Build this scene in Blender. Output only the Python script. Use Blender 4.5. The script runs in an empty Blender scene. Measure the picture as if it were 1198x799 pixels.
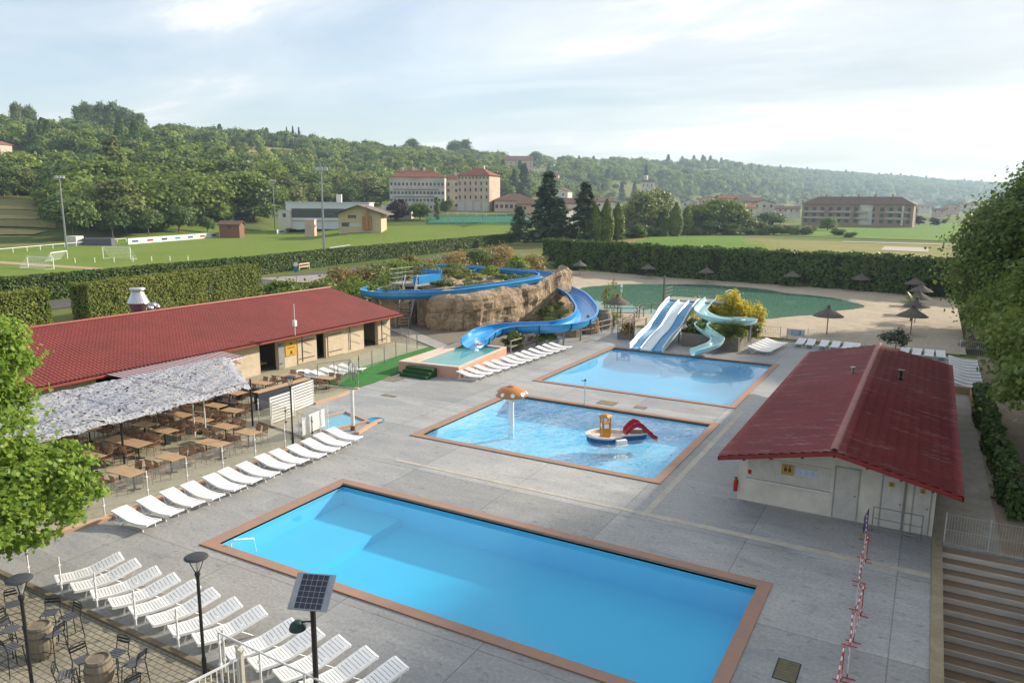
import bpy, math, random
import numpy as np
from mathutils import Vector, Matrix
PI = math.pi; rad = math.radians
rnd = random.Random(7)
C = bpy.context.scene.collection
scene = bpy.context.scene

# ------------------------------------------------------------------ camera
CAM_H = 12.0
F, PITCH, ROLL, YAW = 869.457, rad(10.58471), rad(.40759), rad(29.34336)
fwd = Vector((-math.sin(YAW)*math.cos(PITCH), math.cos(YAW)*math.cos(PITCH), -math.sin(PITCH)))
rt0 = Vector((math.cos(YAW), math.sin(YAW), 0)); up0 = rt0.cross(fwd)
right = math.cos(ROLL)*rt0 + math.sin(ROLL)*up0
upv = -math.sin(ROLL)*rt0 + math.cos(ROLL)*up0
cd = bpy.data.cameras.new('camera'); cam = bpy.data.objects.new('camera', cd); C.objects.link(cam)
mw = Matrix.Identity(4)
for i in range(3):
    mw[i][0] = right[i]; mw[i][1] = upv[i]; mw[i][2] = -fwd[i]
mw[0][3] = 0; mw[1][3] = 0; mw[2][3] = CAM_H
cam.matrix_world = mw
cd.sensor_width = 36; cd.lens = F/1198*36; cd.clip_end = 30000; cd.clip_start = .1
scene.camera = cam

def ray(px, py):
    return fwd*F + right*(px-599) - upv*(py-399.5)
def G(px, py, z=0.0):          # survey helper: the point of the level z plane seen at a photo position
    d = ray(px, py); k = (z-CAM_H)/d.z
    return (d.x*k, d.y*k)
def az_px(px):                 # compass bearing of a photo column at the horizon
    return math.atan2(px-599, 884.5)
def px_of(x, y):
    a = math.atan2(x, y)+YAW
    return 599+884.5*math.tan(max(-1.35, min(1.35, a)))
def project(x, y, z):
    v = Vector((x, y, z-CAM_H)); dz = v.dot(fwd)
    if dz < .1: return (-9999, -9999)
    return (599+F*v.dot(right)/dz, 399.5-F*v.dot(upv)/dz)

# ------------------------------------------------------------------ terrain shape
def li(x, xs, ys):
    return float(np.interp(x, xs, ys))
SKX = [-600, 0, 50, 100, 150, 200, 250, 300, 350, 400, 450, 500, 550, 600, 650, 700, 750, 800, 850, 880, 930, 1000, 1050, 1100, 1150, 1300, 1800]
SKY = [150, 140, 145, 143, 149, 149, 154, 157, 161, 166, 171, 175, 180, 187, 189, 193, 194, 195, 196, 200, 203, 207, 210, 214, 217, 222, 226]
RR = ([-600, 0, 300, 450, 600, 750, 850, 950, 1050, 1200, 1800], [760, 760, 850, 950, 1200, 1700, 2100, 3000, 3600, 4000, 4200])
RB = ([-600, 0, 150, 300, 450, 600, 750, 900, 1050, 1200, 1800], [250, 250, 255, 300, 430, 560, 900, 1500, 2200, 2800, 3000])
def sst(a, b, x):
    t = max(0., min(1., (x-a)/(b-a))); return t*t*(3-2*t)
def horizon_y(px): return 237.1+(px-599)/599*3.45
def z_for(px, py, r):          # height above the deck of something seen at this row, r metres away
    a = math.atan2(px-599, 884.5)
    return CAM_H + r*math.cos(a)*(horizon_y(px)-py)/868.
def hfun(x, y):
    r = math.hypot(x, y); 
    if y < -50 and r > 100: px = 2500 if x > 0 else -600
    else: px = px_of(x, y)
    px = max(-600, min(1800, px))
    rb = li(px, *RB); rr = li(px, *RR)
    bump = 8*sst(210, 350, r)*sst(380, 450, px)*(1-sst(600, 680, px))
    z = bump
    if r > rb:
        zr = z_for(px, li(px, SKX, SKY), rr)-(14 if px < 500 else 14-4*min(1, (px-500)/200.))
        t = min(1, (r-rb)/(rr-rb))
        tt = t**1.05 + .06*math.sin(t*9+px*.02)*math.sin(t*PI)
        z = bump + (zr-bump)*tt
        und = math.sin(x*.013+1)*math.cos(y*.017)*6*math.sin(min(1, t)*PI)*min(1, rr/1500.)
        z += und
        if r > rr: z = zr*(1-.6*sst(rr, rr+2500, r))
    # mound of the green beyond the big hedge
    dx, dy = x+62, y-205
    z += 2.6*math.exp(-((dx*.85+dy*.3)**2/1100.+(dy*.9-dx*.3)**2/500.))
    return z
def in_site(x, y):             # built ground: pools, basins and stairs are dug below it
    d = max(-31-x, x-3.1, 13-y, y-60)
    if 1.0 < x < 4.6 and 14 < y < 29.6: d = min(d, -2)
    return d
def lake_d(x, y): return (((x+26.5)/20.0)**2 + ((y-97)/17.5)**2)
def hterrain(x, y):
    z = hfun(x, y)
    if -70 < x < 8 and 70 < y < 130: z -= 2.2*sst(0, 3, min(x+66, 6-x, y-71, 128-y))
    d = in_site(x, y)
    if d < 0: z -= 4.2*sst(0, 1.2, -d)
    return z-.04
def at(px, r):                 # a point on the terrain on the bearing of a photo column
    a = az_px(px)-YAW
    x, y = r*math.sin(a), r*math.cos(a)
    return (x, y, hfun(x, y))
def hit(px, py, rmin=60, rmax=6000):   # where the terrain is seen at a photo position
    d = ray(px, py); hl = math.hypot(d.x, d.y); r = rmin
    while r < rmax:
        x, y = d.x/hl*r, d.y/hl*r; z = CAM_H+d.z/hl*r
        if z <= hfun(x, y): return (x, y, hfun(x, y))
        r += max(.5, r*.004)
    return (d.x/hl*rmax, d.y/hl*rmax, 0)

# ------------------------------------------------------------------ mesh helpers
class MB:
    def __init__(s): s.v = []; s.f = []
    def add(s, vs, fs):
        n = len(s.v); s.v += [tuple(v) for v in vs]; s.f += [tuple(i+n for i in f) for f in fs]; return s
    def box(s, cx, cy, cz, sx, sy, sz, rz=0, tilt=None):
        vs = []
        m = Matrix.Rotation(rz, 3, 'Z')
        if tilt is not None: m = m @ Matrix.Rotation(tilt[0], 3, tilt[1])
        for dz in (-.5, .5):
            for dx, dy in ((-.5, -.5), (.5, -.5), (.5, .5), (-.5, .5)):
                p = m @ Vector((dx*sx, dy*sy, dz*sz)); vs.append((cx+p.x, cy+p.y, cz+p.z))
        return s.add(vs, [(3, 2, 1, 0), (4, 5, 6, 7), (0, 1, 5, 4), (1, 2, 6, 5), (2, 3, 7, 6), (3, 0, 4, 7)])
    def bb(s, x0, x1, y0, y1, z0, z1):
        return s.box((x0+x1)/2, (y0+y1)/2, (z0+z1)/2, x1-x0, y1-y0, z1-z0)
    def quad(s, a, b, c, d): return s.add([a, b, c, d], [(0, 1, 2, 3)])
    def tube(s, p0, p1, r, n=6, r1=None):
        p0 = Vector(p0); p1 = Vector(p1); d = p1-p0
        if d.length < 1e-6: return s
        r1 = r if r1 is None else r1
        d.normalize(); a = d.orthogonal().normalized(); b = d.cross(a)
        vs = []
        for p, q in ((p0, r), (p1, r1)):
            for i in range(n):
                t = 2*PI*i/n; vs.append(p+(a*math.cos(t)+b*math.sin(t))*q)
        fs = [(i, (i+1) % n, n+(i+1) % n, n+i) for i in range(n)]+[tuple(range(n-1, -1, -1)), tuple(range(n, 2*n))]
        return s.add(vs, fs)
    def path(s, pts, r, n=6):
        for a, b in zip(pts, pts[1:]): s.tube(a, b, r, n)
        return s
    def bar(s, p0, p1, w, h):       # rectangular bar, h measured upwards
        p0 = Vector(p0); p1 = Vector(p1); d = (p1-p0).normalized()
        u = Vector((0, 0, 1)); a = d.cross(u)
        if a.length < 1e-3: a = Vector((1, 0, 0))
        a.normalize(); b = a.cross(d).normalized()
        vs = [p+a*i*w/2+b*j*h/2 for p in (p0, p1) for i, j in ((-1, -1), (1, -1), (1, 1), (-1, 1))]
        return s.add(vs, [(0, 1, 2, 3), (7, 6, 5, 4), (0, 4, 5, 1), (1, 5, 6, 2), (2, 6, 7, 3), (3, 7, 4, 0)])
    def lathe(s, c, prof, n=16, wob=0):
        vs = []
        for r, z in prof:
            for i in range(n):
                t = 2*PI*i/n; k = 1+(rnd.uniform(-wob, wob) if wob else 0)
                vs.append((c[0]+r*k*math.cos(t), c[1]+r*k*math.sin(t), c[2]+z))
        fs = []
        for j in range(len(prof)-1):
            for i in range(n):
                fs.append((j*n+i, j*n+(i+1) % n, (j+1)*n+(i+1) % n, (j+1)*n+i))
        if prof[0][0] > 1e-4: fs.append(tuple(range(n-1, -1, -1)))
        if prof[-1][0] > 1e-4: fs.append(tuple((len(prof)-1)*n+i for i in range(n)))
        return s.add(vs, fs)
    def prism(s, poly, z0, z1):
        n = len(poly)
        vs = [(x, y, z0) for x, y in poly]+[(x, y, z1) for x, y in poly]
        return s.add(vs, [tuple(range(n-1, -1, -1)), tuple(range(n, 2*n))]+[(i, (i+1) % n, n+(i+1) % n, n+i) for i in range(n)])
    def sheet(s, poly, z): return s.add([(x, y, z) for x, y in poly], [tuple(range(len(poly)))])
    def sweep(s, pts, prof, closed=False, flat=True, caps=True):
        # prof: (side, up) points carried along pts; side is to the right of travel
        P = [Vector(p) for p in pts]; n = len(prof); vs = []
        for i, p in enumerate(P):
            t = (P[min(i+1, len(P)-1)]-P[max(i-1, 0)])
            h = Vector((t.x, t.y, 0)).normalized(); sd = Vector((h.y, -h.x, 0)); u = Vector((0, 0, 1))
            if not flat: u = sd.cross(t.normalized())
            for a, b in prof: vs.append(p+sd*a+u*b)
        fs = []
        for i in range(len(P)-1):
            for j in range(n if closed else n-1):
                fs.append((i*n+j, i*n+(j+1) % n, (i+1)*n+(j+1) % n, (i+1)*n+j))
        if closed and caps: fs += [tuple(range(n-1, -1, -1)), tuple((len(P)-1)*n+j for j in range(n))]
        return s.add(vs, fs)
    def grid(s, xs, ys, fz):
        vs = [(x, y, fz(x, y)) for y in ys for x in xs]; n = len(xs)
        return s.add(vs, [(j*n+i, j*n+i+1, (j+1)*n+i+1, (j+1)*n+i) for j in range(len(ys)-1) for i in range(n-1)])

def mk_obj(mb, name, mat, smooth=False):
    me = bpy.data.meshes.new(name)
    if isinstance(mb, MB):
        me.from_pydata(mb.v, [], mb.f)
    else:                              # numpy array (n, k, 3): n polygons with k corners
        a = mb; n, k = a.shape[:2]
        me.vertices.add(n*k); me.vertices.foreach_set('co', a.reshape(-1).astype(np.float32))
        me.loops.add(n*k); me.loops.foreach_set('vertex_index', np.arange(n*k, dtype=np.int32))
        me.polygons.add(n); me.polygons.foreach_set('loop_start', np.arange(0, n*k, k, dtype=np.int32))
    me.update(calc_edges=True); me.validate()
    if mat is not None: me.materials.append(mat)
    if smooth:
        me.polygons.foreach_set('use_smooth', [True]*len(me.polygons))
    o = bpy.data.objects.new(name, me); C.objects.link(o)
    return o
def tag(o, label=None, cat=None, group=None, kind=None):
    if label: o['label'] = label
    if cat: o['category'] = cat
    if group: o['group'] = group
    if kind: o['kind'] = kind
    return o
def thing(name, label, cat, loc=(0, 0, 0), rz=0, group=None):
    o = bpy.data.objects.new(name, None); C.objects.link(o); o.empty_display_size = .2
    o.location = loc if len(loc) == 3 else (loc[0], loc[1], 0); o.rotation_euler = (0, 0, rz)
    return tag(o, label, cat, group)
def part(mb, name, mat, parent, world=False, smooth=False, label=None):
    o = mk_obj(mb, name, mat, smooth); o.parent = parent
    if world:
        l = parent.location; p = parent.parent
        off = Vector(l)
        while p is not None: off = off+Vector(p.location); p = p.parent
        o.data.transform(Matrix.Translation(-off))
    if label: o['label'] = label
    return o
def single(mb, name, mat, label, cat, loc=(0, 0, 0), group=None, smooth=False, world=True, rz=0, kind=None):
    o = mk_obj(mb, name, mat, smooth)
    if world: o.data.transform(Matrix.Translation(-Vector(loc)))
    o.location = loc; o.rotation_euler = (0, 0, rz)
    return tag(o, label, cat, group, kind)
def struct(mb, name, mat, smooth=False):
    o = mk_obj(mb, name, mat, smooth); o['kind'] = 'structure'; return o
def dup(root, loc, rz=0, label=None, group=None, scale=None):
    r = root.copy(); C.objects.link(r)
    r.location = loc if len(loc) == 3 else (loc[0], loc[1], 0); r.rotation_euler = (0, 0, rz)
    if scale is not None: r.scale = scale if hasattr(scale, '__len__') else (scale,)*3
    if label: r['label'] = label
    if group: r['group'] = group
    for ch in list(root.children):
        c = ch.copy(); C.objects.link(c); c.parent = r
        for g in list(ch.children):
            d = g.copy(); C.objects.link(d); d.parent = c
    return r
class Kind:                    # the first placement moves the prototype itself, later ones are copies
    def __init__(s, root): s.root = root; s.used = False
    def put(s, loc, rz=0, label=None, group=None, scale=None):
        if not s.used:
            s.used = True; r = s.root
            r.location = loc if len(loc) == 3 else (loc[0], loc[1], 0); r.rotation_euler = (0, 0, rz)
            if scale is not None: r.scale = scale if hasattr(scale, '__len__') else (scale,)*3
            if label: r['label'] = label
            if group: r['group'] = group
            return r
        return dup(s.root, loc, rz, label, group, scale)
ORD = ['first', 'second', 'third', 'fourth', 'fifth', 'sixth', 'seventh', 'eighth', 'ninth', 'tenth', 'eleventh', 'twelfth', 'thirteenth',
       'fourteenth', 'fifteenth', 'sixteenth', 'seventeenth', 'eighteenth', 'nineteenth', 'twentieth']
def ordw(i):
    if i < 20: return ORD[i]
    t = ['', '', 'twenty', 'thirty', 'forty', 'fifty', 'sixty', 'seventy', 'eighty', 'ninety'][(i+1)//10]; u = (i+1) % 10
    return (t[:-1]+'ieth') if u == 0 else t+'-'+ORD[u-1]

# ------------------------------------------------------------------ materials
def newmat(name):
    m = bpy.data.materials.new(name); m.use_nodes = True
    nt = m.node_tree; nt.nodes.clear()
    out = nt.nodes.new('ShaderNodeOutputMaterial')
    return m, nt, out
def nd(nt, t, **kw):
    n = nt.nodes.new('ShaderNode'+t)
    for k, v in kw.items():
        if k in n.inputs: n.inputs[k].default_value = v
        else: setattr(n, k, v)
    return n
def ramp(nt, fac, stops):
    r = nt.nodes.new('ShaderNodeValToRGB'); e = r.color_ramp.elements
    while len(e) < len(stops): e.new(.5)
    for i, (p, c) in enumerate(stops):
        e[i].position = p; e[i].color = (c, c, c, 1) if not hasattr(c, '__len__') else (*c, 1)
    nt.links.new(fac, r.inputs[0]); return r.outputs[0]
def mixc(nt, fac, a, b):
    m = nt.nodes.new('ShaderNodeMix'); m.data_type = 'RGBA'
    for sck, v in ((0, fac), (6, a), (7, b)):
        if hasattr(v, 'is_output') or isinstance(v, bpy.types.NodeSocket): nt.links.new(v, m.inputs[sck])
        elif sck == 0: m.inputs[0].default_value = v
        else: m.inputs[sck].default_value = (*v, 1)
    return m.outputs[2]
def coords(nt, scale=(1, 1, 1), rz=0, kind='Object'):
    t = nt.nodes.new('ShaderNodeTexCoord'); mp = nt.nodes.new('ShaderNodeMapping')
    mp.inputs['Scale'].default_value = scale; mp.inputs['Rotation'].default_value = (0, 0, rz)
    nt.links.new(t.outputs[kind], mp.inputs[0]); return mp.outputs[0]
def noise(nt, vec, scale, detail=5, rough=.6, dist=0):
    n = nt.nodes.new('ShaderNodeTexNoise'); n.inputs['Scale'].default_value = scale; n.inputs['Detail'].default_value = detail
    n.inputs['Roughness'].default_value = rough; n.inputs['Distortion'].default_value = dist
    nt.links.new(vec, n.inputs['Vector']); return n.outputs[0]
def bump(nt, h, strength, dist=.02, normal=None):
    b = nt.nodes.new('ShaderNodeBump'); b.inputs['Strength'].default_value = strength; b.inputs['Distance'].default_value = dist
    nt.links.new(h, b.inputs['Height'])
    if normal is not None: nt.links.new(normal, b.inputs['Normal'])
    return b.outputs[0]
def mat(name, col, rough=.6, col2=None, ns=3., bmp=0, metal=0, spec=.4, stretch=(1, 1, 1), fine=None, bdist=.02):
    m, nt, out = newmat(name); p = nd(nt, 'BsdfPrincipled'); p.inputs['Roughness'].default_value = rough
    p.inputs['Metallic'].default_value = metal; p.inputs['Specular IOR Level'].default_value = spec
    if col2 is None: col2 = tuple(c*.82 for c in col)
    v = coords(nt, stretch); n = noise(nt, v, ns)
    c = mixc(nt, ramp(nt, n, [(.32, 0), (.68, 1)]), col, col2)
    if fine:
        n2 = noise(nt, v, fine, 3)
        c = mixc(nt, ramp(nt, n2, [(.35, .0), (.75, .5)]), c, tuple(x*.55 for x in col))
    nt.links.new(c, p.inputs['Base Color'])
    if bmp: nt.links.new(bump(nt, noise(nt, v, ns*6, 4), bmp, bdist), p.inputs['Normal'])
    nt.links.new(p.outputs[0], out.inputs[0]); return m
def leafmat(name, cols, trans=.35, rough=.55, big=.12):
    m, nt, out = newmat(name)
    g = nt.nodes.new('ShaderNodeNewGeometry'); oi = nt.nodes.new('ShaderNodeObjectInfo')
    v = coords(nt, (1, 1, 1)); n = noise(nt, v, big, 3)
    stops = [(i/(len(cols)-1)*.9+.05, c) for i, c in enumerate(cols)]
    add = nd(nt, 'Math', operation='ADD'); nt.links.new(g.outputs['Random Per Island'], add.inputs[0]); nt.links.new(n, add.inputs[1])
    ad2 = nd(nt, 'Math', operation='MULTIPLY_ADD'); nt.links.new(oi.outputs['Random'], ad2.inputs[0]); ad2.inputs[1].default_value = .5
    nt.links.new(add.outputs[0], ad2.inputs[2])
    mr = nd(nt, 'Math', operation='MULTIPLY'); nt.links.new(ad2.outputs[0], mr.inputs[0]); mr.inputs[1].default_value = .56
    c = ramp(nt, mr.outputs[0], stops)
    d = nd(nt, 'BsdfPrincipled'); d.inputs['Roughness'].default_value = rough; d.inputs['Specular IOR Level'].default_value = .25
    nt.links.new(c, d.inputs['Base Color'])
    t = nd(nt, 'BsdfTranslucent'); hs = nd(nt, 'HueSaturation'); hs.inputs['Value'].default_value = 1.3; hs.inputs['Hue'].default_value = .48
    nt.links.new(c, hs.inputs['Color']); nt.links.new(hs.outputs[0], t.inputs[0])
    mx = nd(nt, 'MixShader'); mx.inputs[0].default_value = trans
    nt.links.new(d.outputs[0], mx.inputs[1]); nt.links.new(t.outputs[0], mx.inputs[2]); nt.links.new(mx.outputs[0], out.inputs[0])
    return m
def front_only(nt, fac):      # thin or open surfaces reflect from their outer side only
    g = nt.nodes.new('ShaderNodeNewGeometry'); s = nd(nt, 'Math', operation='SUBTRACT'); s.inputs[0].default_value = 1; nt.links.new(g.outputs['Backfacing'], s.inputs[1])
    m = nd(nt, 'Math', operation='MULTIPLY'); nt.links.new(fac, m.inputs[0]); nt.links.new(s.outputs[0], m.inputs[1]); return m.outputs[0]
def glassmat(name, tint=(.97, .975, .97), haze=.05):
    m, nt, out = newmat(name)
    tr = nd(nt, 'BsdfTransparent'); tr.inputs[0].default_value = (*tint, 1)
    gl = nd(nt, 'BsdfGlossy'); gl.inputs['Roughness'].default_value = .03
    df = nd(nt, 'BsdfDiffuse'); df.inputs[0].default_value = (.8, .8, .78, 1)
    fr = nd(nt, 'Fresnel', IOR=1.35); m1 = nd(nt, 'MixShader'); m2 = nd(nt, 'MixShader'); m2.inputs[0].default_value = haze
    nt.links.new(front_only(nt, fr.outputs[0]), m1.inputs[0]); nt.links.new(tr.outputs[0], m1.inputs[1]); nt.links.new(gl.outputs[0], m1.inputs[2])
    nt.links.new(m1.outputs[0], m2.inputs[1]); nt.links.new(df.outputs[0], m2.inputs[2]); nt.links.new(m2.outputs[0], out.inputs[0])
    return m
def watermat(name, absorb, dens, wave=1.2, strength=.12, dist=.05, det=3, foam_sparkle=0, murk=0, murkcol=(.1, .3, .2)):
    m, nt, out = newmat(name)
    tr = nd(nt, 'BsdfTransparent'); gl = nd(nt, 'BsdfGlossy'); gl.inputs['Roughness'].default_value = .02
    v = coords(nt, (1, .6, 1)); h = noise(nt, v, wave, det, .55, .3)
    b = bump(nt, h, strength, dist)
    fr = nd(nt, 'Fresnel', IOR=1.33)
    nt.links.new(b, fr.inputs['Normal']); nt.links.new(b, gl.inputs['Normal'])
    mx = nd(nt, 'MixShader'); nt.links.new(front_only(nt, fr.outputs[0]), mx.inputs[0])
    base = tr.outputs[0]
    if murk:
        df = nd(nt, 'BsdfDiffuse'); df.inputs[0].default_value = (*murkcol, 1); mm = nd(nt, 'MixShader'); mm.inputs[0].default_value = murk
        nt.links.new(base, mm.inputs[1]); nt.links.new(df.outputs[0], mm.inputs[2]); base = mm.outputs[0]
    if foam_sparkle:      # white flecks: painted-in sparkle and caustics, along with froth from the jets
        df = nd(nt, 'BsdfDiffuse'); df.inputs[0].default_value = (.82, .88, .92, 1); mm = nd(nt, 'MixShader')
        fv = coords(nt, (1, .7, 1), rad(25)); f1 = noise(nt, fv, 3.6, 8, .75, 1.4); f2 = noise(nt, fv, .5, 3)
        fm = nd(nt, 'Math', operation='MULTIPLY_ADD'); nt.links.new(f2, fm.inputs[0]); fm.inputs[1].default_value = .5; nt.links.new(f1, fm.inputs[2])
        nt.links.new(ramp(nt, fm.outputs[0], [(.62, .02), (.78, foam_sparkle*.55), (.92, foam_sparkle)]), mm.inputs[0])
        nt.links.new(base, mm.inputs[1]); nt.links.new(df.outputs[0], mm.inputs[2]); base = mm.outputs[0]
    nt.links.new(base, mx.inputs[1]); nt.links.new(gl.outputs[0], mx.inputs[2])
    nt.links.new(mx.outputs[0], out.inputs[0])
    if dens:
        va = nd(nt, 'VolumeAbsorption'); va.inputs[0].default_value = (*absorb, 1); va.inputs[1].default_value = dens
        nt.links.new(va.outputs[0], out.inputs[1])
    return m

WHITE = mat('white_plastic', (.86, .86, .85), .4, (.80, .80, .79), 2)
WMETAL = mat('white_paint', (.75, .75, .73), .4)
DARKM = mat('dark_metal', (.03, .032, .035), .4, metal=.3)
GREYM = mat('galvanised_metal', (.42, .43, .44), .35, (.3, .31, .32), 3, metal=.8)
WOOD = mat('weathered_wood', (.20, .125, .075), .7, (.29, .19, .12), 3, .3, stretch=(1, 8, 1))
TABLEW = mat('table_wood', (.56, .37, .21), .6, (.42, .27, .15), 2, stretch=(1, 6, 1), fine=9)
WICKER = mat('brown_wicker', (.27, .165, .10), .7, (.19, .11, .065), 12, .5)
GREYW = mat('grey_slats', (.10, .105, .12), .6)
ROOFR = None
CREAM = mat('cream_render', (.66, .55, .40), .85, (.58, .49, .36), .7, .15, fine=2.2)
HUTW = mat('white_render', (.74, .69, .59), .85, (.68, .63, .54), .8, .15, fine=1.5)
STEELB = mat('slide_blue', (.012, .22, .54), .3, (.02, .28, .62), .8, spec=.6)
SLIDEW = mat('slide_white', (.72, .78, .80), .25, (.62, .72, .76), .8, spec=.6)
SLIDEA = mat('slide_aqua', (.42, .66, .70), .25, (.50, .72, .75), .8, spec=.6)
ORANGEC = mat('terracotta_coping', (.42, .24, .15), .75, (.34, .19, .12), 1.2, .2, fine=7)
KERBM = mat('orange_kerb', (.55, .33, .20), .8, (.50, .36, .26), 1.5, .1)
SIGNO = mat('orange_sign', (.50, .30, .07), .5)
BLACK = mat('black_ink', (.02, .02, .02), .6)
REDP = mat('red_paint', (.45, .02, .02), .4)
GLASS = glassmat('wind_glass'); PANE = mat('window_glass', (.05, .07, .08), .08, spec=.9)
THATCH = mat('thatch', (.115, .095, .08), .95, (.19, .165, .14), 5, .8, stretch=(1, 1, .3), fine=20)
CONC = mat('pale_concrete', (.40, .38, .34), .85, (.30, .29, .26), 1.2, .3, fine=5)
# ------------------------------------------------------------------ light, sky, air
SUN_EL, SUN_AZ = rad(24), rad(33)       # azimuth measured from +Y towards +X
sd = bpy.data.lights.new('sun', 'SUN'); so = bpy.data.objects.new('sun', sd); C.objects.link(so)
sd.energy = 3.9; sd.angle = rad(1.6); sd.color = (1, .89, .74)
sv = Vector((math.sin(SUN_AZ)*math.cos(SUN_EL), math.cos(SUN_AZ)*math.cos(SUN_EL), math.sin(SUN_EL)))
so.rotation_euler = sv.to_track_quat('Z', 'Y').to_euler(); so.location = (0, 0, 60)
w = bpy.data.worlds.new('World'); scene.world = w; w.use_nodes = True; nt = w.node_tree; nt.nodes.clear()
out = nt.nodes.new('ShaderNodeOutputWorld'); bg = nt.nodes.new('ShaderNodeBackground')
sky = nt.nodes.new('ShaderNodeTexSky'); sky.sky_type = 'NISHITA'; sky.sun_disc = False
sky.sun_elevation = SUN_EL; sky.sun_rotation = SUN_AZ; sky.altitude = 200; sky.air_density = 1.0; sky.dust_density = 1.6; sky.ozone_density = 1.2
tc = nt.nodes.new('ShaderNodeTexCoord'); sep = nt.nodes.new('ShaderNodeSeparateXYZ'); nt.links.new(tc.outputs['Generated'], sep.inputs[0])
zz = nd(nt, 'Math', operation='ADD'); nt.links.new(sep.outputs[2], zz.inputs[0]); zz.inputs[1].default_value = .09
zm = nd(nt, 'Math', operation='MAXIMUM'); nt.links.new(zz.outputs[0], zm.inputs[0]); zm.inputs[1].default_value = .03
dx = nd(nt, 'Math', operation='DIVIDE'); nt.links.new(sep.outputs[0], dx.inputs[0]); nt.links.new(zm.outputs[0], dx.inputs[1])
dy = nd(nt, 'Math', operation='DIVIDE'); nt.links.new(sep.outputs[1], dy.inputs[0]); nt.links.new(zm.outputs[0], dy.inputs[1])
cb = nt.nodes.new('ShaderNodeCombineXYZ'); nt.links.new(dx.outputs[0], cb.inputs[0]); nt.links.new(dy.outputs[0], cb.inputs[1])
mp = nt.nodes.new('ShaderNodeMapping'); mp.inputs['Rotation'].default_value = (0, 0, rad(-36)); mp.inputs['Scale'].default_value = (.42, .80, 1)
mp.inputs['Location'].default_value = (3.3, 1.2, 0)
nt.links.new(cb.outputs[0], mp.inputs[0])
n1 = noise(nt, mp.outputs[0], 1.05, 8, .56, .6)
n2 = noise(nt, mp.outputs[0], .30, 4, .5, .4)
ml = nd(nt, 'Math', operation='MULTIPLY_ADD'); nt.links.new(n2, ml.inputs[0]); ml.inputs[1].default_value = .9; nt.links.new(n1, ml.inputs[2])
msk = ramp(nt, ml.outputs[0], [(.72, .14), (.95, .55), (1.12, .95)])
n3 = noise(nt, mp.outputs[0], .5, 6, .6, .5)
ccol = ramp(nt, n3, [(.35, (3.6, 3.75, 3.95)), (.65, (5.4, 5.3, 5.15))])
# clouds brighten towards the sun
dt = nd(nt, 'VectorMath', operation='DOT_PRODUCT'); nt.links.new(tc.outputs['Generated'], dt.inputs[0]); dt.inputs[1].default_value = tuple(sv)
sg = ramp(nt, dt.outputs['Value'], [(0., .84), (.5, .95), (.8, 1.02), (1., 1.3)])
cm = nd(nt, 'VectorMath', operation='MULTIPLY'); nt.links.new(ccol, cm.inputs[0]); nt.links.new(sg, cm.inputs[1])
dim = ramp(nt, dt.outputs['Value'], [(0., .80), (.40, .68), (.7, .38), (1., .26)])
sk2 = nd(nt, 'VectorMath', operation='MULTIPLY'); nt.links.new(sky.outputs[0], sk2.inputs[0]); nt.links.new(dim, sk2.inputs[1])
skyc = mixc(nt, msk, sk2.outputs[0], cm.outputs[0])
nt.links.new(skyc, bg.inputs[0]); bg.inputs[1].default_value = .147
nt.links.new(bg.outputs[0], out.inputs[0])
vs_ = scene.view_settings; vs_.view_transform = 'Standard'; vs_.look = 'None'; vs_.gamma = 1; vs_.exposure = .88; vs_.use_curve_mapping = False
scene.cycles.volume_bounces = 0; scene.cycles.max_bounces = 7; scene.cycles.transparent_max_bounces = 24
scene.cycles.diffuse_bounces = 3; scene.cycles.glossy_bounces = 3; scene.cycles.transmission_bounces = 4
scene.cycles.caustics_reflective = False; scene.cycles.caustics_refractive = False
scene.cycles.use_denoising = True

hz = MB(); hz.bb(-5200, 3400, -300, 5200, -9, 215)
m, nt, out = newmat('haze_air'); pv = nt.nodes.new('ShaderNodeVolumePrincipled')
pv.inputs['Color'].default_value = (.62, .82, 1, 1); pv.inputs['Density'].default_value = .00019; pv.inputs['Anisotropy'].default_value = .25
nt.links.new(pv.outputs[0], out.inputs[1])
hzo = mk_obj(hz, 'haze', m); hzo['kind'] = 'stuff'

# ------------------------------------------------------------------ ground
m, nt, out = newmat('grassland'); p = nd(nt, 'BsdfPrincipled'); p.inputs['Roughness'].default_value = .95; p.inputs['Specular IOR Level'].default_value = .1
v = coords(nt); a = noise(nt, v, .02, 6, .6); b = noise(nt, v, .4, 5, .7)
c1 = ramp(nt, a, [(.35, (.085, .125, .030)), (.5, (.13, .165, .045)), (.62, (.22, .20, .08)), (.75, (.10, .14, .035))])
c2 = mixc(nt, ramp(nt, b, [(.4, 0), (.8, .6)]), c1, (.06, .085, .025))
nt.links.new(c2, p.inputs['Base Color']); nt.links.new(bump(nt, noise(nt, v, 6, 4), .4, .1), p.inputs['Normal']); nt.links.new(p.outputs[0], out.inputs[0])
GRASSL = m
tb = MB()
rs = []; r = 3.0
while r < 6500:
    rs.append(r); r += max(.8 if r < 135 else 3.2, r*.022)
azs = []
a_ = -180
while a_ < 180:
    azs.append(a_); a_ += .8 if -80 < a_ < 20 else 4
na = len(azs)
vsx = [(0, 0, -.04)]
for r in rs:
    for a_ in azs:
        x, y = r*math.sin(rad(a_)), r*math.cos(rad(a_)); vsx.append((x, y, hterrain(x, y)))
fs = [(0, 1+(i+1) % na, 1+i) for i in range(na)]
for j in range(len(rs)-1):
    for i in range(na):
        fs.append((1+j*na+i, 1+j*na+(i+1) % na, 1+(j+1)*na+(i+1) % na, 1+(j+1)*na+i))
tb.add(vsx, fs); struct(tb, 'ground', GRASSL, True)

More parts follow.
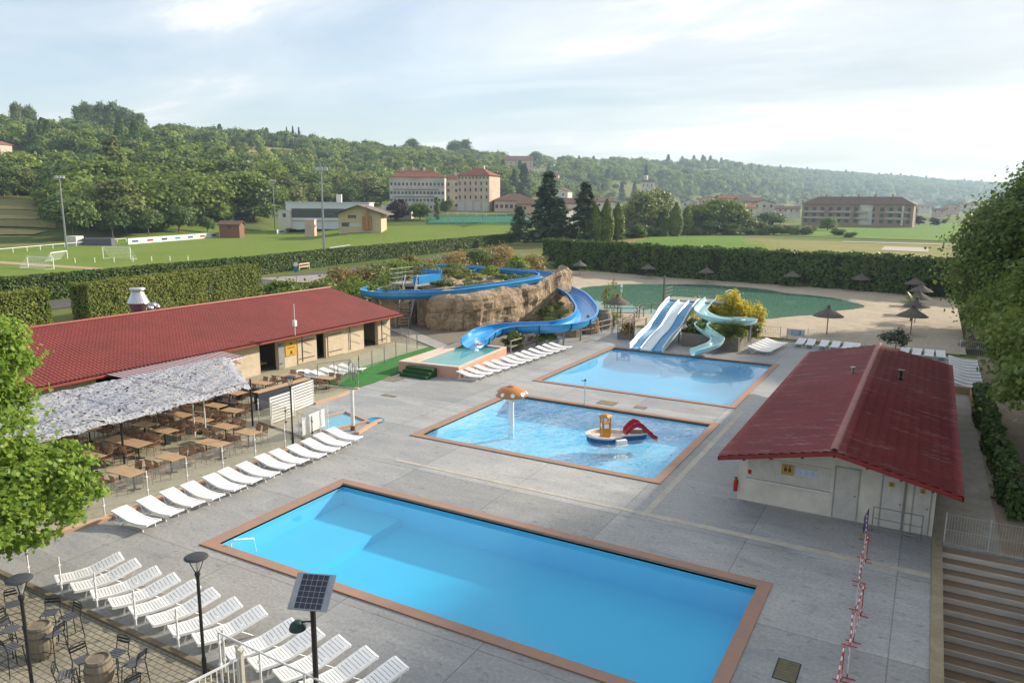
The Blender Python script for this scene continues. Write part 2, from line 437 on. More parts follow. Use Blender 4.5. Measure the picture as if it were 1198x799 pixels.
def flat(name, col, col2, ns=.6, rough=.9, fine=4, bmp=.2):
    return mat(name+'_surface', col, rough, col2, ns, bmp, fine=fine, spec=.15)
def patch(name, corners, m, off=.03, nu=14, nv=8):      # four ground points (x, y), draped on the terrain
    (a, b, c, d) = [Vector(q[:2]) for q in corners]; mb = MB(); vs = []
    for j in range(nv+1):
        for i in range(nu+1):
            u, t = i/nu, j/nv; q = (a*(1-u)+b*u)*(1-t)+(d*(1-u)+c*u)*t
            vs.append((q.x, q.y, hfun(q.x, q.y)+off))
    mb.add(vs, [(j*(nu+1)+i, j*(nu+1)+i+1, (j+1)*(nu+1)+i+1, (j+1)*(nu+1)+i) for j in range(nv) for i in range(nu)])
    o = struct(mb, name, m, True)
    return o

# deck with holes for the pools
def cells(x0, x1, y0, y1, holes, z, mb):
    xs = sorted({x0, x1, *[h[0] for h in holes], *[h[1] for h in holes]}); ys = sorted({y0, y1, *[h[2] for h in holes], *[h[3] for h in holes]})
    xs = [x for x in xs if x0 <= x <= x1]; ys = [y for y in ys if y0 <= y <= y1]
    for i in range(len(xs)-1):
        for j in range(len(ys)-1):
            cx, cy = (xs[i]+xs[i+1])/2, (ys[j]+ys[j+1])/2
            if any(h[0] < cx < h[1] and h[2] < cy < h[3] for h in holes): continue
            mb.quad((xs[i], ys[j], z), (xs[i+1], ys[j], z), (xs[i+1], ys[j+1], z), (xs[i], ys[j+1], z))
POOLS = {'big': (-21.64, -3.46, 16.0, 23.38), 'mid': (-22.9, -9.38, 29.88, 40.3), 'far': (-23.1, -9.38, 43.9, 58.3)}
holes = [(a+.38, b-.38, c+.38, d-.38) for a, b, c, d in POOLS.values()]
m, nt, out = newmat('deck_concrete'); p = nd(nt, 'BsdfPrincipled'); p.inputs['Specular IOR Level'].default_value = .35
v = coords(nt); big = noise(nt, v, .12, 5, .6); mid_ = noise(nt, coords(nt, (.45, 1.5, 1)), .8, 7, .68, .6); fi = noise(nt, v, 9, 5, .7)
base = mixc(nt, ramp(nt, big, [(.38, 0), (.62, 1)]), (.285, .297, .308), (.385, .375, .345))
c = mixc(nt, ramp(nt, mid_, [(.46, 0), (.64, .6)]), base, (.46, .455, .44))
c = mixc(nt, ramp(nt, mid_, [(.30, .7), (.41, 0)]), c, (.18, .185, .192))
blot = noise(nt, coords(nt, (1, 1.8, 1)), 2.3, 4, .55)
c = mixc(nt, ramp(nt, blot, [(.60, 0), (.68, .5)]), c, (.14, .14, .145))
c = mixc(nt, ramp(nt, fi, [(.36, .45), (.6, 0)]), c, (.17, .17, .17))
bk = nt.nodes.new('ShaderNodeTexBrick'); bk.inputs['Scale'].default_value = 1; bk.inputs['Brick Width'].default_value = 4.9; bk.inputs['Row Height'].default_value = 5.2
bk.inputs['Mortar Size'].default_value = .018; bk.inputs['Mortar Smooth'].default_value = 0; bk.offset = 0
bk.inputs['Color1'].default_value = (0, 0, 0, 1); bk.inputs['Color2'].default_value = (0, 0, 0, 1); bk.inputs['Mortar'].default_value = (1, 1, 1, 1)
nt.links.new(coords(nt), bk.inputs['Vector'])
mj = nd(nt, 'Math', operation='MULTIPLY'); nt.links.new(bk.outputs[0], mj.inputs[0]); mj.inputs[1].default_value = .55
c = mixc(nt, mj.outputs[0], c, (.10, .095, .09))
bk2 = nt.nodes.new('ShaderNodeTexBrick'); bk2.inputs['Scale'].default_value = 1; bk2.inputs['Brick Width'].default_value = 4.9; bk2.inputs['Row Height'].default_value = 5.2; bk2.offset = 0
bk2.inputs['Mortar Size'].default_value = 0; bk2.inputs['Color1'].default_value = (0, 0, 0, 1); bk2.inputs['Color2'].default_value = (1, 1, 1, 1)
nt.links.new(coords(nt), bk2.inputs['Vector'])
slab = ramp(nt, bk2.outputs[0], [(0, .84), (.5, 1.0), (1, 1.18)])
vm = nd(nt, 'VectorMath', operation='MULTIPLY'); nt.links.new(c, vm.inputs[0]); nt.links.new(slab, vm.inputs[1])
nt.links.new(vm.outputs[0], p.inputs['Base Color'])
nt.links.new(ramp(nt, mid_, [(.3, .38), (.6, .72)]), p.inputs['Roughness']); nt.links.new(bump(nt, fi, .25, .01), p.inputs['Normal'])
nt.links.new(p.outputs[0], out.inputs[0]); DECK = m
mb = MB()
cells(-26.6, 0.98, 11.45, 68.6, holes, 0, mb)
cells(0.98, 3.9, 55.2, 68.6, [], 0, mb)
mb.sheet([(-26.6, 11.45), (-26.6, 36), (-31.9, 36), (-31.6, 31.3), (-28.4, 26.6), (-28.4, 14.2), (-26.9, 11.45)], 0.0)
mb.sheet([(-26.6, 36), (-26.6, 75), (-29.2, 75), (-29.6, 51), (-34.8, 51), (-34.9, 48.2), (-32.3, 42), (-31.9, 36)], 0.0)
struct(mb, 'pool_deck', DECK)
# raised light screed strips running across the deck
mb = MB(); mb.bb(-21.2, -9.2, 26.45, 26.67, -.02, .012); mb.bb(-9.198, .96, 26.40, 26.74, -.02, .010)
mb.bb(-9.0, -8.72, 26.75, 43.5, -.02, .009)
struct(mb, 'screed_strip', mat('screed', (.56, .51, .42), .8, (.44, .41, .34), 1.2, fine=5))
# paved terrace of the restaurant
m = flat('terrace', (.42, .38, .28), (.34, .33, .235), .35)
mb = MB(); mb.sheet([(-47.3, 6.5), (-28.4, 6.5), (-27.0, 11.4), (-26.7, 14.2), (-26.7, 26.7), (-28.4, 27.0), (-31.6, 31.4), (-31.9, 36), (-35.6, 36), (-36.2, 50.2), (-47.3, 50.2)], .012)
struct(mb, 'terrace', m)
# block paving in the near left corner
m, nt, out = newmat('block_paving'); p = nd(nt, 'BsdfPrincipled'); p.inputs['Roughness'].default_value = .85
v = coords(nt, (1, 1, 1), rad(0)); bk = nt.nodes.new('ShaderNodeTexBrick'); bk.inputs['Scale'].default_value = 1
bk.inputs['Brick Width'].default_value = .27; bk.inputs['Row Height'].default_value = .17; bk.inputs['Mortar Size'].default_value = .014
bk.inputs['Color1'].default_value = (.40, .355, .255, 1); bk.inputs['Color2'].default_value = (.33, .295, .22, 1); bk.inputs['Mortar'].default_value = (.07, .065, .05, 1)
nt.links.new(v, bk.inputs['Vector']); n_ = noise(nt, v, .7, 5)
c = mixc(nt, ramp(nt, n_, [(.35, 0), (.7, .5)]), bk.outputs[0], (.15, .14, .11)); nt.links.new(c, p.inputs['Base Color'])
nt.links.new(bump(nt, bk.outputs['Fac'], -.6, .015), p.inputs['Normal']); nt.links.new(p.outputs[0], out.inputs[0])
mb = MB(); mb.sheet([(-30, -2), (-8, -2), (-8, 11.3), (-24.3, 11.3), (-27.2, 11.3), (-30, 6.5)], .01); struct(mb, 'block_paving', m)
mb = MB(); mb.bb(-27.2, -8, 11.3, 11.46, -.2, .09); struct(mb, 'kerb', mat('old_kerb', (.17, .135, .09), .9, (.25, .21, .14), 2, .4, fine=6))

# sand and lake
m = flat('sand', (.50, .42, .31), (.43, .36, .27), .25, .95, 1.5, .4)
def shore(x, y):
    a = math.atan2(y-96, x+26); k = 1+.05*math.sin(3*a+1)+.05*math.sin(5*a)+.02*math.sin(11*a)
    # keep to the surveyed shore
    return math.sqrt(((x+26.0)/18.2)**2+((y-96.0)/17.8)**2)/k
def sandz(x, y):
    d = shore(x, y); z = .0 if d > 1.05 else (-1.5*sst(0, 1, (1.05-d)/.35))
    return z+.05*math.sin(x*1.3+y*.7)*math.sin(y*.9)*(1 if d > 1 else 0)+.03*math.sin(3.1*x)*math.sin(2.7*y+x)+.035
xs = [-64+i*.8 for i in range(85)]; ys = [70.0+i*.8 for i in range(66)]
mb = MB(); mb.grid(xs, ys, sandz); struct(mb, 'beach_sand', m, True)
mb = MB(); vs = []
for i in range(96):
    a = 2*PI*i/96; dr = 1.0
    for _ in range(30):
        x, y = -26+18.2*dr*math.cos(a), 96.0+17.8*dr*math.sin(a)
        if shore(x, y) > 1.045: break
        dr += .01
    vs.append((x, y))
mb.sheet(vs, -.14)
struct(mb, 'lake_water', watermat('lake', (0, 0, 0), 0, .8, .06, .05, 3, murk=.80, murkcol=(.13, .29, .21)))

# ------------------------------------------------------------------ pools
linerA = mat('pool_liner', (.16, .60, .84), .5, (.14, .57, .80), .5)
linerB = mat('pool_liner_pale', (.34, .70, .88), .5, (.30, .66, .84), .5)
def pool(key, label, cat, depth, liner, wm, level=-.3, shelf=None):
    x0, x1, y0, y1 = POOLS[key]; t = thing('swimming_pool', label, cat, (x0, y0, 0))
    ix0, ix1, iy0, iy1 = x0+.4, x1-.4, y0+.4, y1-.4
    mb = MB(); mb.bb(x0, x1, y0, iy0, -.12, .045); mb.bb(x0, x1, iy1, y1, -.12, .045)
    mb.bb(x0, ix0, iy0, iy1, -.12, .045); mb.bb(ix1, x1, iy0, iy1, -.12, .045)
    part(mb, 'coping', COPING, t, True)
    mb = MB(); z = -depth
    sx = ix0+shelf if shelf else None
    mb.quad((sx or ix0, iy0, z), (ix1, iy0, z), (ix1, iy1, z), (sx or ix0, iy1, z))
    mb.quad((ix0, iy0, -.05), (ix1, iy0, -.05), (ix1, iy0, z), (ix0, iy0, z)); mb.quad((ix0, iy1, -.05), (ix1, iy1, -.05), (ix1, iy1, z), (ix0, iy1, z))
    mb.quad((ix0, iy0, -.05), (ix0, iy1, -.05), (ix0, iy1, z), (ix0, iy0, z)); mb.quad((ix1, iy0, -.05), (ix1, iy1, -.05), (ix1, iy1, z), (ix1, iy0, z))
    part(mb, 'basin', liner, t, True)
    if shelf:
        mb = MB(); mb.bb(ix0+.01, ix0+shelf, iy0+.01, iy1-.01, z-.1, -.92); part(mb, 'shallow_shelf', liner, t, True)
    mb = MB(); mb.bb(ix0-.03, ix1+.03, iy0-.03, iy1+.03, z-.05, level); part(mb, 'water', wm, t, True)
    return t
m, nt, out = newmat('coping_slabs'); p = nd(nt, 'BsdfPrincipled'); p.inputs['Roughness'].default_value = .75
v = coords(nt); n_ = noise(nt, v, 1.1, 5); c = mixc(nt, ramp(nt, n_, [(.35, 0), (.65, 1)]), (.38, .215, .14), (.31, .20, .15))
for sc in ((1, 0), (0, 1)):
    wv = nt.nodes.new('ShaderNodeTexWave'); wv.bands_direction = 'X' if sc[0] else 'Y'; wv.wave_profile = 'SAW'; wv.inputs['Scale'].default_value = .25
    nt.links.new(v, wv.inputs[0]); c = mixc(nt, ramp(nt, wv.outputs[0], [(0, .5), (.018, 0)]), c, (.13, .08, .06))
nt.links.new(c, p.inputs['Base Color']); nt.links.new(p.outputs[0], out.inputs[0]); COPING = m
linerC = mat('pool_liner_deep', (.13, .60, .86), .5, (.11, .57, .83), .5)
pool('big', 'large calm rectangular pool in the foreground with orange edge', 'pool', 1.25, linerC, watermat('calm_water', (.03, .86, .98), .20, 1.3, .10, .05, 4, murk=.2, murkcol=(.06, .52, .76)), -.14, 3.1)
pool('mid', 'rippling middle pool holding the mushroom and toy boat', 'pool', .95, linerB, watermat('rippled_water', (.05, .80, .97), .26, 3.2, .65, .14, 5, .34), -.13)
pool('far', 'pool at the foot of the slides with bright reflections', 'pool', 1.2, linerA, watermat('still_water', (.08, .82, .97), .20, 1.0, .025, .05, 3, murk=.22, murkcol=(.50, .68, .78)), -.14)
# ------------------------------------------------------------------ loungers
def make_lounger():
    t = thing('sun_lounger', 'white plastic sun lounger', 'sun lounger')
    # local x runs from the low foot end to the raised head end
    prof = [(0, .33), (.12, .30), (.55, .27), (.95, .29), (1.05, .31)]; back = [(1.05, .31), (1.35, .40), (1.65, .49), (1.84, .54), (1.9, .525)]
    for nm, pr in (('seat', prof), ('backrest', back)):
        mb = MB()
        for (xa, za), (xb, zb) in zip(pr, pr[1:]):
            n = max(1, round((xb-xa)/.088))
            for i in range(n):
                a, b = i/n, (i+.80)/n
                mb.bar((xa+(xb-xa)*a, 0, za+(zb-za)*a), (xa+(xb-xa)*b, 0, za+(zb-za)*b), .54, .03)
        part(mb, nm, WHITE, t)
    mb = MB(); pts = prof+back[1:]
    for s in (-1, 1):
        for (xa, za), (xb, zb) in zip(pts, pts[1:]): mb.bar((xa, s*.29, za-.01), (xb, s*.29, zb-.015), .07, .075)
    mb.box(.02, 0, .32, .05, .6, .045); mb.box(1.88, 0, .52, .07, .62, .05)
    part(mb, 'frame', WHITE, t)
    for x0, x1, z in ((.35, .28, .25), (1.72, 1.5, .50)):
        for s in (-1, 1):
            mb = MB(); mb.tube((x0, s*.29, z), (x1, s*.27, 0), .02, 5)
            if x0 > 1: mb.tube((x1-.02, s*.27, .02), (1.15, s*.29, .27), .02, 5)
            part(mb, 'leg', WHITE, t)
        # cross piece belongs to the frame
    return t
LK = Kind(make_lounger())
def lounger(foot, ang, label, group):
    return LK.put((foot[0], foot[1], 0.014 if foot[0] < -26.7 else 0.002), ang, label, group)
gA = 'white loungers along the terrace fence'
for i in range(13):
    y = 16.0+i*.955
    x = -24.0-(.25 if i == 12 else 0)+rnd.uniform(-.12, .12); y += rnd.uniform(-.07, .07)
    lounger((x, y, 0), PI+.07+rnd.uniform(-.05, .05), f'white lounger with its back to the terrace fence, {ordw(i)} from the near left end', gA)
gB = 'white loungers in the near left row'
for i in range(13):
    x = -23.0+i*.93+(.35 if i > 7 else 0)
    lounger((x+.1, 11.72+rnd.uniform(-.05, .05), 0), rad(69)+rnd.uniform(-.05, .05), f'white slatted lounger in the nearest row, {ordw(i)} from its left end', gB)
gC = 'white loungers beside the raised landing basin'
for i in range(13):
    p = (-26.0+.06*i, 42.2+i*1.06)
    lounger(p, PI+.12+rnd.uniform(-.08, .08), f'white lounger beside landing basin and railing, {ordw(i)} from the mushroom end', gC)
gD = 'folded loungers beside the planter'
for i in range(6):
    lounger((-10.6+.1*i, 61.9+i*.86), PI-.03, f'white lounger packed beside the timber planter, {ordw(i)} from the pool', gD)
gE = 'white loungers along the beach fence'
for i, x in enumerate((-9.3, -8.4, -7.4, -6.5, -5.6, -4.8, -1.3, -.4, .5, 1.4)):
    lounger((x, 66.3), PI/2+rnd.uniform(-.08, .08), f'white lounger facing us along the beach fence, {ordw(i)} from left', gE)
gF = 'white loungers behind the hut on the right'
for i in range(9):
    lounger((3.75, 56.6+i*1.15), PI-(.0 if i else -.12), f'white lounger between hut and big trees, {ordw(i)} from the low wall', gF)
gG = 'white loungers by the artificial turf'
for i, (px, py) in enumerate(((365, 441), (374, 440), (385, 441), (396, 437), (407, 434), (418, 432))):
    q = G(px+8, py, .3); lounger(q, PI+.15+rnd.uniform(-.15, .15), f'white lounger inside the fence beside the green turf, {ordw(i)} from left', gG)

# ------------------------------------------------------------------ tables and chairs
def make_chair():
    t = thing('chair', 'chair', 'chair')
    mb = MB(); mb.box(0, 0, .44, .44, .44, .035); part(mb, 'seat', WICKER, t)
    mb = MB()
    for k in range(7): mb.bar((-.2, -.19+k*.0633, .50), (-.275, -.19+k*.0633, .86), .045, .016)
    mb.box(-.275, 0, .86, .03, .46, .04); mb.box(-.215, 0, .60, .025, .42, .03); part(mb, 'backrest', WICKER, t)
    for sx in (-1, 1):
        for sy in (-1, 1):
            mb = MB(); mb.tube((sx*.19, sy*.2, .66 if sx > 0 else .5), (sx*.225, sy*.225, 0), .014, 5)
            if sx > 0: mb.tube((.19, sy*.2, .66), (-.24, sy*.215, .68), .014, 5)
            part(mb, 'leg', WICKER, t)
    return t
CK = Kind(make_chair())
def table_proto(lx, ly, lab):
    t = thing('terrace_table', lab, 'table')
    mb = MB(); n = max(4, round(ly/.105))
    for k in range(n): mb.box(0, -ly/2+(k+.5)*ly/n, .735, lx, ly/n-.012, .03)
    part(mb, 'tabletop', TABLEW, t)
    mb = MB(); mb.bb(-lx/2+.05, lx/2-.05, -ly/2+.05, ly/2-.05, .69, .718); part(mb, 'frame', DARKM, t)
    for s in ((0,) if lx < 1.5 else (-1, 1)):
        mb = MB(); mb.tube((s*lx*.3, 0, .69), (s*lx*.3, 0, .05), .035, 6); mb.box(s*lx*.3, 0, .03, .5, .06, .04, PI/4); mb.box(s*lx*.3, 0, .032, .5, .06, .04, -PI/4)
        part(mb, 'pedestal', DARKM, t)
    return t
TS = Kind(table_proto(1.15, .75, 'table')); TM = Kind(table_proto(1.5, .8, 'table')); TL = Kind(table_proto(2.5, .85, 'table'))
tabs = []
rows = [('beside the lounger fence', -28.7, [(18.0, 'M'), (20.1, 'S'), (22.4, 'M'), (24.4, 'S')]),
        ('just inside the front row', -30.5, [(24.5, 'S')]),
        ('in the middle of the terrace', -32.5, [(18.3, 'L'), (20.5, 'L'), (22.5, 'S'), (24.6, 'S'), (26.7, 'S')]),
        ('under the net edge', -34.2, [(22.6, 'S'), (24.7, 'S'), (26.9, 'S')]),
        ('deep under the camouflage net', -36.0, [(18.6, 'S'), (20.8, 'S'), (22.6, 'S'), (24.7, 'S'), (27.0, 'S'), (16.4, 'S')]),
        ('beside the bar and restaurant doors', -36.1, [(29.4, 'L'), (31.9, 'M'), (34.2, 'M')])]
for desc, x, lst in rows:
    for i, (y, k) in enumerate(lst):
        K = {'S': TS, 'M': TM, 'L': TL}[k]; lx = {'S': 1.15, 'M': 1.5, 'L': 2.5}[k]
        xx = x+rnd.uniform(-.1, .1); rz = .05+rnd.uniform(-.06, .06)
        nm = f'{ordw(i)} from the near end' if len(lst) > 1 else 'standing alone'
        K.put((xx, y, .013), rz, f'brown slatted table {desc}, {nm}', 'slatted wooden tables on the restaurant terrace')
        n = 2 if k != 'L' else 3
        for s in (-1, 1):
            for j in range(n):
                ox = (j-(n-1)/2)*(lx/n*1.0)+rnd.uniform(-.05, .05); oy = s*(.62+rnd.uniform(-.05, .12))
                c_, s_ = math.cos(rz), math.sin(rz); side = 'pool-facing' if False else ('far' if s > 0 else 'near')
                ww = ['left', 'right'] if n == 2 else ['left', 'middle', 'right']
                row = desc.replace('the ', '')
                CK.put((xx+ox*c_-oy*s_, y+ox*s_+oy*c_, .013), rz+(-PI/2 if s > 0 else PI/2)+rnd.uniform(-.25, .25),
                       f'wicker chair at {side} {ww[j]} of {ordw(i)} table {row}' if len(lst) > 1 else f'wicker chair at {side} {ww[j]} of lone table {row}', 'wicker chairs round the terrace tables')
# bench seats, bar counter
def make_bench():
    t = thing('bench_seat', 'bench', 'bench'); mb = MB(); mb.box(0, 0, .42, 1.5, .42, .07); part(mb, 'seat', GREYW, t)
    mb = MB(); mb.box(0, -.22, .62, 1.5, .06, .42); part(mb, 'backrest', GREYW, t)
    for s in (-1, 1): mb = MB(); mb.box(s*.65, 0, .2, .06, .38, .38); part(mb, 'leg', DARKM, t)
    return t
BK = Kind(make_bench())
for i, (x, y, r_) in enumerate(((-35.3, 28.55, 0), (-36.9, 28.55, 0), (-35.3, 30.3, PI), (-33.9, 27.7, 0), (-36.9, 30.3, PI))):
    BK.put((x, y, .013), r_, f'dark padded bench seat by the bar, {ordw(i)} counting from its near side', 'dark bench seats by the bar')
a = Vector((*G(297, 466), .0)); 
t = thing('bar_counter', 'long wooden bar counter behind the white slatted screens', 'bar counter', (-33.4, 29.6, .013), PI/2-.0)
mb = MB(); mb.box(1.6, 0, 1.06, 4.2, .5, .05); part(mb, 'counter_top', TABLEW, t)
mb = MB(); mb.box(1.6, -.05, .52, 4.1, .3, 1.03); part(mb, 'counter_front', mat('dark_panel', (.035, .04, .06), .5), t)
def make_stool2():
    t = thing('bar_stool', 'stool', 'stool'); mb = MB(); mb.lathe((0, 0, .7), [(.17, 0), (.18, .03), (.15, .05)], 10); part(mb, 'seat', GREYM, t)
    mb = MB()
    for k in range(4): a = PI/4+k*PI/2; mb.tube((.1*math.cos(a), .1*math.sin(a), .7), (.2*math.cos(a), .2*math.sin(a), 0), .013, 5)
    part(mb, 'leg_frame', GREYM, t); return t
SK2 = Kind(make_stool2())
for i in range(6): SK2.put((-34.0, 29.9+i*.6, .013), 0, f'grey round stool at the bar counter, {ordw(i)} from its near end', 'round stools at the bar counter')
# table with grey chairs by the turf
TS.put((-33.5, 35.0, .013), .1, 'slatted table with grey chairs between bar screens and turf', 'slatted wooden tables on the restaurant terrace')
for i, (dx_, dy_, r_) in enumerate(((-.3, .6, -PI/2), (.3, .6, -PI/2), (-.3, -.6, PI/2), (.35, -.6, PI/2))):
    CK.put((-33.5+dx_, 35+dy_, .013), r_, f'chair at the table nearest the turf, {ordw(i)} counting from its far left', 'wicker chairs round the terrace tables')

# white slatted screens, panels and shower post at the splash corner
def screen(px0, py0, px1, py1, h, lab):
    a = Vector((*G(px0, py0), 0)); b = Vector((*G(px1, py1), 0)); t = thing('slatted_screen', lab, 'screen', (a.x, a.y, 0), group='white slatted screens by the bar')
    mb = MB(); n = 9
    for k in range(n):
        z = .12+k*(h-.15)/(n-1); mb.bar(a+Vector((0, 0, z)), b+Vector((0, 0, z)), .025, .11)
    part(mb, 'slat_panel', WMETAL, t, True)
    for q in (a, b): mb = MB(); mb.tube(q, q+Vector((0, 0, h)), .035, 6); part(mb, 'post', WMETAL, t, True)
screen(317, 497, 345, 487, 1.5, 'left white slatted screen in front of the bar')
screen(342, 483, 367, 473, 1.5, 'right white slatted screen in front of the bar')
t = thing('white_banner', 'plain white rectangular panel standing on the glass fence', 'panel', (*G(354, 513), 0))
a = Vector((*G(354, 513), 0)); b = Vector((*G(380, 501), 0))
mb = MB(); mb.bar(a+Vector((0, 0, .62)), b+Vector((0, 0, .62)), .03, .95); part(mb, 'panel', WHITE, t, True)
for q in (a, b): mb = MB(); mb.tube(q, q+Vector((0, 0, .2)), .02, 5); part(mb, 'foot', WMETAL, t, True)
t = thing('shower_post', 'thick white shower post with a bent arm beside blue tray', 'shower', (*G(413, 503), 0)); q = Vector((*G(413, 503), 0))
mb = MB(); mb.tube(q, q+Vector((0, 0, 2.25)), .11, 10, .1); part(mb, 'post', WMETAL, t, True)
mb = MB(); mb.tube(q+Vector((0, 0, .0)), q+Vector((0, 0, .25)), .13, 10); part(mb, 'base', mat('rust', (.2, .1, .05), .8), t, True)
e = Vector((*G(385, 500), 0)); mb = MB(); d_ = (e-q).normalized(); mb.bar(q+Vector((0, 0, 2.28))-d_*.35, q+d_*1.9+Vector((0, 0, 2.3)), .09, .07); part(mb, 'arm', GREYM, t, True)
t = thing('splash_tray', 'shallow light blue shower tray beside the white post', 'shower tray', (-27.9, 29.2, 0))
mb = MB(); mb.sheet([(-29.2, 28.4), (-27.0, 28.1), (-26.3, 30.6), (-28.6, 31.4)], .022); part(mb, 'tray', mat('tray_blue', (.12, .38, .52), .25, (.16, .44, .58), 2), t, True)
mb = MB()
P_ = [(-29.2, 28.4, 0.06), (-27.0, 28.1, .06), (-26.3, 30.6, .06), (-28.6, 31.4, .06)]
for a, b in zip(P_, P_[1:]+P_[:1]): mb.bar(a, b, .14, .12)
part(mb, 'rim', KERBM, t, True)
mb = MB(); mb.lathe((-26.15, 31.0, 0), [(0, .02), (.42, .02), (.5, .07), (.53, .07), (.55, .0)], 18); single(mb, 'foot_bath', mat('foot_blue', (.03, .25, .45), .3), 'small round blue foot bath on the deck beside shower post', 'foot bath', (-26.15, 31, 0))

# orange kerbs edging the terrace
def kerb(pts, lab, w=.3, h=.12, m=None):
    mb = MB()
    for a, b in zip(pts, pts[1:]): mb.bar((a[0], a[1], h/2-.02), (b[0], b[1], h/2-.02), w, h+.04)
    return single(mb, 'edging_kerb', m or KERBM, lab, 'kerb', (pts[0][0], pts[0][1], 0))
kerb([(-27.4, 11.7), (-26.75, 14.4), (-26.45, 15.8), (-26.45, 26.8)], 'orange edging kerb under the long lounger row')
kerb([G(418, 508), G(432, 499), G(446, 492)], 'short pale orange kerb beside the round foot bath', .22)
kerb([G(368, 473), G(394, 465), G(419, 455)], 'pale orange kerb between bar terrace and grey deck', .25)
kerb([G(303, 495), G(335, 505), G(366, 518)], 'thin brown kerb under the bar glass screens', .12, .08, mat('brown_kerb', (.22, .13, .08), .8))

# glass wind fences
def glass_fence(pts, h, lab, every=2.0, rail=False, grp='glass wind fences', panel=True, post=WMETAL, r=.028):
    a0 = Vector((pts[0][0], pts[0][1], 0)); t = thing('glass_fence', lab, 'fence', tuple(a0), group=grp)
    for (x0, y0), (x1, y1) in zip(pts, pts[1:]):
        a = Vector((x0, y0, 0)); b = Vector((x1, y1, 0)); L = (b-a).length; n = max(1, round(L/every))
        if panel:
            for i in range(n):
                p0 = a+(b-a)*((i+.04)/n); p1 = a+(b-a)*((i+.96)/n)
                mb = MB(); mb.bar(p0+Vector((0, 0, h*.5+.04)), p1+Vector((0, 0, h*.5+.04)), .012, h*.9); part(mb, 'glass_panel', GLASS, t, True)
        for i in range(n+1):
            p0 = a+(b-a)*(i/n); mb = MB(); mb.tube(p0, p0+Vector((0, 0, h)), r, 6); mb.box(p0.x, p0.y, h*.35, .08, .08, .06); mb.box(p0.x, p0.y, h*.8, .08, .08, .05); part(mb, 'post', post, t, True)
        if rail: mb = MB(); mb.tube(a+Vector((0, 0, h)), b+Vector((0, 0, h)), .025, 6); part(mb, 'top_rail', post, t, True)
    return t
glass_fence([(-26.85, 15.8), (-26.85, 26.9)], 1.25, 'long glass fence between restaurant tables and lounger row')
glass_fence([(-24.2, 11.62), (-14.8, 11.42)], 1.3, 'low glass fence between barrels and nearest loungers')
glass_fence([(-14.7, 11.22), (-8.6, 10.95)], 1.35, 'glass fence with top rail crossing behind the solar lamp', 1.7, True)
glass_fence([G(303, 493), G(335, 503), G(366, 516), G(384, 502)], 1.3, 'glass screens enclosing the white slatted bar screens', 1.2, False)
glass_fence([G(419, 455), G(410, 441), G(372, 447)], 1.25, 'glass screen corner around the table by green turf', 1.3, True, post=GREYM)
glass_fence([G(396, 452), G(420, 437), G(488, 408), G(470, 400)], 1.3, 'glass fence along the far edge of the green turf', 2.0, False, post=GREYM)

# gate railing in the foreground
t = thing('white_railing', 'white vertical bar railing in the bottom foreground', 'railing', (-13.8, 10.2, 0))
A_, B_ = Vector((-14.0, 9.2, 0)), Vector((-13.67, 11.02, 0))
mb = MB()
for z in (.12, 1.12): mb.bar(A_+Vector((0, 0, z)), B_+Vector((0, 0, z)), .045, .045)
for i in range(13):
    p0 = A_+(B_-A_)*(i+.5)/13; mb.tube(p0+Vector((0, 0, .12)), p0+Vector((0, 0, 1.12)), .015, 5)
part(mb, 'bar_panel', WMETAL, t, True)
for q in (A_, B_, B_+Vector((-.22, .1, 0))): mb = MB(); mb.box(q.x, q.y, .65, .09, .09, 1.3); mb.box(q.x, q.y, 1.31, .11, .11, .04); part(mb, 'post', mat('cream_post', (.6, .57, .48), .6), t, True)

# ------------------------------------------------------------------ high chairs and barrels
def make_high():
    t = thing('high_chair', 'chair', 'chair'); 
    mb = MB()
    for k in range(5): mb.box(-.15+k*.075, 0, .70, .055, .38, .02)
    part(mb, 'seat', GREYW, t)
    mb = MB()
    for z in (.90, .98): mb.bar((-.235+(.98-z)*.2, -.18, z), (-.235+(.98-z)*.2, .18, z), .015, .05)
    mb.path([(-.19, -.19, .70), (-.26, -.19, 1.0), (-.26, -.12, 1.05), (-.26, .12, 1.05), (-.26, .19, 1.0), (-.19, .19, .70)], .013, 5); part(mb, 'backrest', DARKM, t)
    for sx in (-1, 1):
        for sy in (-1, 1): mb = MB(); mb.tube((sx*.18, sy*.18, .70), (sx*.235, sy*.235, 0), .014, 5); part(mb, 'leg', DARKM, t)
    mb = MB(); f = .21
    mb.path([(f, f, .28), (-f, f, .28), (-f, -f, .28), (f, -f, .28), (f, f, .28)], .01, 5); part(mb, 'footrest', DARKM, t)
    return t
HK = Kind(make_high())
def aim(p, c): return math.atan2(c[1]-p[1], c[0]-p[0])
BR = [(-19.7, 9.55), (-16.95, 9.45)]
# seat positions read at seat height
hs_ = [((234, 470), 0, 'beyond the left barrel, its back to the kerb'), ((325, 490), 0, 'right of the left barrel, nearest the kerb'), ((60, 430), 0, 'far left, nearest the tree'), ((50, 548), 0, 'left of the left barrel, upper one'),
       ((50, 632), 0, 'left of the left barrel, lower one'), ((245, 570), 0, 'at the near right side of left barrel'), ((390, 690), 1, 'left of the right barrel, its back to the lamp'), ((545, 660), 1, 'beyond the right barrel'),
       ((625, 705), 1, 'right of the right barrel'), ((310, 760), 1, 'at the bottom edge left of right barrel'), ((8, 520), 0, 'at the left picture edge'), ((600, 800), 1, 'cut by the bottom edge right of the barrel')]
for i, ((zx, zy), b, lab) in enumerate(hs_):
    q = G(zx/4, 599+zy/4, .70) if i != 11 else G(150, 800, .7)
    HK.put((q[0], q[1], .012), aim(q, BR[b])+rnd.uniform(-.3, .3), 'dark metal high chair '+lab, 'high chairs round the barrels')
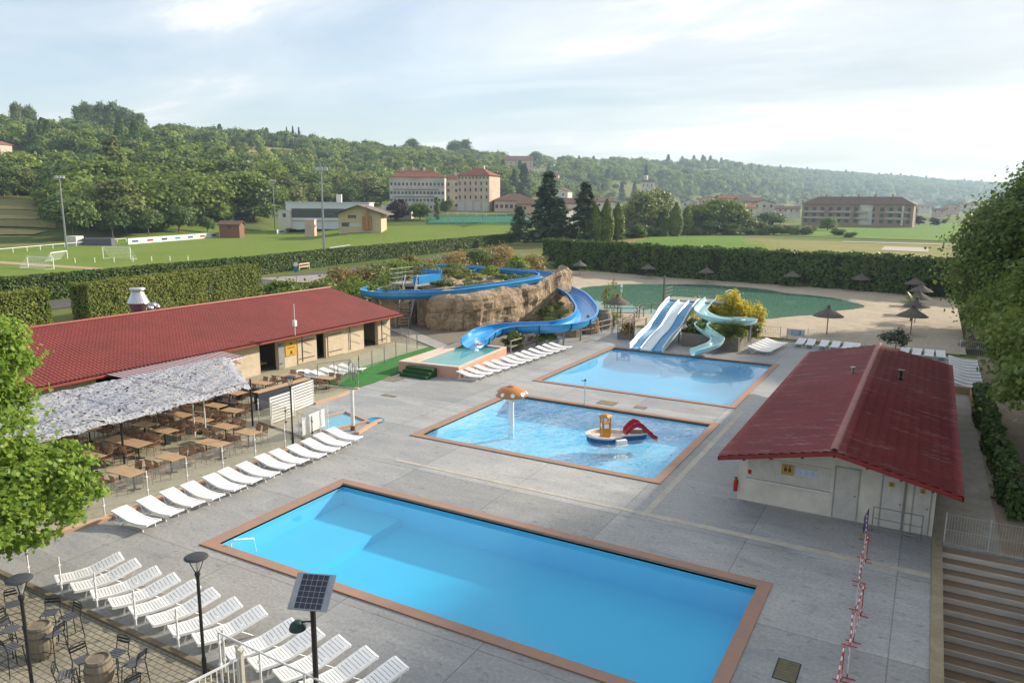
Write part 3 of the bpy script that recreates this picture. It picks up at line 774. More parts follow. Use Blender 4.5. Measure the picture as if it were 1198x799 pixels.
barw = mat('barrel_oak', (.27, .23, .165), .85, (.18, .15, .11), 3, .4, stretch=(2.5, 2.5, .4), fine=11)
def make_barrel():
    t = thing('barrel', 'barrel', 'barrel'); mb = MB()
    mb.lathe((0, 0, 0), [(.27, 0), (.32, .2), (.345, .45), (.32, .7), (.275, .92), (.24, .92), (.24, .87), (0, .87)], 20); part(mb, 'body', barw, t, smooth=False)
    for r_, z in ((.293, .07), (.328, .24), (.333, .63), (.291, .82)): mb = MB(); mb.lathe((0, 0, z), [(r_, 0), (r_+.008, .0), (r_+.006, .04), (r_, .04)], 20); part(mb, 'hoop', mat('hoop_iron', (.18, .15, .12), .6, metal=.4), t)
    mb = MB(); mb.lathe((0, 0, .88), [(.238, 0), (.0, .012)], 20); part(mb, 'lid', mat('barrel_lid', (.24, .20, .15), .85, (.15, .12, .09), 4, .3, fine=9), t); return t
BRK = Kind(make_barrel())
BRK.put((*BR[0], .012), 0, 'oak barrel used as a table, left one behind lamp post', 'oak barrel tables'); BRK.put((*BR[1], .012), .4, 'oak barrel used as a table, right one at bottom edge', 'oak barrel tables')

# ------------------------------------------------------------------ lamps
def make_lamp():
    t = thing('street_lamp', 'lamp', 'lamp'); mb = MB(); mb.tube((0, 0, 0), (0, 0, .5), .06, 8); mb.tube((0, 0, .5), (0, 0, 2.75), .042, 8); mb.lathe((0, 0, 2.72), [(.045, 0), (.075, .08), (.05, .16)], 8); part(mb, 'pole', DARKM, t)
    mb = MB()
    for k in range(3): a = k*2*PI/3+.4; mb.tube((.04*math.cos(a), .04*math.sin(a), 2.85), (.21*math.cos(a), .21*math.sin(a), 3.26), .012, 5)
    part(mb, 'arm_frame', DARKM, t)
    mb = MB(); mb.lathe((0, 0, 2.88), [(.04, 0), (.13, .3), (.13, .36)], 12); part(mb, 'lantern_glass', glassmat('lantern', (.9, .9, .88), .25), t)
    mb = MB(); mb.lathe((0, 0, 3.25), [(.285, 0), (.29, .02), (.24, .05), (.1, .075), (0, .08)], 24); part(mb, 'shade', mat('lamp_shade', (.045, .048, .055), .5), t); return t
LPK = Kind(make_lamp())
q = G(240, 790); LPK.put((q[0], q[1], .01), 0, 'black disc-topped lamp rising past the nearest loungers', 'black disc-topped lamps')
q = G(22, 676, 3.3); LPK.put((q[0], q[1], .01), 1, 'black disc-topped lamp beside the left barrel', 'black disc-topped lamps')
q = G(343, 522); LPK.put((q[0], q[1], .01), 2, 'black disc-topped lamp between restaurant tables and white panel', 'black disc-topped lamps', (1, 1, 1.08))

t = thing('solar_lamp', 'dark pole with tilted solar panel and hooded lamp', 'solar lamp', (*G(372, 832), 0)); q = G(372, 832)
bx, by = G(372, 832)
b2 = G(366, 714, 3.0); bx, by = b2
t.location = (bx, by, 0)
mb = MB(); mb.tube((0, 0, 0), (0, 0, 3.28), .062, 10); part(mb, 'pole', mat('brown_pole', (.055, .045, .045), .45, metal=.4), t)
yaw_ = rad(22)
def rotp(x, y, z):
    v = Matrix.Rotation(yaw_, 3, 'Z') @ (Matrix.Rotation(rad(40), 3, 'X') @ Vector((x*1.13, y*1.15, z))); return (v.x*1.0, v.y, v.z+3.46)
def slab(x0, x1, y0, y1, z0, z1):
    mb = MB(); vs = [rotp(x, y, z) for z in (z0, z1) for x, y in ((x0, y0), (x1, y0), (x1, y1), (x0, y1))]
    return mb.add(vs, [(3, 2, 1, 0), (4, 5, 6, 7), (0, 1, 5, 4), (1, 2, 6, 5), (2, 3, 7, 6), (3, 0, 4, 7)])
part(slab(-.40, .40, -.36, .36, -.03, 0), 'panel_frame', GREYM, t)
part(slab(-.275, .275, -.34, .34, .001, .006), 'solar_cells', mat('cell_blue', (.008, .012, .035), .15, spec=.8), t)
mb = MB()
for i in range(7):
    y = -.34+i*.68/6; vs = [rotp(x, yy, .0085) for x, yy in ((-.275, y-.003), (.275, y-.003), (.275, y+.003), (-.275, y+.003))]; mb.add(vs, [(0, 1, 2, 3)])
for i in range(6):
    x = -.275+i*.11; vs = [rotp(xx, yy, .0095) for xx, yy in ((x-.003, -.34), (x+.003, -.34), (x+.003, .34), (x-.003, .34))]; mb.add(vs, [(0, 1, 2, 3)])
for i in range(1, 6):
    for j in range(1, 5):
        x, y = -.275+j*.11, -.34+i*.68/6; vs = [rotp(x+a, y+b, .0105) for a, b in ((-.011, 0), (0, -.011), (.011, 0), (0, .011))]; mb.add(vs, [(0, 1, 2, 3)])
part(mb, 'cell_lines', mat('cell_line', (.42, .45, .5), .4), t)
dl = -right; mb = MB(); dd = Vector((dl.x, dl.y, 0)).normalized(); a = dd*.36
mb.tube((0, 0, 2.74), (a.x, a.y, 2.72), .02, 6); part(mb, 'lamp_arm', DARKM, t)
mb = MB(); mb.lathe((a.x, a.y, 2.55), [(.19, 0), (.19, .03), (.16, .12), (.08, .19), (0, .21)], 18); part(mb, 'lamp_hood', mat('lamp_green', (.02, .05, .045), .5), t)
# ------------------------------------------------------------------ roofs
def roofmat(name, c1, c2, stain=0.0, mortar=(.10, .012, .012)):
    m, nt, out = newmat(name); p = nd(nt, 'BsdfPrincipled'); p.inputs['Roughness'].default_value = .62; p.inputs['Specular IOR Level'].default_value = .3
    v = coords(nt); n_ = noise(nt, v, .45, 6, .65); n2 = noise(nt, v, 7, 4)
    c = mixc(nt, ramp(nt, n_, [(.35, 0), (.65, 1)]), c1, c2); c = mixc(nt, ramp(nt, n2, [(.4, 0), (.8, .45)]), c, mortar)
    st = noise(nt, coords(nt, (.5, 3, 1)), .8, 6, .7); c = mixc(nt, ramp(nt, st, [(.55, 0), (.72, stain)]), c, (.36, .27, .26)); lg = noise(nt, v, .16, 4); c = mixc(nt, ramp(nt, lg, [(.4, 0), (.65, .35)]), c, tuple(min(1, q*.62) for q in c1)); sp_ = noise(nt, v, 14, 2); c = mixc(nt, ramp(nt, sp_, [(.70, 0), (.76, .4)]), c, (.30, .22, .18))
    nt.links.new(c, p.inputs['Base Color']); nt.links.new(p.outputs[0], out.inputs[0]); return m
ROOFR = roofmat('red_roof', (.245, .046, .041), (.185, .038, .035)); ROOFH = roofmat('red_hut_roof', (.27, .050, .050), (.20, .040, .042), .75)
def tiled(xa, za, xb, zb, y0, y1, per, rows, amp=.03, step=.03):
    # slope from ridge (xa, za) to eave (xb, zb), corrugations run down the slope
    mb = MB(); ny = int((y1-y0)/per*4)+1; xs = []
    for r_ in range(rows):
        xs += [(r_/rows+1e-4, step*1.0), ((r_+.985)/rows, step*1.0+.0)]
    prof = []
    for r_ in range(rows):
        prof.append((r_/rows, 0)); prof.append(((r_+1)/rows-1e-3, step))
    vs = []; nrm = Vector((-(zb-za), 0, (xb-xa))).normalized(); nrm = nrm if nrm.z > 0 else -nrm
    for j in range(ny+1):
        y = y0+(y1-y0)*j/ny; h = amp*(math.cos(2*PI*y/per))
        for t, s_ in prof:
            q = Vector((xa+(xb-xa)*t, y, za+(zb-za)*t))+nrm*(h+s_); vs.append(q)
    n = len(prof)
    return mb.add(vs, [(j*n+i, j*n+i+1, (j+1)*n+i+1, (j+1)*n+i) for j in range(ny) for i in range(n-1)])

# ------------------------------------------------------------------ right hand hut
HX0, HX1, HY0, HY1 = -6.1, .97, 30.0, 51.0; RX, RZ = -2.42, 3.22
EL, ER, EZ = -6.55, 1.72, 2.32
RY0, RY1 = 28.15, 52.2
t = thing('service_hut', 'white service hut with dark red gabled roof on the right', 'building', ((HX0+HX1)/2, (HY0+HY1)/2, 0)); hut = t
def zroof(x): return RZ-.16-(RZ-EZ)*(abs(x-RX)/((RX-EL) if x < RX else (ER-RX)))
mb = MB()
def gable(y, th):
    pts = [(HX0, 0), (HX1, 0), (HX1, zroof(HX1)), (RX, zroof(RX)), (HX0, zroof(HX0))]
    vs = [(x, y, z) for x, z in pts]+[(x, y+th, z) for x, z in pts]
    mb.add(vs, [(0, 1, 2, 3, 4), (9, 8, 7, 6, 5)]+[(i, 5+i, 5+(i+1) % 5, (i+1) % 5) for i in range(5)])
gable(HY0, .2); gable(HY1-.2, .2)
mb.bb(HX0, HX0+.2, HY0+.2, HY1-.2, 0, zroof(HX0+.2)); mb.bb(HX1-.2, HX1, HY0+.2, HY1-.2, 0, zroof(HX1))
part(mb, 'wall', HUTW, t, True)
rf = part(tiled(RX, RZ, EL, EZ, RY0, RY1, .26, 11, .024, .045), 'roof_slope', ROOFH, t, True, True, label='left slope of the dark red roof')
part(tiled(RX, RZ, ER, EZ, RY0, RY1, .26, 11, .045, .045), 'roof_slope', ROOFH, t, True, True, label='right slope of the dark red roof')
mb = MB()
for xe, ze in ((EL, EZ), (ER, EZ)):
    for y in (RY0+.03, RY1-.03): mb.bar((RX, y, RZ-.09), (xe, y, ze-.09), .06, .16)
for xe in (EL+.02, ER-.02): mb.bar((xe, RY0, EZ-.08), (xe, RY1, EZ-.08), .05, .14)
mb.add([(RX, RY0+.06, RZ-.05), (EL+.05, RY0+.06, EZ-.05), (EL+.05, RY1-.06, EZ-.05), (RX, RY1-.06, RZ-.05), (ER-.05, RY0+.06, EZ-.05), (ER-.05, RY1-.06, EZ-.05)], [(0, 1, 2, 3), (0, 3, 5, 4)])
part(mb, 'fascia', mat('dark_red_trim', (.26, .03, .03), .5), t, True)
mb = MB()
for i in range(60):
    y = RY0+i*(RY1-RY0)/60; vs = []
    for k in range(7):
        a = PI*k/6; vs += [(RX-.13*math.cos(a), y, RZ+.03+.10*math.sin(a)), (RX-.16*math.cos(a), y+.43, RZ+.05+.125*math.sin(a))]
    mb.add(vs, [(2*k, 2*k+2, 2*k+3, 2*k+1) for k in range(6)])
part(mb, 'ridge_cap', mat('ridge_tile', (.36, .14, .12), .6, (.28, .10, .09), 3), t, True, True)
mb = MB()
for x in (-5.6, -4.6, -3.5, -2.42, -1.3, -.2, .8):
    mb.bar((x, RY0+.15, zroof(x)-.05), (x, HY0, zroof(x)-.05), .09, .12)
part(mb, 'rafter', mat('rafter_red', (.13, .03, .03), .6), t, True)
# roof vents
for (px, py), z, s_, lab in (((997, 440), 2.95, 'grey', 'grey pipe vent'), ((1053, 449), 2.7, 'dark', 'dark pipe vent with cap')):
    q = G(px, py, z); mb = MB(); c_ = (q[0], q[1], z-.15)
    if s_ == 'grey': mb.lathe(c_, [(.07, 0), (.07, .6), (.13, .6), (.13, .66), (0, .68)], 10)
    else: mb.lathe(c_, [(.10, 0), (.10, .42), (.13, .42), (.13, .5), (.07, .5), (.07, .85), (.2, .85), (.2, .9), (0, .93)], 10)
    part(mb, 'roof_vent', GREYM if s_ == 'grey' else DARKM, t, True, label=lab)
# facade facing the camera, local helpers in the wall plane
def fac(x0, x1, z0, z1, name, m, d=.03, parent=None, lab=None, y=None):
    mb = MB(); y = HY0 if y is None else y; mb.bb(x0, x1, y-d, y-.004, z0, z1); return part(mb, name, m, parent or hut, True, label=lab)
def ribs(x0, x1, z0, z1, n, d=.035):
    mb = MB(); mb.bb(x0, x1, HY0-.03, HY0-.005, z0, z1)
    for i in range(n):
        x = x0+(i+.5)*(x1-x0)/n; mb.bb(x-.012, x+.012, HY0-.045, HY0-.031, z0+.02, z1-.02)
    return mb
hatch = mat('hatch_white', (.64, .61, .55), .6)
h_ = part(ribs(-5.75, -2.62, 1.06, 1.95, 30), 'serving_hatch', hatch, t, True)
mb = MB(); mb.bb(-5.78, -2.6, HY0-.16, HY0-.006, .96, 1.02); part(mb, 'sill', WMETAL, h_); h_.children[0].data.transform(Matrix.Translation(-Vector(hut.location)))
for x0, x1, nm in ((-2.43, -1.62, 14), (-.78, -.08, 0), (.28, .80, 0)):
    mb = ribs(x0, x1, .03, 2.06 if x0 < -1 else 1.98, nm) if nm else MB().bb(x0, x1, HY0-.03, HY0-.005, .03, 2.02 if x0 < 0 else 1.86)
    if not nm:
        for xx in (x0+.1, x0+.3, x1-.1): mb.bb(xx-.01, xx+.01, HY0-.04, HY0-.031, .05, 1.8)
    d_ = part(mb, 'door', hatch, t, True)
    mb = MB(); mb.bb(x1-.12, x1-.06, HY0-.09, HY0-.045, 1.0, 1.04); hh = part(mb, 'handle', GREYM, d_); hh.data.transform(Matrix.Translation(-Vector(hut.location)))
mb = MB()
for x0, x1, z1 in ((-2.43, -1.62, 2.06), (-.78, -.08, 2.02), (.28, .80, 1.86)):
    mb.bb(x0-.05, x0-.004, HY0-.04, HY0-.004, 0.03, z1); mb.bb(x1+.004, x1+.05, HY0-.04, HY0-.004, 0.03, z1); mb.bb(x0-.05, x1+.05, HY0-.04, HY0-.004, z1+.003, z1+.05)
part(mb, 'door_frame', mat('frame_grey', (.36, .36, .34), .6), t, True)
mb = MB(); mb.tube((-.02, HY0-.06, 0), (-.02, HY0-.06, 2.25), .03, 6); part(mb, 'downpipe', mat('pipe_grey', (.25, .25, .25), .5), t, True)
def picto(mbs, x, z, s, y):      # small figure in the wall plane: round head over a body
    mbs.add([(x+s*.16*math.cos(a*PI/4), y, z+s*.36+s*.16*math.sin(a*PI/4)) for a in range(8)], [tuple(range(8))])
    mbs.add([(x-s*.2, y, z+s*.12), (x+s*.2, y, z+s*.12), (x+s*.28, y, z-s*.25), (x-s*.28, y, z-s*.25)], [(0, 1, 2, 3)])
    for k in (-.1, .1): mbs.add([(x+k*s-s*.06, y, z-s*.25), (x+k*s+s*.06, y, z-s*.25), (x+k*s+s*.06, y, z-s*.55), (x+k*s-s*.06, y, z-s*.55)], [(0, 1, 2, 3)])
for x0, x1, z0, z1, kind in ((-4.42, -3.98, 1.42, 1.84, 2), (-.60, -.42, 1.66, 1.83, 1), (.44, .62, 1.60, 1.77, 1)):
    s_ = fac(x0, x1, z0, z1, 'pictogram_sign', SIGNO, .05, None, 'orange pictogram sign', HY0-.045 if kind == 2 else HY0-.032)
    mb = MB(); yy = (HY0-.045 if kind == 2 else HY0-.032)-.054
    if kind == 2: picto(mb, -4.28, 1.67, .24, yy); picto(mb, -4.12, 1.67, .24, yy)
    else: picto(mb, (x0+x1)/2, (z0+z1)/2+.01, .11, yy)
    k = part(mb, 'pictogram', BLACK, s_); k.data.transform(Matrix.Translation(-Vector(hut.location)))
s_ = fac(-3.88, -3.12, 1.48, 1.76, 'notice', mat('pale_blue_notice', (.62, .70, .80), .4), .012, None, 'pale blue notice sheets', HY0-.048)
mb = MB()
for i in range(3):
    for j in range(4): mb.add([(-3.84+i*.25, HY0-.062, 1.52+j*.055), (-3.66+i*.25, HY0-.062, 1.52+j*.055), (-3.66+i*.25, HY0-.062, 1.535+j*.055), (-3.84+i*.25, HY0-.062, 1.535+j*.055)], [(0, 1, 2, 3)])
k = part(mb, 'print_lines', mat('blue_print', (.25, .35, .6), .5), s_); k.data.transform(Matrix.Translation(-Vector(hut.location)))
s_ = fac(-5.72, -5.58, 1.18, 1.36, 'extinguisher_sign', REDP, .012, None, None, HY0-.048)
t = thing('fire_extinguisher', 'red fire extinguisher hanging on the hut corner', 'fire extinguisher', (-6.18, 29.93, .35))
mb = MB(); mb.lathe((0, 0, 0), [(.08, 0), (.085, .04), (.085, .42), (.05, .5), (.02, .52), (.02, .56)], 12); part(mb, 'cylinder', REDP, t, smooth=False)
mb = MB(); mb.box(0, 0, .58, .12, .03, .04); mb.path([(.03, 0, .56), (.09, -.02, .45), (.08, -.03, .2)], .012, 5); part(mb, 'handle', BLACK, t)
# barred rail in front of the toilets
t = thing('metal_rail', 'grey metal rail in front of the two hut toilet doors', 'railing', (.0, 29.2, 0)); a, b = Vector((-1.0, 29.35, 0)), Vector((.62, 29.3, 0))
mb = MB()
for z in (.15, .55, .98): mb.tube(a+Vector((0, 0, z)), b+Vector((0, 0, z)), .018, 6)
part(mb, 'bar', GREYM, t, True)
for q in (a, b): mb = MB(); mb.tube(q, q+Vector((0, 0, .98)), .02, 6); mb.box(q.x, q.y, .01, .25, .1, .02); part(mb, 'post', GREYM, t, True)

# red and white crowd barriers
m, nt, out = newmat('red_white'); p = nd(nt, 'BsdfPrincipled'); p.inputs['Roughness'].default_value = .4
wv = nt.nodes.new('ShaderNodeTexWave'); wv.bands_direction = 'X'; wv.inputs['Scale'].default_value = .75; nt.links.new(coords(nt), wv.inputs[0])
c = mixc(nt, ramp(nt, wv.outputs[0], [(.58, 0), (.60, 1)]), (.42, .03, .03), (.75, .72, .70)); nt.links.new(c, p.inputs['Base Color']); nt.links.new(p.outputs[0], out.inputs[0]); RW = m
def make_barrier(topm, lab):
    t = thing('crowd_barrier', lab, 'barrier'); L = 1.9
    mb = MB(); mb.tube((-L/2, 0, .98), (L/2, 0, .98), .019, 6); mb.tube((-L/2, 0, .25), (L/2, 0, .25), .013, 6); mb.tube((-L/2, 0, .25), (-L/2, 0, .98), .014, 6); mb.tube((L/2, 0, .25), (L/2, 0, .98), .014, 6)
    part(mb, 'outer_frame', topm, t); mb = MB()
    for i in range(9): x = -L/2+L*(i+1)/10; mb.tube((x, 0, .25), (x, 0, .98), .006, 4)
    part(mb, 'upright_bars', topm, t)
    for s in (-1, 1): mb = MB(); mb.tube((s*L*.42, -.2, .02), (s*L*.42, .2, .02), .013, 6); mb.tube((s*L*.42, 0, .02), (s*L*.42, 0, .25), .018, 6); part(mb, 'foot', REDP if topm is RW else topm, t)
    return t
BAK = Kind(make_barrier(RW, 'barrier'))
for i, (y, x, r_) in enumerate(((27.6, -1.12, .05), (25.7, -1.02, -.05), (23.8, -1.0, .02), (21.95, -.86, -.04), (20.1, -.92, .06), (18.3, -1.0, .0))):
    BAK.put((x, y, .002), PI/2+r_, f'red and white crowd barrier, {ordw(i)} counting from the hut' if i < 6 else 'extra red and white barrier overlapping the line near its lower end', 'crowd barriers in line')
bl = make_barrier(mat('blue_paint', (.02, .07, .22), .4), 'blue and yellow barrier standing end-on closest to the hut'); bl.scale = (.5, 1, .8); bl.location = (-1.2, 29.05, .002); bl.rotation_euler = (0, 0, PI/2-.08)
bl.children[0].data.materials[0] = mat('yellow_paint', (.55, .42, .03), .4)

# floor grates
gm = mat('grate_slats', (.16, .14, .06), .7, (.11, .10, .05), 4)
def grate(x0, x1, y0, y1, lab, m=gm, n=8):
    t = thing('floor_grate', lab, 'drain grate', (x0, y0, 0), group='grates let into the deck'); mb = MB()
    P_ = [(x0, y0, .006), (x1, y0, .006), (x1, y1, .006), (x0, y1, .006)]
    for a, b in zip(P_, P_[1:]+P_[:1]): mb.bar(a, b, .03, .012)
    part(mb, 'frame', BLACK, t, True); mb = MB()
    for i in range(n): y = y0+(i+.5)*(y1-y0)/n; mb.bb(x0+.02, x1-.02, y-(y1-y0)/n*.4, y+(y1-y0)/n*.4, .001, .011)
    part(mb, 'slats', m, t, True)
grate(-2.56, -2.0, 18.4, 19.35, 'greenish slatted grate beside the big pool corner'); grate(-.75, .5, 17.9, 18.9, 'long slatted grate at the bottom beside barriers')
brg = mat('brown_plate', (.22, .17, .10), .8, (.30, .26, .18), 3)
grate(-17.0, -15.9, 40.75, 41.6, 'brown plate beside the pool shower between two pools', brg, 5); grate(-14.7, -14.0, 41.0, 41.5, 'small dark plate between middle and far pool', brg, 4)
x_, y_ = G(455, 443); grate(x_-.9, x_+.9, y_-.6, y_+.6, 'rusty plate in the deck near the green turf', brg, 5); x_, y_ = G(455, 463); grate(x_-.5, x_+.5, y_-.18, y_+.18, 'small rusty plate in the deck left of mushroom pool', brg, 3)
t = thing('pool_shower', 'slim white shower post between middle and far pool', 'shower', (*G(684, 474), 0)); mb = MB(); mb.tube((0, 0, 0), (0, 0, 1.5), .05, 8); part(mb, 'post', WMETAL, t); mb = MB(); mb.tube((0, 0, 1.5), (-.25, 0, 1.5), .025, 6); mb.lathe((0, 0, 1.5), [(.06, 0), (.06, .1), (0, .12)], 8); part(mb, 'shower_head', DARKM, t)
t = thing('pool_handrail', 'white handrail in the near left corner of big pool', 'handrail', (-20.6, 16.5, 0)); mb = MB(); mb.path([(0, .0, -.6), (0, 0, .12), (.05, .1, .22), (.1, .9, -.05), (.1, 1.0, -.6)], .022, 6); part(mb, 'tube', WHITE, t)

# ------------------------------------------------------------------ timber steps beside the deck
t = thing('timber_steps', 'wide weathered timber staircase descending beside the hut deck', 'staircase', (1.3, 29.3, 0))
tr = mat('step_wood', (.19, .135, .088), .8, (.29, .215, .145), 1.3, .4, stretch=(.5, 5, 1), fine=5); ns = mat('step_edge', (.58, .53, .46), .8, (.44, .39, .33), 2, .2, stretch=(.5, 3, 3))
mb = MB(); mb2 = MB()
for i in range(18):
    y1 = 29.3-.52*i; z = -.02-.17*i; mb.bb(1.3, 4.1, y1-.5, y1+.02, z-.13, z); mb2.bb(1.3, 4.1, y1-.55, y1-.505, z-.16, z+.015)
part(mb, 'tread', tr, t, True); part(mb2, 'nosing', ns, t, True)
mb = MB(); mb.bb(.98, 1.3, 11.4, 29.6, -4.5, .10); single(mb, 'retaining_wall', mat('ochre_wall', (.30, .24, .14), .85, (.38, .33, .22), .8, .2, fine=4), 'low ochre concrete wall between grey deck and timber steps', 'wall', (1.15, 20, 0))
mb = MB(); mb.bb(4.1, 4.35, 19, 30.0, -4.5, -.1); single(mb, 'stair_wall', CONC, 'concrete wall along the right side of timber steps', 'wall', (4.2, 24, 0))
mb = MB(); mb.bb(1.3, 4.1, 29.42, 29.6, -4, .03); single(mb, 'landing_edge', CONC, 'concrete edge at the top of the timber steps', 'kerb', (2.6, 29.5, 0))
def wire_fence(pts, h, lab, every=1.6, m=WMETAL, step=.09, r=.007, rr=.03, z0=0, grp='white wire fences'):
    t = thing('wire_fence', lab, 'fence', (pts[0][0], pts[0][1], z0), group=grp); mb = MB(); P_ = []
    for (x0, y0), (x1, y1) in zip(pts, pts[1:]):
        a = Vector((x0, y0, z0)); b = Vector((x1, y1, z0)); L = (b-a).length; n = max(1, round(L/every))
        for i in range(n+1): P_.append(a+(b-a)*i/n)
        k = max(2, round(L/step))
        for i in range(k+1): q = a+(b-a)*i/k; mb.bar(q+Vector((0, 0, .05)), q+Vector((0, 0, h)), r*1.6, r*1.6)
        for z in (.06, h*.5, h): mb.bar(a+Vector((0, 0, z)), b+Vector((0, 0, z)), r*2, r*2.4)
    part(mb, 'wire_panel', m, t, True)
    for q in P_: mb = MB(); mb.tube(q, q+Vector((0, 0, h+.08)), rr, 6); part(mb, 'post', m, t, True)
    return t
wire_fence([(1.35, 29.52), (4.05, 29.52)], 1.15, 'white wire fence across the top of timber steps', r=.0045, m=mat('dull_white_wire', (.5, .5, .48), .5))
t = thing('white_panel_fence', 'smooth white sheet fence descending right of the timber steps', 'fence', (4.2, 25, 0)); mb = MB(); mb.add([(4.2, 29.6, -.1), (4.2, 20, -3.2), (4.2, 20, -1.9), (4.2, 29.6, 1.15), (4.23, 29.6, -.1), (4.23, 20, -3.2), (4.23, 20, -1.9), (4.23, 29.6, 1.15)], [(0, 1, 2, 3), (7, 6, 5, 4), (3, 2, 6, 7), (0, 3, 7, 4)])
part(mb, 'sheet_panel', mat('pale_sheet', (.55, .58, .60), .4), t, True)
# path and soil right of the hut
mb = MB(); mb.sheet([(.98, 29.5), (3.15, 29.5), (2.95, 55.2), (.98, 55.2)], .004); struct(mb, 'side_path', mat('path_concrete', (.36, .33, .28), .9, (.26, .24, .20), .9, .4, fine=3))
mb = MB(); mb.sheet([(3.15, 29.5), (9.5, 29.5), (9.5, 70), (3.9, 70), (3.9, 55.2), (2.95, 55.2)], .008); struct(mb, 'bare_soil', mat('soil', (.24, .185, .13), .95, (.32, .26, .19), .7, .5, fine=4))
mb = MB(); mb.bb(1.7, 3.7, 55.0, 55.2, 0, .5); single(mb, 'low_wall', mat('yellow_wall', (.38, .29, .16), .85), 'low ochre wall behind the hut below right hand loungers', 'wall', (2.7, 55.1, 0))
mb = MB(); mb.bar((2.95, 49.0, .2), (2.95, 55, .2), .08, .5); single(mb, 'timber_border', mat('orange_timber', (.36, .19, .09), .7), 'orange timber border beside the side path and ivy', 'border', (2.95, 52, 0))

# ------------------------------------------------------------------ restaurant
t = thing('restaurant', 'long cream restaurant with red tiled roof at the left', 'building', (-44, 30, 0)); rest = t
WX = -40.35; RW0, RW1 = 6.0, 50.2; WH = 2.55
mb = MB()
ops = [(35.75, 37.4, 0, 2.12), (41.3, 42.3, 0, 2.0), (46.75, 48.45, 0, 2.1), (29.2, 30.6, 0, 2.1), (24.0, 26.5, .9, 2.1)]
ys = sorted([RW0, RW1]+[o[0] for o in ops]+[o[1] for o in ops])
for a, b in zip(ys, ys[1:]):
    o = next((o for o in ops if o[0] <= a and b <= o[1]), None)
    if o is None: mb.bb(WX-.25, WX, a, b, 0, WH)
    else:
        mb.bb(WX-.25, WX, a, b, o[3], WH)
        if o[2] > 0: mb.bb(WX-.25, WX, a, b, 0, o[2])
mb.bb(-55.0, -54.75, RW0, RW1, 0, WH); 
for y in (RW0, RW1-.25):
    vs = [(x, yy, z) for yy in (y, y+.25) for x, z in ((-54.75, 0), (WX-.25, 0), (WX-.25, WH), (-47.6, 4.0), (-54.75, WH))]
    mb.add(vs, [(0, 1, 2, 3, 4), (9, 8, 7, 6, 5)]+[(i, 5+i, 5+(i+1) % 5, (i+1) % 5) for i in range(5)])
part(mb, 'wall', CREAM, t, True)
mb = MB(); mb.bb(-46.9, -46.8, RW0+.3, RW1-.3, 0, 2.5); mb.quad((-46.9, RW0+.3, .03), (WX-.25, RW0+.3, .03), (WX-.25, RW1-.3, .03), (-46.9, RW1-.3, .03)); mb.quad((-46.9, RW0+.3, 2.52), (WX-.25, RW0+.3, 2.52), (WX-.25, RW1-.3, 2.52), (-46.9, RW1-.3, 2.52))
for y in (38.5, 44.6): mb.bb(-46.8, WX-.27, y, y+.1, 0, 2.5)
part(mb, 'interior', mat('dim_interior', (.20, .17, .15), .9), t, True)
part(tiled(-47.7, 4.22, -39.45, 2.46, 5.5, 50.85, .24, 24, .035, .035), 'roof_slope', ROOFR, t, True, True, label='sunlit slope of the red tiled roof')
part(tiled(-47.7, 4.22, -56.0, 2.46, 5.5, 50.85, .19, 26, .016, .018), 'roof_slope', ROOFR, t, True, True, label='rear slope of the red tiled roof')
mb = MB(); mb.bar((-39.5, 5.5, 2.36), (-39.5, 50.85, 2.36), .05, .14); 
for y in (5.53, 50.82): mb.bar((-47.7, y, 4.13), (-39.5, y, 2.38), .05, .14); mb.bar((-47.7, y, 4.13), (-55.9, y, 2.38), .05, .14)
mb.tube((-47.7, 5.5, 4.27), (-47.7, 50.85, 4.27), .09, 8)
part(mb, 'roof_edge', mat('roof_edge_red', (.30, .07, .05), .5), t, True)
mb = MB(); mb.quad((-39.6, 5.6, 2.33), (WX, 5.6, 2.33), (WX, 50.7, 2.33), (-39.6, 50.7, 2.33)); part(mb, 'soffit', mat('soffit', (.45, .36, .25), .8), t, True)
# open leaves, doors, sign, wall lamps
creamdoor = mat('cream_shutter', (.60, .50, .36), .7)
for y0, y1, z1 in ((37.42, 38.0, 2.1), (39.3, 41.2, 2.05), (42.5, 44.3, 2.05), (48.5, 49.7, 2.1)):
    mb = MB(); mb.bb(WX+.012, WX+.055, y0, y1, .06, z1)
    s_ = part(mb, 'shutter', creamdoor if y0 > 38 else mat('grey_leaf', (.30, .29, .27), .6), t, True)
    mb = MB()
    for z in (.4, z1-.3): mb.bb(WX+.058, WX+.075, y0+.05, y1-.25, z, z+.05)
    k = part(mb, 'strap_hinge', BLACK, s_); k.data.transform(Matrix.Translation(-Vector(rest.location)))
mb = MB(); mb.bb(WX+.012, WX+.06, 38.1, 39.2, .85, 2.05)
s_ = part(mb, 'pictogram_sign', mat('yellow_sign', (.62, .38, .06), .5), t, True, label='yellow sign with two dark pictograms')
mb = MB(); X = WX+.064
for cz, k in ((1.74, 0), (1.12, 1)):
    mb.add([(X, 38.65+.11*math.cos(a*PI/5), cz+.11*math.sin(a*PI/5)) for a in range(10)], [tuple(range(10))])
    if k: mb.add([(X, 38.45, .93), (X, 38.62, 1.1), (X, 38.86, .92), (X, 38.80, .90), (X, 38.62, 1.0), (X, 38.5, .9)], [(0, 1, 2, 3, 4, 5)])
for y in (38.3, 38.45, 38.6, 38.75, 38.9): mb.add([(X, y, 1.40), (X, y+.1, 1.40), (X, y+.1, 1.48), (X, y, 1.48)], [(0, 1, 2, 3)])
k = part(mb, 'pictogram', mat('sign_dark', (.20, .07, .02), .5), s_); k.data.transform(Matrix.Translation(-Vector(rest.location)))
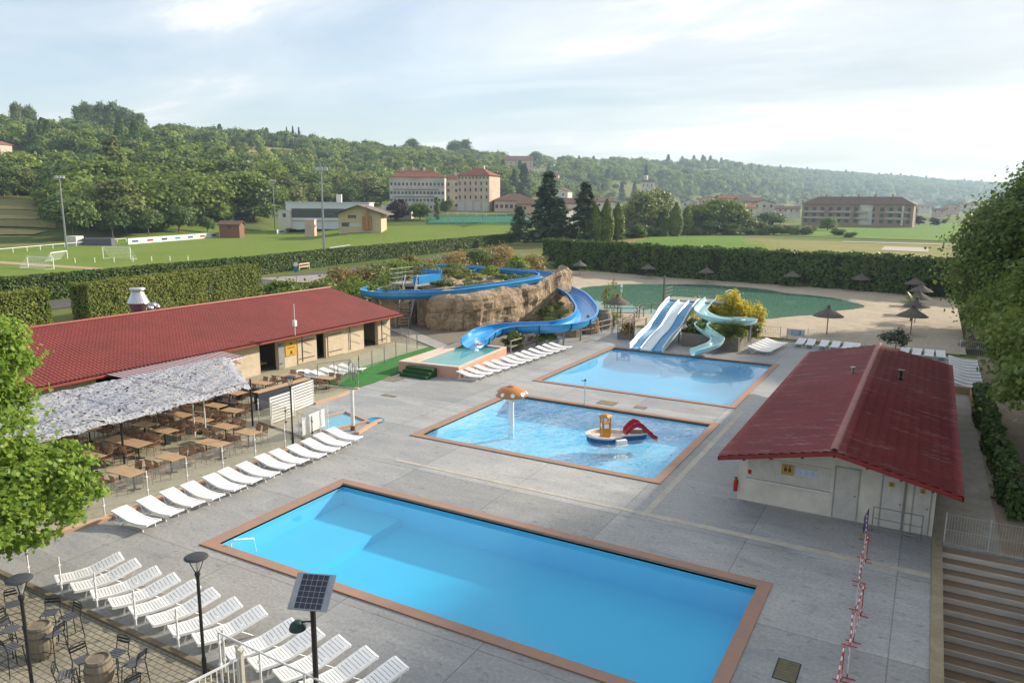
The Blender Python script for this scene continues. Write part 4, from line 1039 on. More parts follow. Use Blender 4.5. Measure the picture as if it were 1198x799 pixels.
for y in (32.8, 39.75, 45.0, 49.0):
    mb = MB(); mb.tube((WX+.07, y, .2), (WX+.07, y, 2.15), .03, 6); mb.box(WX+.16, y, 2.18, .3, .12, .06); part(mb, 'awning_bracket', DARKM, t, True)
    mb = MB(); mb.tube((WX+.1, y+.1, 1.7), (WX+.03, y+1.3, 1.1), .012, 4); mb.tube((WX+.1, y+.1, 1.0), (WX+.03, y+1.3, .5), .012, 4); part(mb, 'stay_wire', DARKM, t, True)
# roof aerial box and exhaust cowl
q = G(345, 384, 3.3); mb = MB(); mb.tube((q[0], q[1], 2.8), (q[0], q[1], 5.0), .025, 6); mb.box(q[0], q[1], 3.65, .22, .22, .42); part(mb, 'aerial', WMETAL, t, True)
t = thing('exhaust_cowl', 'large shiny double-cone extraction cowl behind the roof ridge', 'chimney cowl', (0, 0, 0)); q = G(169, 366, 4.0); q = (q[0]-.6, q[1], 0); t.location = (q[0], q[1], 3.7)
ALU = mat('aluminium', (.62, .62, .63), .28, (.5, .5, .5), 2, metal=.9)
mb = MB(); mb.lathe((0, 0, 0), [(.42, -.3), (.42, .25), (.74, .95), (.76, 1.0), (.42, 1.75), (.42, 1.8)], 20); part(mb, 'cone_body', ALU, t, smooth=False)
mb = MB(); mb.lathe((0, 0, 1.98), [(.56, 0), (.52, .08), (.0, .12)], 20); mb.lathe((0, 0, 1.78), [(.3, 0), (.3, .2)], 10); part(mb, 'rain_cap', ALU, t)
mb = MB(); pr = [(.25*math.cos(a), .25*math.sin(a)) for a in [i*PI/5 for i in range(10)]]
mb.path([(0, .75, -.3), (0, .78, .35)], .28, 10); mb.path([(0, .78, .3), (0, .98, .62), (0, 1.3, .66), (0, 1.55, .35), (0, 1.55, -.3)], .25, 10); part(mb, 'duct', ALU, t, smooth=True)

# striped awning and camouflage net
m, nt, out = newmat('striped_cloth'); p = nd(nt, 'BsdfPrincipled'); p.inputs['Roughness'].default_value = .8
wv = nt.nodes.new('ShaderNodeTexWave'); wv.bands_direction = 'Y'; wv.inputs['Scale'].default_value = 1.1; nt.links.new(coords(nt), wv.inputs[0])
c = mixc(nt, ramp(nt, wv.outputs[0], [(.52, 0), (.56, 1)]), (.10, .015, .03), (.45, .38, .38)); nt.links.new(c, p.inputs['Base Color']); nt.links.new(p.outputs[0], out.inputs[0])
t = thing('striped_awning', 'dark red and white striped awning between roof and net', 'awning', (-39, 27.5, 2)); mb = MB(); mb.add([(WX+.05, 24.2, 2.40), (WX+.05, 31.8, 2.40), (-37.0, 31.6, 2.36), (-37.0, 24.0, 2.36), (WX+.05, 24.2, 2.44), (WX+.05, 31.8, 2.44), (-37.0, 31.6, 2.40), (-37.0, 24.0, 2.40)], [(3, 2, 1, 0), (4, 5, 6, 7), (2, 3, 7, 6), (1, 2, 6, 5)]); part(mb, 'cloth', m, t, True)
mb = MB(); mb.tube((-37.0, 24, 2.33), (-37.0, 31.6, 2.33), .04, 6); mb.tube((WX, 25, 1.7), (-37.5, 25, 2.1), .02, 6); mb.tube((WX, 30.5, 1.7), (-37.5, 30.5, 2.1), .02, 6); part(mb, 'awning_frame', WMETAL, t, True)
m, nt, out = newmat('camouflage_net'); p = nd(nt, 'BsdfPrincipled'); p.inputs['Roughness'].default_value = .9
v = coords(nt); vo = nt.nodes.new('ShaderNodeTexVoronoi'); vo.inputs['Scale'].default_value = 13; nt.links.new(v, vo.inputs['Vector'])
n_ = noise(nt, v, 4.2, 6, .75); n4 = noise(nt, v, .25, 3)
c = ramp(nt, vo.outputs['Color'], [(.0, (.56, .57, .60)), (.34, (.44, .46, .52)), (.46, (.24, .27, .35)), (.60, (.08, .09, .12)), (.72, (.52, .53, .56))])
c = mixc(nt, ramp(nt, n_, [(.54, 0), (.60, .6)]), c, (.62, .61, .58)); c = mixc(nt, ramp(nt, n4, [(.5, 0), (.66, .4)]), c, (.26, .30, .42)); nt.links.new(c, p.inputs['Base Color'])
nt.links.new(bump(nt, n_, .8, .05), p.inputs['Normal'])
vo2 = nt.nodes.new('ShaderNodeTexVoronoi'); vo2.inputs['Scale'].default_value = 9; nt.links.new(v, vo2.inputs['Vector']); hole = ramp(nt, vo2.outputs['Color'], [(.16, 1), (.2, 0)])
trn = nd(nt, 'BsdfTransparent'); mx = nd(nt, 'MixShader'); tl = nd(nt, 'BsdfTranslucent'); tl.inputs[0].default_value = (.5, .5, .5, 1); mx2 = nd(nt, 'MixShader'); mx2.inputs[0].default_value = .2
nt.links.new(p.outputs[0], mx2.inputs[1]); nt.links.new(tl.outputs[0], mx2.inputs[2]); nt.links.new(hole, mx.inputs[0]); nt.links.new(mx2.outputs[0], mx.inputs[1]); nt.links.new(trn.outputs[0], mx.inputs[2]); nt.links.new(mx.outputs[0], out.inputs[0])
t = thing('camouflage_canopy', 'white and grey camouflage net stretched over restaurant tables', 'canopy', (-34, 22, 2.4))
nx, ny = 46, 110; mb = MB(); vs = []
SUP = [12.0, 16.0, 20.0, 23.8, 27.6]
for j in range(ny+1):
    for i in range(nx+1):
        u, q = i/nx, j/ny
        ye = 26.6+3.7*(1-u)                                     # far edge runs diagonally back to the wall side
        y = 10.5+(ye-10.5)*q; x = -36.75+u*5.95-.06*math.sin(q*7)*u
        z = 2.74-.20*u; ph = (y-10.5)/4.0; z -= .045*abs(math.sin(ph*PI))*(.4+u*.8); z += .02*math.sin(x*5+y*3)+.015*math.sin(x*11-y*7)+rnd.uniform(-.02, .02)
        if u > .93: z -= (u-.93)*3.2; x += rnd.uniform(-.03, .03)
        if q > .97: z -= (q-.97)*7
        vs.append((x, y, z))
mb.add(vs, [(j*(nx+1)+i, j*(nx+1)+i+1, (j+1)*(nx+1)+i+1, (j+1)*(nx+1)+i) for j in range(ny) for i in range(nx)]); part(mb, 'net', m, t, True, True)
# ridge cables and posts
mb = MB()
for y in SUP[:-1]: mb.tube((-36.8, y, 2.72), (-30.9, y, 2.56), .02, 5)
mb.tube((-31.2, 10.5, 2.5), (-31.1, 26.6, 2.5), .02, 5); part(mb, 'cable', GREYM, t, True)
for x, y, m_ in ((-31.6, 19.75, DARKM), (-31.2, 14.6, DARKM), (-32.3, 24.1, WMETAL), (-31.7, 24.3, WMETAL), (-31.2, 26.9, DARKM), (-36.9, 30.2, DARKM), (-36.9, 20.0, DARKM)):
    mb = MB(); mb.tube((x, y, 0), (x, y, 2.62), .05 if m_ is DARKM else .04, 8); part(mb, 'post', m_, t, True)
mb = MB(); mb.tube((-32.3, 24.1, 1.35), (-31.7, 24.3, 1.35), .03, 6); part(mb, 'cross_tie', WMETAL, t, True)
# play machines glimpsed through the restaurant doors
t = thing('play_machine', 'red and yellow play machine inside the left doorway', 'play machine', (-42.2, 36.9, .03)); mb = MB(); mb.tube((0, 0, 0), (0, 0, 2.0), .12, 8); part(mb, 'column', REDP, t); mb = MB(); mb.box(0, -.2, .35, 1.3, 1.5, .12); part(mb, 'base_pad', mat('machine_yellow', (.55, .40, .04), .5), t)
t = thing('display_unit', 'blue and yellow unit inside the narrow doorway', 'play machine', (-41.8, 41.9, .03)); mb = MB(); mb.bb(-.3, .3, -.3, .3, .75, 1.5); mb.bb(-.25, .25, -.25, .25, 1.5, 1.56); part(mb, 'cabinet', mat('unit_blue', (.03, .12, .4), .4), t); mb = MB(); mb.bb(-.3, .33, -.33, .33, .45, .74); mb.bb(-.2, .2, -.2, .2, 0, .45); part(mb, 'base', mat('unit_yellow', (.55, .42, .04), .5), t)
# ------------------------------------------------------------------ mushroom fountain and play boat
t = thing('mushroom_fountain', 'orange mushroom fountain with white spots on white stem in middle pool', 'fountain', (-19.55, 34.75, -.95))
mb = MB(); mb.tube((0, 0, 0), (0, 0, 2.6), .17, 16, .14); part(mb, 'stem', WHITE, t, smooth=False)
mb = MB(); cap = [(.14, 2.42), (.75, 2.40), (.88, 2.46), (.90, 2.56), (.82, 2.70), (.62, 2.86), (.36, 2.95), (.16, 2.98), (.14, 3.03), (0, 3.03)]
mb.lathe((0, 0, 0), cap, 32); capm = mat('mushroom_orange', (.60, .24, .07), .3, (.42, .17, .06), 1.6, fine=6); cp = part(mb, 'cap', capm, t, smooth=True)
mb = MB()
for k in range(9):
    a = k*2*PI/9+.42; r_, z = .805, 2.63
    n_ = Vector((math.cos(a)*.8, math.sin(a)*.8, .62)).normalized(); u_ = Vector((-math.sin(a), math.cos(a), 0)); v_ = n_.cross(u_); c_ = Vector((math.cos(a)*(r_+.045), math.sin(a)*(r_+.045), z+.03))
    mb.add([c_+u_*.115*math.cos(j*PI/6)+v_*.115*math.sin(j*PI/6) for j in range(12)]+[c_-n_*.09+u_*.12*math.cos(j*PI/6)+v_*.12*math.sin(j*PI/6) for j in range(12)], [tuple(range(12))]+[(j, 12+j, 12+(j+1) % 12, (j+1) % 12) for j in range(12)])
part(mb, 'spot', WHITE, cp)
bt = Vector((-13.7, 35.2, -.22)); ang = math.atan2(2.1, 2.5)
bt = thing('play_boat', 'small blue and white play boat with orange cabin and red slide', 'water toy', (-13.7, 35.25, -.25), rad(40))
def boat_w(x):       # half width along the hull: wide bow, narrow waist, small round stern
    if x < 0: return .95*math.sqrt(max(0, 1-(x/1.45)**2)) if x < -.4 else .95*math.sqrt(1-(.4/1.45)**2)-(x+.4)*.5
    return .74-.29*sst(0, .6, x) if x < 1.2 else .45*math.sqrt(max(0, 1-((x-1.2)/.7)**2))
xs = [-1.45+i*3.35/30 for i in range(31)]
outl = [(x, boat_w(x)) for x in xs]+[(x, -boat_w(x)) for x in reversed(xs[1:-1])]
mb = MB(); n = len(outl); vs = []
for k, z in ((.90, -.12), (.98, .1), (1.0, .36)): vs += [(x*k, y*k, z) for x, y in outl]
mb.add(vs, [(l*n+i, l*n+(i+1) % n, (l+1)*n+(i+1) % n, (l+1)*n+i) for l in range(2) for i in range(n)]+[tuple(range(n-1, -1, -1))]); part(mb, 'hull', mat('hull_blue', (.01, .10, .26), .3), bt)
mb = MB(); vs = [(x*1.03, y*1.03, .35) for x, y in outl]+[(x*1.03, y*1.03, .43) for x, y in outl]+[(x*.90, y*.88, .43) for x, y in outl]+[(x*.90, y*.88, .25) for x, y in outl]
mb.add(vs, [(l*n+i, l*n+(i+1) % n, (l+1)*n+(i+1) % n, (l+1)*n+i) for l in range(3) for i in range(n)]+[tuple(range(3*n, 4*n))]); part(mb, 'deck', mat('boat_white', (.72, .66, .60), .4), bt)
mb = MB(); mb.bb(-.12, .45, -1.0, -.66, .02, .3); mb.bb(-.15, .48, -1.15, -1.0, -.02, .08); part(mb, 'boarding_step', WHITE, bt)
cab = mat('cabin_orange', (.62, .26, .03), .4); mb = MB()
for sx in (-1, 1):
    for sy in (-1, 1): mb.box(-.45+sx*.2, -.05+sy*.2, .85, .07, .07, .95)
mb.box(-.45, -.05, .50, .42, .42, .5); mb.box(-.45, -.05, 1.02, .42, .42, .05); cb_ = part(mb, 'cabin', cab, bt)
mb = MB(); mb.lathe((-.45, -.05, 1.32), [(.38, 0), (.38, .05), (.22, .14), (0, .18)], 4); part(mb, 'cabin_roof', cab, cb_)
mb = MB()
for s in (-1, 1):
    mb.box(-.45+s*.215, -.05, .88, .012, .26, .24); mb.box(-.45, -.05+s*.215, .88, .26, .012, .24)
part(mb, 'window', WHITE, cb_)
mb = MB(); vs = []
pts = [(1.2-.55, .05, .35), (.95, .02, .68), (1.2, 0, .82), (1.5, 0, .72), (1.8, 0, .42), (2.1, 0, .12), (2.35, 0, -.02)]
mb.sweep(pts, [(-.34, .22), (-.30, .02), (0, -.04), (.30, .02), (.34, .22), (.37, .22), (.34, -.05), (-.34, -.05), (-.37, .22)], closed=True); part(mb, 'slide', mat('slide_red', (.42, .008, .018), .3), bt, smooth=False)
t = thing('water_jet', 'small white bubbling water jet in the middle pool', 'water jet', (*G(728, 536, -.2), -.23)); mb = MB()
for k in range(26): a = rnd.uniform(0, 6.3); q = abs(rnd.gauss(0, .2)); mb.lathe((q*math.cos(a), q*math.sin(a), 0), [(.07, 0), (.05, .08+.2*max(0, .3-q)), (0, .12+.35*max(0, .35-q))], 5)
part(mb, 'foam_sparkle', mat('foam_sparkle', (.8, .83, .85), .5), t)

# ------------------------------------------------------------------ raised landing basin
t = thing('landing_basin', 'raised turquoise landing basin with pink walls', 'pool', (-30.5, 45, 0)); pk = mat('pink_wall', (.60, .36, .26), .8, (.55, .31, .22), 1)
o4 = [(-32.6, 41.4), (-27.75, 41.9), (-28.6, 50.0), (-33.0, 50.0)]
def insetq(P_, d):
    c = Vector((sum(p[0] for p in P_)/4, sum(p[1] for p in P_)/4)); return [tuple(c+(Vector(p)-c)*(1-d/(Vector(p)-c).length*1.35)) for p in P_]
i4 = insetq(o4, .35); i4[0] = (-31.3, i4[0][1]); i4[3] = (-32.0, i4[3][1])
mb = MB()
for k in range(4):
    a, b = o4[k], o4[(k+1) % 4]; mb.quad((*a, 0), (*b, 0), (*b, .72), (*a, .72)); ia, ib = i4[k], i4[(k+1) % 4]; mb.quad((*ia, .1), (*ia, .72), (*ib, .72), (*ib, .1))
part(mb, 'side_wall', pk, t, True)
mb = MB()
for k in range(4):
    a, b = o4[k], o4[(k+1) % 4]; ia, ib = i4[k], i4[(k+1) % 4]; mb.add([(*a, .80), (*b, .80), (*ib, .80), (*ia, .80), (*a, .725), (*b, .725), (*ib, .725), (*ia, .725)], [(0, 1, 2, 3), (4, 5, 1, 0), (3, 2, 6, 7)])
part(mb, 'rim', mat('rim_pink', (.62, .42, .32), .7, (.66, .58, .50), 1.2), t, True)
mb = MB(); mb.sheet(i4, .12); part(mb, 'basin_floor', linerB, t, True)
mb = MB(); mb.sheet(i4, .70); part(mb, 'water', watermat('basin_water', (0, 0, 0), 0, 1.2, .05, .03, murk=.65, murkcol=(.14, .50, .48)), t, True)
t = thing('turf_steps', 'three green turf-covered steps in front of the landing basin', 'steps', (-30.6, 41.3, 0)); gt = mat('green_turf', (.015, .075, .02), .95, (.03, .11, .03), 6, .5, fine=30)
mb = MB()
for k in range(3): mb.bb(-31.7, -29.4, 40.35+k*.36, 41.62, .0 if k == 0 else .2*k+.001, .2*(k+1))
part(mb, 'tread', gt, t, True)
tm = mat('artificial_turf', (.030, .17, .028), .95, (.04, .21, .035), 2, .6, fine=25)
mb = MB(); mb.sheet([(-31.95, 36.0), (-31.9, 38.0), (-32.5, 41.4), (-33.2, 49.5), (-36.2, 50.1), (-36.1, 46), (-35.8, 40), (-35.3, 37.2), (-34.2, 36.2)], .022); o = struct(mb, 'artificial_grass', tm)
# gravel yard and ramp before the rocks
mb = MB(); mb.sheet([(-33.0, 50.2), (-47.3, 50.2), (-47.3, 57), (-44, 60), (-34, 62), (-29.6, 60), (-29.2, 52), (-29.6, 50.9), (-31.8, 50.9)], .004); struct(mb, 'gravel_yard', mat('gravel', (.24, .20, .155), .95, (.19, .165, .13), .8, .6, fine=8))
mb = MB(); mb.add([(-44.3, 55.0, .02), (-43.2, 56.4, .02), (-33.7, 50.4, .02), (-34.9, 49.6, .02), (-44.3, 55, .10), (-43.2, 56.4, .10), (-33.7, 50.4, .05), (-34.9, 49.6, .05)], [(4, 5, 6, 7), (0, 4, 7, 3), (1, 2, 6, 5)]); struct(mb, 'path', CONC)

# ------------------------------------------------------------------ artificial rocks
m, nt, out = newmat('sandstone'); p = nd(nt, 'BsdfPrincipled'); p.inputs['Roughness'].default_value = .9; p.inputs['Specular IOR Level'].default_value = .15
v = coords(nt); n_ = noise(nt, coords(nt, (1, 1, .35)), .7, 7, .65, .6); n2 = noise(nt, v, 3, 6, .7); n3 = noise(nt, coords(nt, (.25, .25, 2.2)), .8, 4, .6)
c = ramp(nt, n_, [(.30, (.13, .085, .055)), (.45, (.33, .25, .165)), (.58, (.47, .36, .24)), (.75, (.42, .37, .29))]); c = mixc(nt, ramp(nt, n2, [(.33, .8), (.47, 0)]), c, (.085, .06, .045)); c = mixc(nt, ramp(nt, n3, [(.58, 0), (.7, .45)]), c, (.36, .22, .13)); n5 = noise(nt, coords(nt, (1.3, 1.3, .12)), 1.1, 5, .7); c = mixc(nt, ramp(nt, n5, [(.36, .75), (.46, 0)]), c, (.10, .075, .055))
nt.links.new(c, p.inputs['Base Color']); nt.links.new(bump(nt, n2, 1.0, .22), p.inputs['Normal']); nt.links.new(p.outputs[0], out.inputs[0]); ROCK = m
from mathutils import noise as mn
def rock(poly, h, name_lab, seed=0, lean=.12, amp=.45, top=.35, lev=14, cell=.45, cat='rock formation', z0=0):
    # closed footprint -> cliff with ledges and cracks, then an uneven top
    P_ = [Vector(q) for q in poly]; pts = []
    for a, b in zip(P_, P_[1:]+P_[:1]):
        n = max(1, round((b-a).length/cell)); pts += [a+(b-a)*i/n for i in range(n)]
    # smooth the outline
    for _ in range(3): pts = [(pts[i-1]+pts[i]*2+pts[(i+1) % len(pts)])/4 for i in range(len(pts))]
    c = sum(pts, Vector((0, 0)))/len(pts); n = len(pts); vs = []; off = Vector((seed*7.3, seed*3.1, seed))
    def hh(q): return h*(1+.10*mn.noise(Vector((q.x*.25, q.y*.25, seed+5.)))) if h > 1.5 else h*(1+.3*mn.noise(Vector((q.x, q.y, seed+5.))))
    nrm = []
    for i in range(n):
        d = pts[(i+1) % n]-pts[i-1]; nn = Vector((d.y, -d.x)).normalized(); nrm.append(nn if nn.dot(pts[i]-c) > 0 else -nn)
    for j in range(lev+1):
        t_ = j/lev
        for i in range(n):
            q = pts[i]; z = (hh(q)+(1.35*sst(65, 71, q.y)*sst(-40, -37.5, q.x) if seed == 1 else 0))*t_; s3 = Vector((q.x*.32, q.y*.32, z*.22))+off
            d = amp*(mn.noise(s3)*1.6+.5*abs(mn.noise(s3*2.7))-.35*max(0, 1-8*abs(mn.noise(Vector((q.x*.55, q.y*.55, z*.08))+off)))+.22*mn.noise(s3*6.5)) - lean*z*t_*.6 - .25*amp*(math.floor(z*1.1+mn.noise(s3*2)) % 2)
            if t_ > .93: d -= .25
            vs.append((q.x+nrm[i].x*d, q.y+nrm[i].y*d, z0+z))
    mb = MB(); fs = [(j*n+i, j*n+(i+1) % n, (j+1)*n+(i+1) % n, (j+1)*n+i) for j in range(lev) for i in range(n)]
    rings = 6
    for k in range(1, rings+1):
        s_ = 1-k/rings
        for i in range(n):
            b = Vector(vs[lev*n+i]); x = c.x+(b.x-c.x)*s_; y = c.y+(b.y-c.y)*s_; vs.append((x, y, z0+hh(Vector((x, y)))+top*(.4+mn.noise(Vector((x*.5, y*.5, seed))*1.0))*(1 if k else 0)))
        base = (lev+k-1)*n; fs += [(base+i, base+(i+1) % n, base+n+(i+1) % n, base+n+i) for i in range(n)]
    mb.add(vs, fs); cx, cy = c
    o = single(mb, 'rock', ROCK, name_lab, cat, (cx, cy, z0), smooth=False); return o
rock([G(500, 386), (-39.6, 57.6), (-37.2, 58.6), (-36.0, 62.5), (-35.2, 67), (-34.3, 71.5), (-34.6, 76), (-37, 80), (-42, 81), (-45.5, 74), (-45.2, 66), (-43.8, 60.5)], 3.3, 'big sandstone-coloured artificial cliff carrying the blue slides', 1, amp=.55, top=.5)
rock([(-45.6, 57.5), (-44.2, 58.2), (-45.8, 64), (-49, 66.5), (-51.5, 63), (-49.5, 58.5)], 3.0, 'lower brown rock behind restaurant carrying the first slide bend', 2, amp=.4)
rock([(-45, 66), (-45, 74), (-50, 77), (-54, 72), (-51, 66)], 3.5, 'earthy rock mound behind the slide tower', 3, amp=.4, top=.7)
i = 0
for px, py, r_, h in ((625, 399, .7, .7), (645, 396, .6, .6), (668, 393, .9, 1.1), (690, 389, .95, 1.5), (655, 352+40, .5, .5)):
    x, y = G(px, py); rock([(x+r_*math.cos(a)*(1+.2*math.sin(3*a)), y+r_*math.sin(a)) for a in [k*PI/4 for k in range(8)]], h, f'brown boulder under the lower blue slide, {ordw(i)} from its exit', 10+i, amp=.18, top=.25, lev=7, cell=.25, cat='boulder'); i += 1
x, y = G(706, 384); mb = MB(); mb.lathe((x, y, 0), [(.62, 0), (.8, .5), (.85, 1.0), (.7, 1.5), (.5, 1.75), (.52, 1.85), (0, 1.8)], 20, .015); single(mb, 'stone_jar', mat('grey_stone', (.20, .18, .155), .9, (.28, .26, .22), 2, .4, fine=6), 'big rounded grey stone pot at the end of the boulders', 'pot', (x, y, 0))

# ------------------------------------------------------------------ slides
def cat_rom(P_, n=8):
    P_ = [Vector(p) for p in P_]; o = []
    Q = [P_[0]*2-P_[1]]+P_+[P_[-1]*2-P_[-2]]
    for i in range(1, len(Q)-2):
        a, b, c, d = Q[i-1:i+3]
        for k in range(n):
            t_ = k/n; o.append(.5*((2*b)+(-a+c)*t_+(2*a-5*b+4*c-d)*t_*t_+(-a+3*b-3*c+d)*t_**3))
    o.append(P_[-1]); return o
def trough(r, dep, th=.05, n=9):
    inn = [(-r*math.cos(PI*k/n), dep*(1-math.sin(PI*k/n)**.8)) for k in range(n+1)]
    ou = [(-(r+th)*math.cos(PI*k/n), dep*(1-math.sin(PI*k/n)**.8)-(th if 0 < k < n else 0)) for k in range(n+1)]
    return inn+[(inn[-1][0]+.09, inn[-1][1])]+list(reversed(ou))[0:]+[(inn[0][0]-.09, inn[0][1])]
def g3(px, py, z): return (*G(px, py, z), z)
up = cat_rom([(-52.0, 74.0, 3.9), (-48.2, 74.3, 3.85), (-44.5, 74.6, 3.75), (-40.8, 75.2, 3.65), (-37.9, 74.8, 3.55), (-36.6, 72.3, 3.45), (-37.1, 68.8, 3.35), (-38.0, 65.5, 3.2), (-39.2, 61.8, 3.1), (-40.8, 58.9, 2.95), (-43.0, 57.2, 2.85), (-46, 56.6, 2.7), (-49.0, 57.8, 2.6), (-50.6, 60.5, 2.55)], 8)
SB2 = mat('slide_blue_edge', (.03, .28, .60), .25)
t = thing('upper_water_slide', 'long blue water slide channel winding over the top of the rocks', 'water slide', (-40, 66, 3))
mb = MB(); mb.sweep(up, trough(.85, .68), closed=True); part(mb, 'channel', STEELB, t, True, smooth=False)
mb = MB()
for s in (-1, 1): mb.sweep([Vector(q)+Vector((0, 0, .68)) for q in up], [(s*.85-.06, 0), (s*.85-.06, .05), (s*.85+.11, .05), (s*.85+.11, 0)], closed=True)
part(mb, 'rim', SB2, t, True)
mb = MB(); mb.add([(-51.6, 61.6, 2.68), (-49.2, 61.8, 2.68), (-49.0, 59.4, 2.68), (-51.4, 59.2, 2.68)], [(0, 1, 2, 3)]); part(mb, 'splash_tray', mat('tray_light', (.18, .50, .72), .2), t, True)
mb = MB()
for q in up[6::14]:
    if q.y > 60 and q.x < -45: continue
    mb.tube((q.x, q.y, 0.0), (q.x, q.y, q.z-.02), .09, 8)
part(mb, 'support', CONC, t, True)
lo_ = cat_rom([(-34.6, 72.8, 2.3), (-32.2, 70.6, 2.1), (-29.8, 67.2, 1.85), (-27.8, 63.8, 1.6), (-26.6, 60.5, 1.4), (-26.5, 57.8, 1.25), (-27.4, 55.9, 1.2), (-29.4, 54.9, 1.1), (-31.0, 53.6, 1.0), (-31.5, 51.8, .9), (-31.1, 50.0, .78), (-30.6, 48.3, .68)], 8)
t = thing('lower_water_slide', 'broad blue water slide curving down into the landing basin', 'water slide', (-29, 58, 1))
mb = MB(); mb.sweep(lo_, trough(1.0, .75), closed=True); part(mb, 'channel', mat('slide_blue_lower', (.015, .26, .60), .22, (.03, .33, .68), .9, spec=.7), t, True)
mb = MB()
for s in (-1, 1): mb.sweep([Vector(q)+Vector((0, 0, .75)) for q in lo_], [(s*1.0-.06, 0), (s*1.0-.06, .05), (s*1.0+.11, .05), (s*1.0+.11, 0)], closed=True)
part(mb, 'rim', SB2, t, True)
for q in lo_[8:-6:9]:
    if q.z > .9: mb = MB(); mb.tube((q.x, q.y, 0), (q.x, q.y, q.z-.03), .1, 8); part(mb, 'support', CONC, t, True)
mb = MB(); 
for k in range(4, len(lo_)-1, 8):
    q, q2 = lo_[k], lo_[k+1]; d_ = (q2-q).normalized(); mb.sweep([q-d_*.05, q+d_*.05], trough(1.03, .77, .09), closed=True)
part(mb, 'joint_flange', mat('joint_dark', (.008, .07, .22), .4), t, True)
# slide tower with stairs
t = thing('slide_tower', 'grey slide tower platform with guard rails, blue panel and steep stairs', 'platform', (-47, 62, 0))
mb = MB(); mb.bb(-48.6, -45.2, 60.6, 64.6, 3.55, 3.75); part(mb, 'platform', CONC, t, True)
mb = MB(); mb.bb(-45.9, -45.2, 61.0, 65, 3.76, 4.55); mb.bb(-47.6, -45.2, 64.9, 65.1, 3.76, 4.9); part(mb, 'blue_panel', STEELB, t, True)
def rails(pts, h, r=.03, levels=(.5, 1.0), posts=1.4):
    mb = MB()
    for a, b in zip(pts, pts[1:]):
        a = Vector(a); b = Vector(b); L = (b-a).length; n = max(1, round(L/posts))
        for i in range(n+1): q = a+(b-a)*i/n; mb.tube(q, q+Vector((0, 0, h)), r, 5)
        for l in levels: mb.tube(a+Vector((0, 0, h*l)), b+Vector((0, 0, h*l)), r*.85, 5)
    return mb
part(rails([(-48.6, 60.6, 3.75), (-47.0, 60.6, 3.75)], 1.0), 'guard_rail', GREYM, t, True); part(rails([(-48.6, 60.6, 3.75), (-48.6, 64.6, 3.75), (-45.2, 64.6, 3.75)], 1.4, levels=(.33, .66, 1)), 'guard_rail', GREYM, t, True)
for x, y in ((-48.4, 60.8), (-45.4, 60.8), (-48.4, 64.4), (-45.4, 64.4)): mb = MB(); mb.tube((x, y, 0), (x, y, 3.6), .08, 6); part(mb, 'leg', GREYM, t, True)
a0, a1 = Vector((-43.7, 56.2, 0)), Vector((-45.9, 60.7, 3.7)); mb = MB(); sdv = Vector((.9, .44, 0)).normalized()*.62
for s in (-1, 1): mb.bar(a0+sdv*s, a1+sdv*s, .06, .25)
for i in range(14):
    q = a0+(a1-a0)*(i+.5)/14; mb.bar(q-sdv, q+sdv, .28, .04)
st = part(mb, 'stair_flight', GREYM, t, True)
part(rails([a0+sdv, a1+sdv], 1.0, levels=(.5, 1)), 'handrail', GREYM, t, True); part(rails([a0-sdv, a1-sdv], 1.0, levels=(.5, 1)), 'handrail', GREYM, t, True)
mb = MB(); mb.bb(-43.9, -40.2, 58.9, 59.1, 0, 3.2); single(mb, 'rock_face_panel', ROCK, 'dark recess wall beneath the slide beside the stairs', 'wall', (-42, 59, 0))
mb = MB(); mb.bb(-42.7, -41.6, 58.84, 58.88, 1.2, 2.3); single(mb, 'yellow_notice', mat('yellow_notice_face', (.38, .27, .04), .6), 'yellow square notice on the recess wall beneath the slide', 'sign', (-42.2, 58.86, 1.7))

# three lane slide
t = thing('multi_lane_slide', 'three-lane blue and white slide ending in the far pool', 'water slide', (-20, 63, 0))
def lanep(x0, x1, n=24):
    o = []
    for k in range(n+1):
        s_ = k/n; y = 57.9+10.3*s_; z = .12+3.05*(s_**1.15)+.16*math.sin(s_*PI*3.1+.3)*math.sin(PI*s_); xo = -.05*s_
        if s_ > .93: z = .12+3.05*(.93**1.15)+(s_-.93)*.8
        o.append((y, z))
    return o
ln = lanep(0, 0)
edges = [-21.3, -20.35, -19.4, -18.45]
for i, mm in enumerate((mat('lane_blue', (.01, .21, .44), .25, (.015, .26, .5), 1, spec=.6), SLIDEW, None)):
    mm = mm or bpy.data.materials['lane_blue']; x0, x1 = edges[i]+.05, edges[i+1]-.05; xc = (x0+x1)/2
    mb = MB(); mb.sweep([(xc, y, z) for y, z in ln], [(-.43, .10), (-.38, .02), (0, 0), (.38, .02), (.43, .10), (.43, -.06), (-.43, -.06)], closed=True); part(mb, 'lane', mm, t, True, label='white middle lane' if i == 1 else 'blue outer lane')
for i, x in enumerate(edges):
    mb = MB(); hgt = .42 if i in (0, 3) else .17; mb.sweep([(x, y, z) for y, z in ln], [(-.055, -.06), (-.055, hgt-.03), (-.03, hgt), (.03, hgt), (.055, hgt-.03), (.055, -.06)], closed=True); part(mb, 'side_wall', SLIDEW, t, True)
mb = MB(); mb.bb(-21.7, -16.2, 68.2, 70.6, 2.95, 3.1); part(mb, 'platform', CONC, t, True)
part(rails([(-21.7, 68.2, 3.1), (-21.7, 70.6, 3.1), (-16.2, 70.6, 3.1), (-16.2, 68.6, 3.1)], 1.0, levels=(.33, .66, 1), r=.025), 'guard_rail', GREYM, t, True)
for x, y in ((-21.5, 68.4), (-16.4, 68.4), (-21.5, 70.4), (-16.4, 70.4), (-20.9, 63.5), (-18.8, 63.5)):
    mb = MB(); mb.tube((x, y, 0), (x, y, 3.0 if y > 65 else 1.6), .07, 6); part(mb, 'support', GREYM, t, True)
